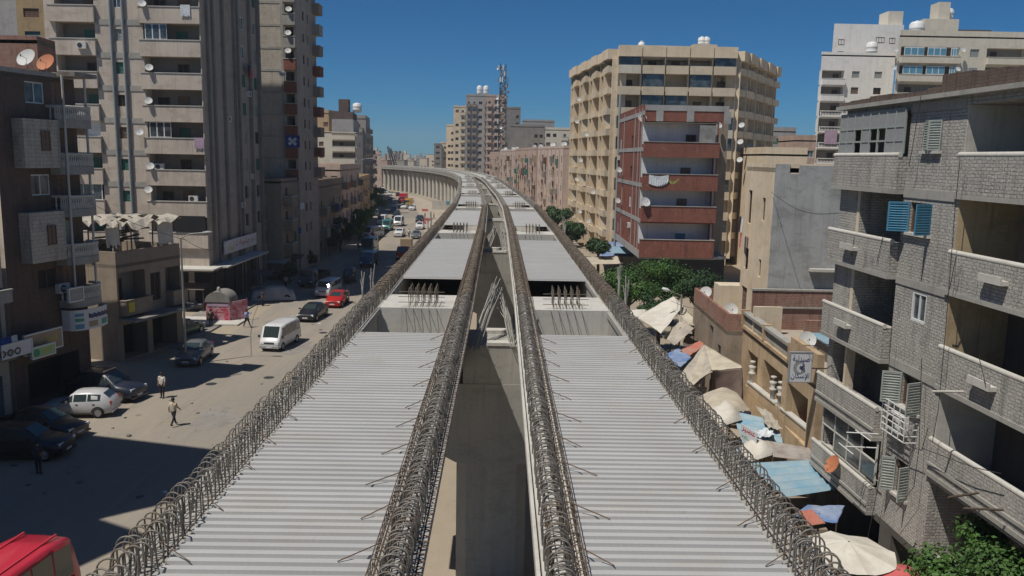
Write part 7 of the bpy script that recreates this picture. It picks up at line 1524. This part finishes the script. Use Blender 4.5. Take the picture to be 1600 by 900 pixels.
def tin(name,label,pts,z,mat,n=26,poles=True,group=None,amp=.035):
    c=[un(x,y,zz) for (x,y),zz in zip(pts,z)]; V=[]; mb=MB(); rnd=random.Random(int(pts[0][1]))
    m_=3
    for j in range(n*2+1):
        v=j/(n*2)
        for i in range(m_+1): u=i/m_; p=(c[0]*(1-u)+c[1]*u)*(1-v)+(c[3]*(1-u)+c[2]*u)*v; p.z+=(amp if j%2 else -amp); V.append(p)
    mb.add(V,[(j*(m_+1)+i,j*(m_+1)+i+1,(j+1)*(m_+1)+i+1,(j+1)*(m_+1)+i) for j in range(n*2) for i in range(m_)]); t=thing(name,label,'stall roof',(c[0].x,c[0].y,0),0,group); o=mb.build('corrugated_sheet',M[mat],t); sd=o.modifiers.new('t','SOLIDIFY'); sd.thickness=.012
    if poles: legs(t,[q-Vector((0,0,.06)) for q in c]); 
    # dark goods and counter below
    mb=MB(); cc=(c[0]+c[1]+c[2]+c[3])/4; mb.box(cc.x-1.0,cc.x+1.0,cc.y-1,cc.y+1,0,.9); mb.build('counter',M['brown_wall'],t); return t
tin('tin_stall','stall roof of pale blue corrugated sheets with a clutter of wood beside the villa',[(1142,640),(1212,655),(1226,700),(1160,690)],(2.9,2.95,2.75,2.75),'tin_blue',5,amp=.055)
tin('tin_stall','stall roof of rusty tan corrugated sheets between the two blue ones',[(1196,688),(1284,704),(1292,722),(1208,712)],(3.0,3.0,2.85,2.85),'tin_rust',5,amp=.05)
tin('tin_stall','large stall roof of bright blue corrugated sheets before the grey brick house',[(1166,722),(1282,716),(1312,762),(1222,776)],(2.75,2.85,2.6,2.6),'tin_blue',5,amp=.055)
heap('covered_goods','large beige cloth covered heap nearest the patched tent',[(1088,620),(1150,612),(1172,640),(1120,668)],2.75,.55,'cloth_canvas',3); heap('covered_goods','rounded beige cloth covered heap below the large one',[(1106,640),(1146,634),(1160,656),(1122,668)],2.95,.5,'cloth_canvas_white',5); heap('covered_goods','cream cloth covered heap beside the tilted sign board',[(1152,700),(1200,688),(1216,708),(1172,722)],2.8,.4,'cloth_canvas_white',9)
t=thing('tilted_sign','white sign board with red and green lettering tilted on the stall roof','sign',tuple(un(1160,690,2.9))); A_=un(1157,684,3.0); B_=un(1181,700,3.0); S=Fac((A_.x,A_.y),(B_.x,B_.y)); mb=MB(); S.box(mb,0,S.W,2.95,3.65,-.03,0); mb.build('panel',M['sign_white'],t); lettering(shape('عصير'),S,.08,S.W-.12,3.35,3.58,.005,'sign_red',t); lettering(shape('فواكه'),S,.08,S.W-.3,3.05,3.22,.005,'sign_green',t)
stall('printed_umbrella','blue printed umbrella with white and red patches beside the white one','umbrella',[('blue_cloth',[(1262,790),(1320,790),(1308,818),(1238,806)],(3.05,2.95,2.75,2.8),'cloth_blue',0,.04),('red_stripe',[(1247,800),(1268,796),(1290,818),(1262,822)],(3.02,3.04,2.85,2.85),'cloth_red',0,.02)],[(1280,802,2.9)])
# big eight sided parasol
def parasol(label,x,y,z,r,h,mat,sides=8):
    c=un(x,y,z); t=thing('parasol',label,'parasol',(c.x,c.y,0)); mb=MB(); V=[Vector((c.x,c.y,z+h))]; n=sides; per=4
    for ring in (1,2,3):
        for k in range(n*per):
            a=2*math.pi*k/(n*per); f=ring/3; sc=1-.05*abs(math.sin(a*n/2)); V.append(Vector((c.x+r*f*sc*math.cos(a),c.y+r*f*sc*math.sin(a),z+h*(1-f)-(.06*f*abs(math.sin(a*n/2)))+random.uniform(-.012,.012))))
    m_=n*per; fs=[(0,1+k,1+(k+1)%m_) for k in range(m_)]+[(1+rg*m_+k,1+(rg+1)*m_+k,1+(rg+1)*m_+(k+1)%m_,1+rg*m_+(k+1)%m_) for rg in range(2) for k in range(m_)]
    mb.add(V,fs,0,False); o=mb.build('canopy',M[mat],t); sd=o.modifiers.new('t','SOLIDIFY'); sd.thickness=.01
    mb=MB(); mb.tube([(c.x,c.y,0),(c.x,c.y,z+h)],.035,6); mb.build('pole',M['bark'],t); return t
parasol('big cream parasol in the bottom right above the market',1325,862,2.7,1.5,.35,'cloth_canvas_white'); parasol('pink red parasol touching the leafy tree at the bottom edge',1418,905,2.5,1.15,.25,'cloth_pinkred')
# far tarps near the red building
sheet('market_tarp','blue and white striped tarp before the stepped block','tarp',[(930,378),(985,378),(1000,402),(935,400)],(3.2,3.2,2.8,2.8),'cloth_blue',.2,.05); sheet('market_tarp','pale tan tarp in front of the blue striped one','tarp',[(915,402),(965,400),(970,412),(912,414)],(3.2,3.2,3.0,3.0),'cloth_canvas',.2,.05)
sheet('market_tarp','pale blue tarp right of the low green tree','tarp',[(958,385),(990,386),(985,396),(955,396)],(3.6,3.6,3.3,3.3),'tin_blue',.1,.04)
sheet('market_tarp','thin white tarp below the market trees beside the viaduct','tarp',[(982,484),(1018,484),(1014,498),(988,500)],(3.4,3.4,3.1,3.1),'cloth_canvas_white',.1,.04)
# site barriers on the sandy strip
for k,(x,y) in enumerate(((668,345),(664,330),(660,350))):
    p=un(x,y); t=thing('site_barrier',f'red site barrier on the sandy strip by the viaduct, {["middle","farthest","nearest"][k]} of three','barrier',(p.x,p.y,0),0,'red site barriers'); mb=MB(); mb.hexa([(p.x-.8,p.y-.25,0),(p.x+.8,p.y-.25,0),(p.x+.8,p.y+.25,0),(p.x-.8,p.y+.25,0),(p.x-.8,p.y-.08,.6),(p.x+.8,p.y-.08,.6),(p.x+.8,p.y+.08,.6),(p.x-.8,p.y+.08,.6)]); mb.build('block',M['barrier_red'],t)
p=un(692,328); t=thing('site_hoarding','pale sheet metal hoarding with a blue panel under the viaduct','hoarding',(p.x,p.y,0)); mb=MB(); mb.box(p.x-3,p.x+2.2,p.y,p.y+.12,0,2.6); mb.build('panel',M['concrete_pale'],t); mb=MB(); mb.box(p.x+.9,p.x+1.9,p.y-.05,p.y-.005,1.6,2.5); mb.build('blue_sign',M['sign_blue'],t)
mb=MB(); 
# sandy strip beside the piers
ribbon(spline([(-13,150),(-19,200),(-26,240),(-33,275),(-44,315),(-58,345)],8),-3,5,0,.012,'sand_strip',M['roof_dust'],'sandy strip along the foot of the viaduct')
# overhead cables on the left
for k,(a,b) in enumerate((((322,250,78),(412,240,104)),((285,372,57),(360,372,84)))):
    p=atY(*a); q=atY(*b); mb=MB(); mb.tube([p.lerp(q,j/12)-Vector((0,0,1.0*math.sin(math.pi*j/12))) for j in range(13)],.02,4,0,False); o=mb.build('overhead_cable',M['dark_metal']); tag(o,('dark cable sagging from the beige tower to the grey block tower','dark cable sagging from the near street lamp to the dark wedged block')[k],'cable')
# stones and litter on the verge
for k in range(26):
    x=random.uniform(-23.5,-14); y=random.uniform(34,66); s_=random.uniform(.05,.16); mb=MB(); mb.lathe([(0,-s_*.4),(s_,-.1*s_),(s_*.8,s_*.4),(0,s_*.6)],(x,y,s_*.3),6,0,(random.uniform(-.3,.3),random.uniform(-.3,.3),1),False); o=mb.build('stone',M['concrete_dark']); tag(o,'small stone lying on the dusty verge near the camera','stone','small stones scattered on the verge')

# ================================================================== HAZE
hz=MB(); hz.box(-1390,1390,-190,2390,-2.0,75.0); ho=hz.build('haze',[]) if False else None
me=bpy.data.meshes.new('haze'); me.from_pydata(hz.v,[],hz.f); hm=bpy.data.materials.new('haze_air'); hm.use_nodes=True; ht=hm.node_tree; ht.nodes.clear(); hv=ht.nodes.new('ShaderNodeVolumePrincipled'); hv.inputs['Color'].default_value=(.86,.9,.95,1); hv.inputs['Density'].default_value=.0003; hv.inputs['Anisotropy'].default_value=.2; hout=ht.nodes.new('ShaderNodeOutputMaterial'); ht.links.new(hv.outputs[0],hout.inputs['Volume'])
me.materials.append(hm); ho=bpy.data.objects.new('haze',me); col.objects.link(ho); tag(ho,'thin pale air over the city','haze',None,'stuff')
# ================================================================== CLUTTER
def clutter():
    rnd=random.Random(99)
    # second tier of clutter on the shaded street facades: laundry lines, air conditioners, dishes
    hosts=[(Fac((-27.2,97),(-27,103.6)),[6,9],'dark wedged block',7),(Fac((-27.3,115.6),(-27.8,134)),[4.5,7.5],'low shaded block',18),(Fac((-28.6,137),(-29.8,160)),[4.5,7.5,10.3],'pinkish street block',22)]
    for F,zs,nm,W in hosts:
        for i,z in enumerate(zs):
            for j in range(max(1,int(W/6))):
                s=1+rnd.random()*(W-3); mat=rnd.choice(('cloth_white','cloth_navy','cloth_pinkred','cloth_laundry_dark','cloth_lilac')); mb=MB(); w_=rnd.uniform(.8,1.8); h=rnd.uniform(.6,1.1)
                for q in range(4): a=s+w_*q/4; b=s+w_*(q+1)/4; mb.quad(F.P(a,z-h*rnd.uniform(.8,1),1.15),F.P(b,z-h,1.15),F.P(b,z,1.1),F.P(a,z,1.1))
                o=mb.build('hanging_laundry',M[mat]); tag(o,f'{mat.split("_",1)[1].replace("_"," ").replace("laundry dark","black").replace("pinkred","red")} washing on the {nm}, floor {["one","two","three"][i]}, {nth(j)} from the camera','laundry','washing on the shaded street fronts')
    # air conditioners and enclosed loggias on the tall tower, stains of paint
    for k,(s,dz) in enumerate(((1.5,.3),(3.2,.2),(0.4,.5))):
        ac(T1F,T1R,T1F.hit(100+12*k,60)[0],T1Z+(2+2*k)*T1P-.9,.33)
    for k in (3,6):
        z=T1Z+k*T1P; s0=T1F.hit(228,60)[0]; s1=T1F.hit(262,60)[0]; mb=MB(); T1F.box(mb,s0,s1,z+.08,z+T1P-1.45,.12,.16); f=mb.build('loggia_glazing_frame',M['frame_white'],T1R); q=MB()
        for j in range(3): T1F.box(q,s0+.08+(s1-s0)*j/3,s0-.05+(s1-s0)*(j+1)/3,z+.16,z+T1P-1.53,.162,.18)
        q.build('pane',M['glass'],f)
    # wash hung from the tall tower's shaded side and loggia fronts
    for i,(F,s,z,mat,lab) in enumerate(((T1G,11.4,T1Z+6*T1P-.8,'cloth_laundry_dark','dark clothes hanging below a high window on the shaded tower side'),(T1G,12.2,T1Z+6*T1P-1.1,'cloth_pinkred','red cloth hanging beside the dark clothes on the shaded tower side'),(T1F,12.6,T1Z+7*T1P+.2,'cloth_white','white cloth over the topmost visible loggia parapet of the beige tower'),(T1F,13.4,T1Z+3*T1P+.1,'cloth_lilac','lilac cloth over a middle loggia parapet of the beige tower'))):
        mb=MB(); o_=.36 if F is T1F else .5
        for q in range(4): a=s+.22*q; b=s+.22*(q+1); mb.quad(F.P(a,z-1.0+.1*(q%2),o_+.06),F.P(b,z-1.05,o_+.05),F.P(b,z,o_+.02),F.P(a,z,o_+.02))
        o=mb.build('hanging_laundry',M[mat]); tag(o,lab,'laundry')
    # tyre-worn patches, manhole covers and kerb stones on the road
    for k,(x,y) in enumerate(((330,600),(420,590),(505,520),(600,400))):
        p=un(x,y); mb=MB(); mb.lathe([(0,.008),(.34,.008),(.36,.004)],(p.x,p.y,0.004),16,0,None,False); o=mb.build('manhole_cover',M['dark_metal']); tag(o,f'round iron manhole cover in the dusty road, {nth(k)} from the camera','manhole cover','manhole covers in the road')
    for k in range(40):
        x=rnd.uniform(-24,-12); y=rnd.uniform(34,95); s_=rnd.uniform(.08,.22); mb=MB(); a=rnd.uniform(0,3); mb.obox((x,y,.02),(s_*math.cos(a),s_*math.sin(a),0),(-s_*.6*math.sin(a),s_*.6*math.cos(a),.01),(0,0,.008)); o=mb.build('litter',M[rnd.choice(('sign_white','sign_tan','concrete_dark','tin_blue','dark_metal'))]); tag(o,'scrap of litter lying on the dusty road and verge','litter','scraps of litter on the road')
    # extra people along the shaded shop fronts
    for k,(x,y,pz,c_,l) in enumerate(((330,512,'stand','shirt_dark','person standing at the left of the dome kiosk'),(410,478,'stand','shirt_dark','person in dark clothes at the kerb before the tower sign'),(447,452,'walk','shirt_cream','person in cream shirt walking in the tower shade'),(560,392,'stand','shirt_white','person in a pale shirt beside the dark street tree'),(646,318,'walk','shirt_white','small figure in white walking beside the viaduct piers'))):
        person(on(x,y),R(-60+k*70),l,c_,'trouser_dark',pz)
clutter()

def more_market():
    rnd=random.Random(3)
    L=[('brown ragged tarp over crates behind the patched tent','cloth_brown_curtain',[(1072,520),(1100,528),(1092,546),(1066,540)],2.9),('faded green cloth beside the red umbrella cloth','shutter_green',[(1040,576),(1062,582),(1056,600),(1036,590)],2.5),('striped pale cloth hung at the front of the patched tent','cloth_canvas_white',[(1078,600),(1104,606),(1100,628),(1076,618)],2.3),('dark plastic sheet among the beige heaps','cloth_laundry_dark',[(1150,640),(1172,645),(1180,662),(1156,662)],2.8),('torn grey sacking along the villa parapet foot','cloth_canvas_grey',[(1180,632),(1206,646),(1222,672),(1200,668)],3.05),('folded white plastic sheet on the blue stall roof','cloth_white',[(1180,672),(1204,668),(1210,680),(1186,684)],3.05),('pale blue tarp edge beside the viaduct bars','tin_blue',[(1146,700),(1164,706),(1172,728),(1156,724)],2.6),('brown tarp on the ground floor shops below the small brick parapet house','cloth_brown_curtain',[(1104,556),(1120,548),(1138,574),(1118,578)],2.9)]
    for lab,mat,pts,z in L: sheet('market_tarp',lab,'tarp',pts,[z+rnd.uniform(-.1,.15) for _ in range(4)],mat,.2,.1)
    # shadowy goods on the market floor
    for k in range(14):
        x=rnd.uniform(9.6,11.8); y=30+k*2.4+rnd.uniform(-.6,.6); t=thing('crate_stack',f'stack of market crates on the ground by the viaduct, {nth(k)} from the camera','crates',(x,y,0),rnd.uniform(-.3,.3),'crate stacks in the market')
        for j in range(rnd.choice((2,3))):
            mb=MB(); 
            for q in ((-.3,.3,-.2,.2,.0,.03),(-.3,.3,-.2,-.18,.031,.24),(-.3,.3,.18,.2,.031,.24),(-.3,-.28,-.179,.179,.031,.24),(.28,.3,-.179,.179,.031,.24)): mb.box(q[0],q[1],q[2],q[3],q[4]+j*.26,q[5]+j*.26)
            mb.build('crate',M[rnd.choice(('bark','sign_tan','cloth_blue','barrier_red'))],t,True)
more_market()

def wires():
    rnd=random.Random(17)
    for k,(a,b,lab) in enumerate((((1390,505,28),(1256,540,33),'thin cable from the grey brick house to the pharmacy sign'),((1120,480,52),(1048,470,58),'slack wire from the small brick parapet house to the old lamp'),((1205,300,45),(1330,330,33),'slack cable across the gap before the grey cement wall'),((30,250,46),(290,375,57),'long slack cable from the far left house to the near street lamp'),((403,322,84),(483,286,95),'thin cable running between two street lamps on the left'),((483,286,95),(537,264,118),'thin cable towards the street lamps by the trees'))):
        p=atY(*a); q=atY(*b); mb=MB(); sg=(q-p).length*.045; mb.tube([p.lerp(q,j/14)-Vector((0,0,sg*math.sin(math.pi*j/14))) for j in range(15)],.014,4,0,False); tag(mb.build('overhead_cable',M['dark_metal']),lab,'cable')
    for k in range(9):   # thin patches of older asphalt and spilled sand on the road
        x=rnd.uniform(-21,-13); y=45+k*9; n=14; mb=MB(); c=[(x+rnd.uniform(.7,1)*(1.0+rnd.random())*math.cos(i*6.283/n),y+rnd.uniform(.7,1)*rnd.uniform(1.6,3.2)*math.sin(i*6.283/n),.009+.001*k) for i in range(n)]
        mb.add(c,(tuple(range(n)),)); tag(mb.build('road_patch',M[rnd.choice(('roof_dust','dusty_ground','concrete_dark'))]),'irregular worn patch in the dusty carriageway',None,None,'structure')
wires()
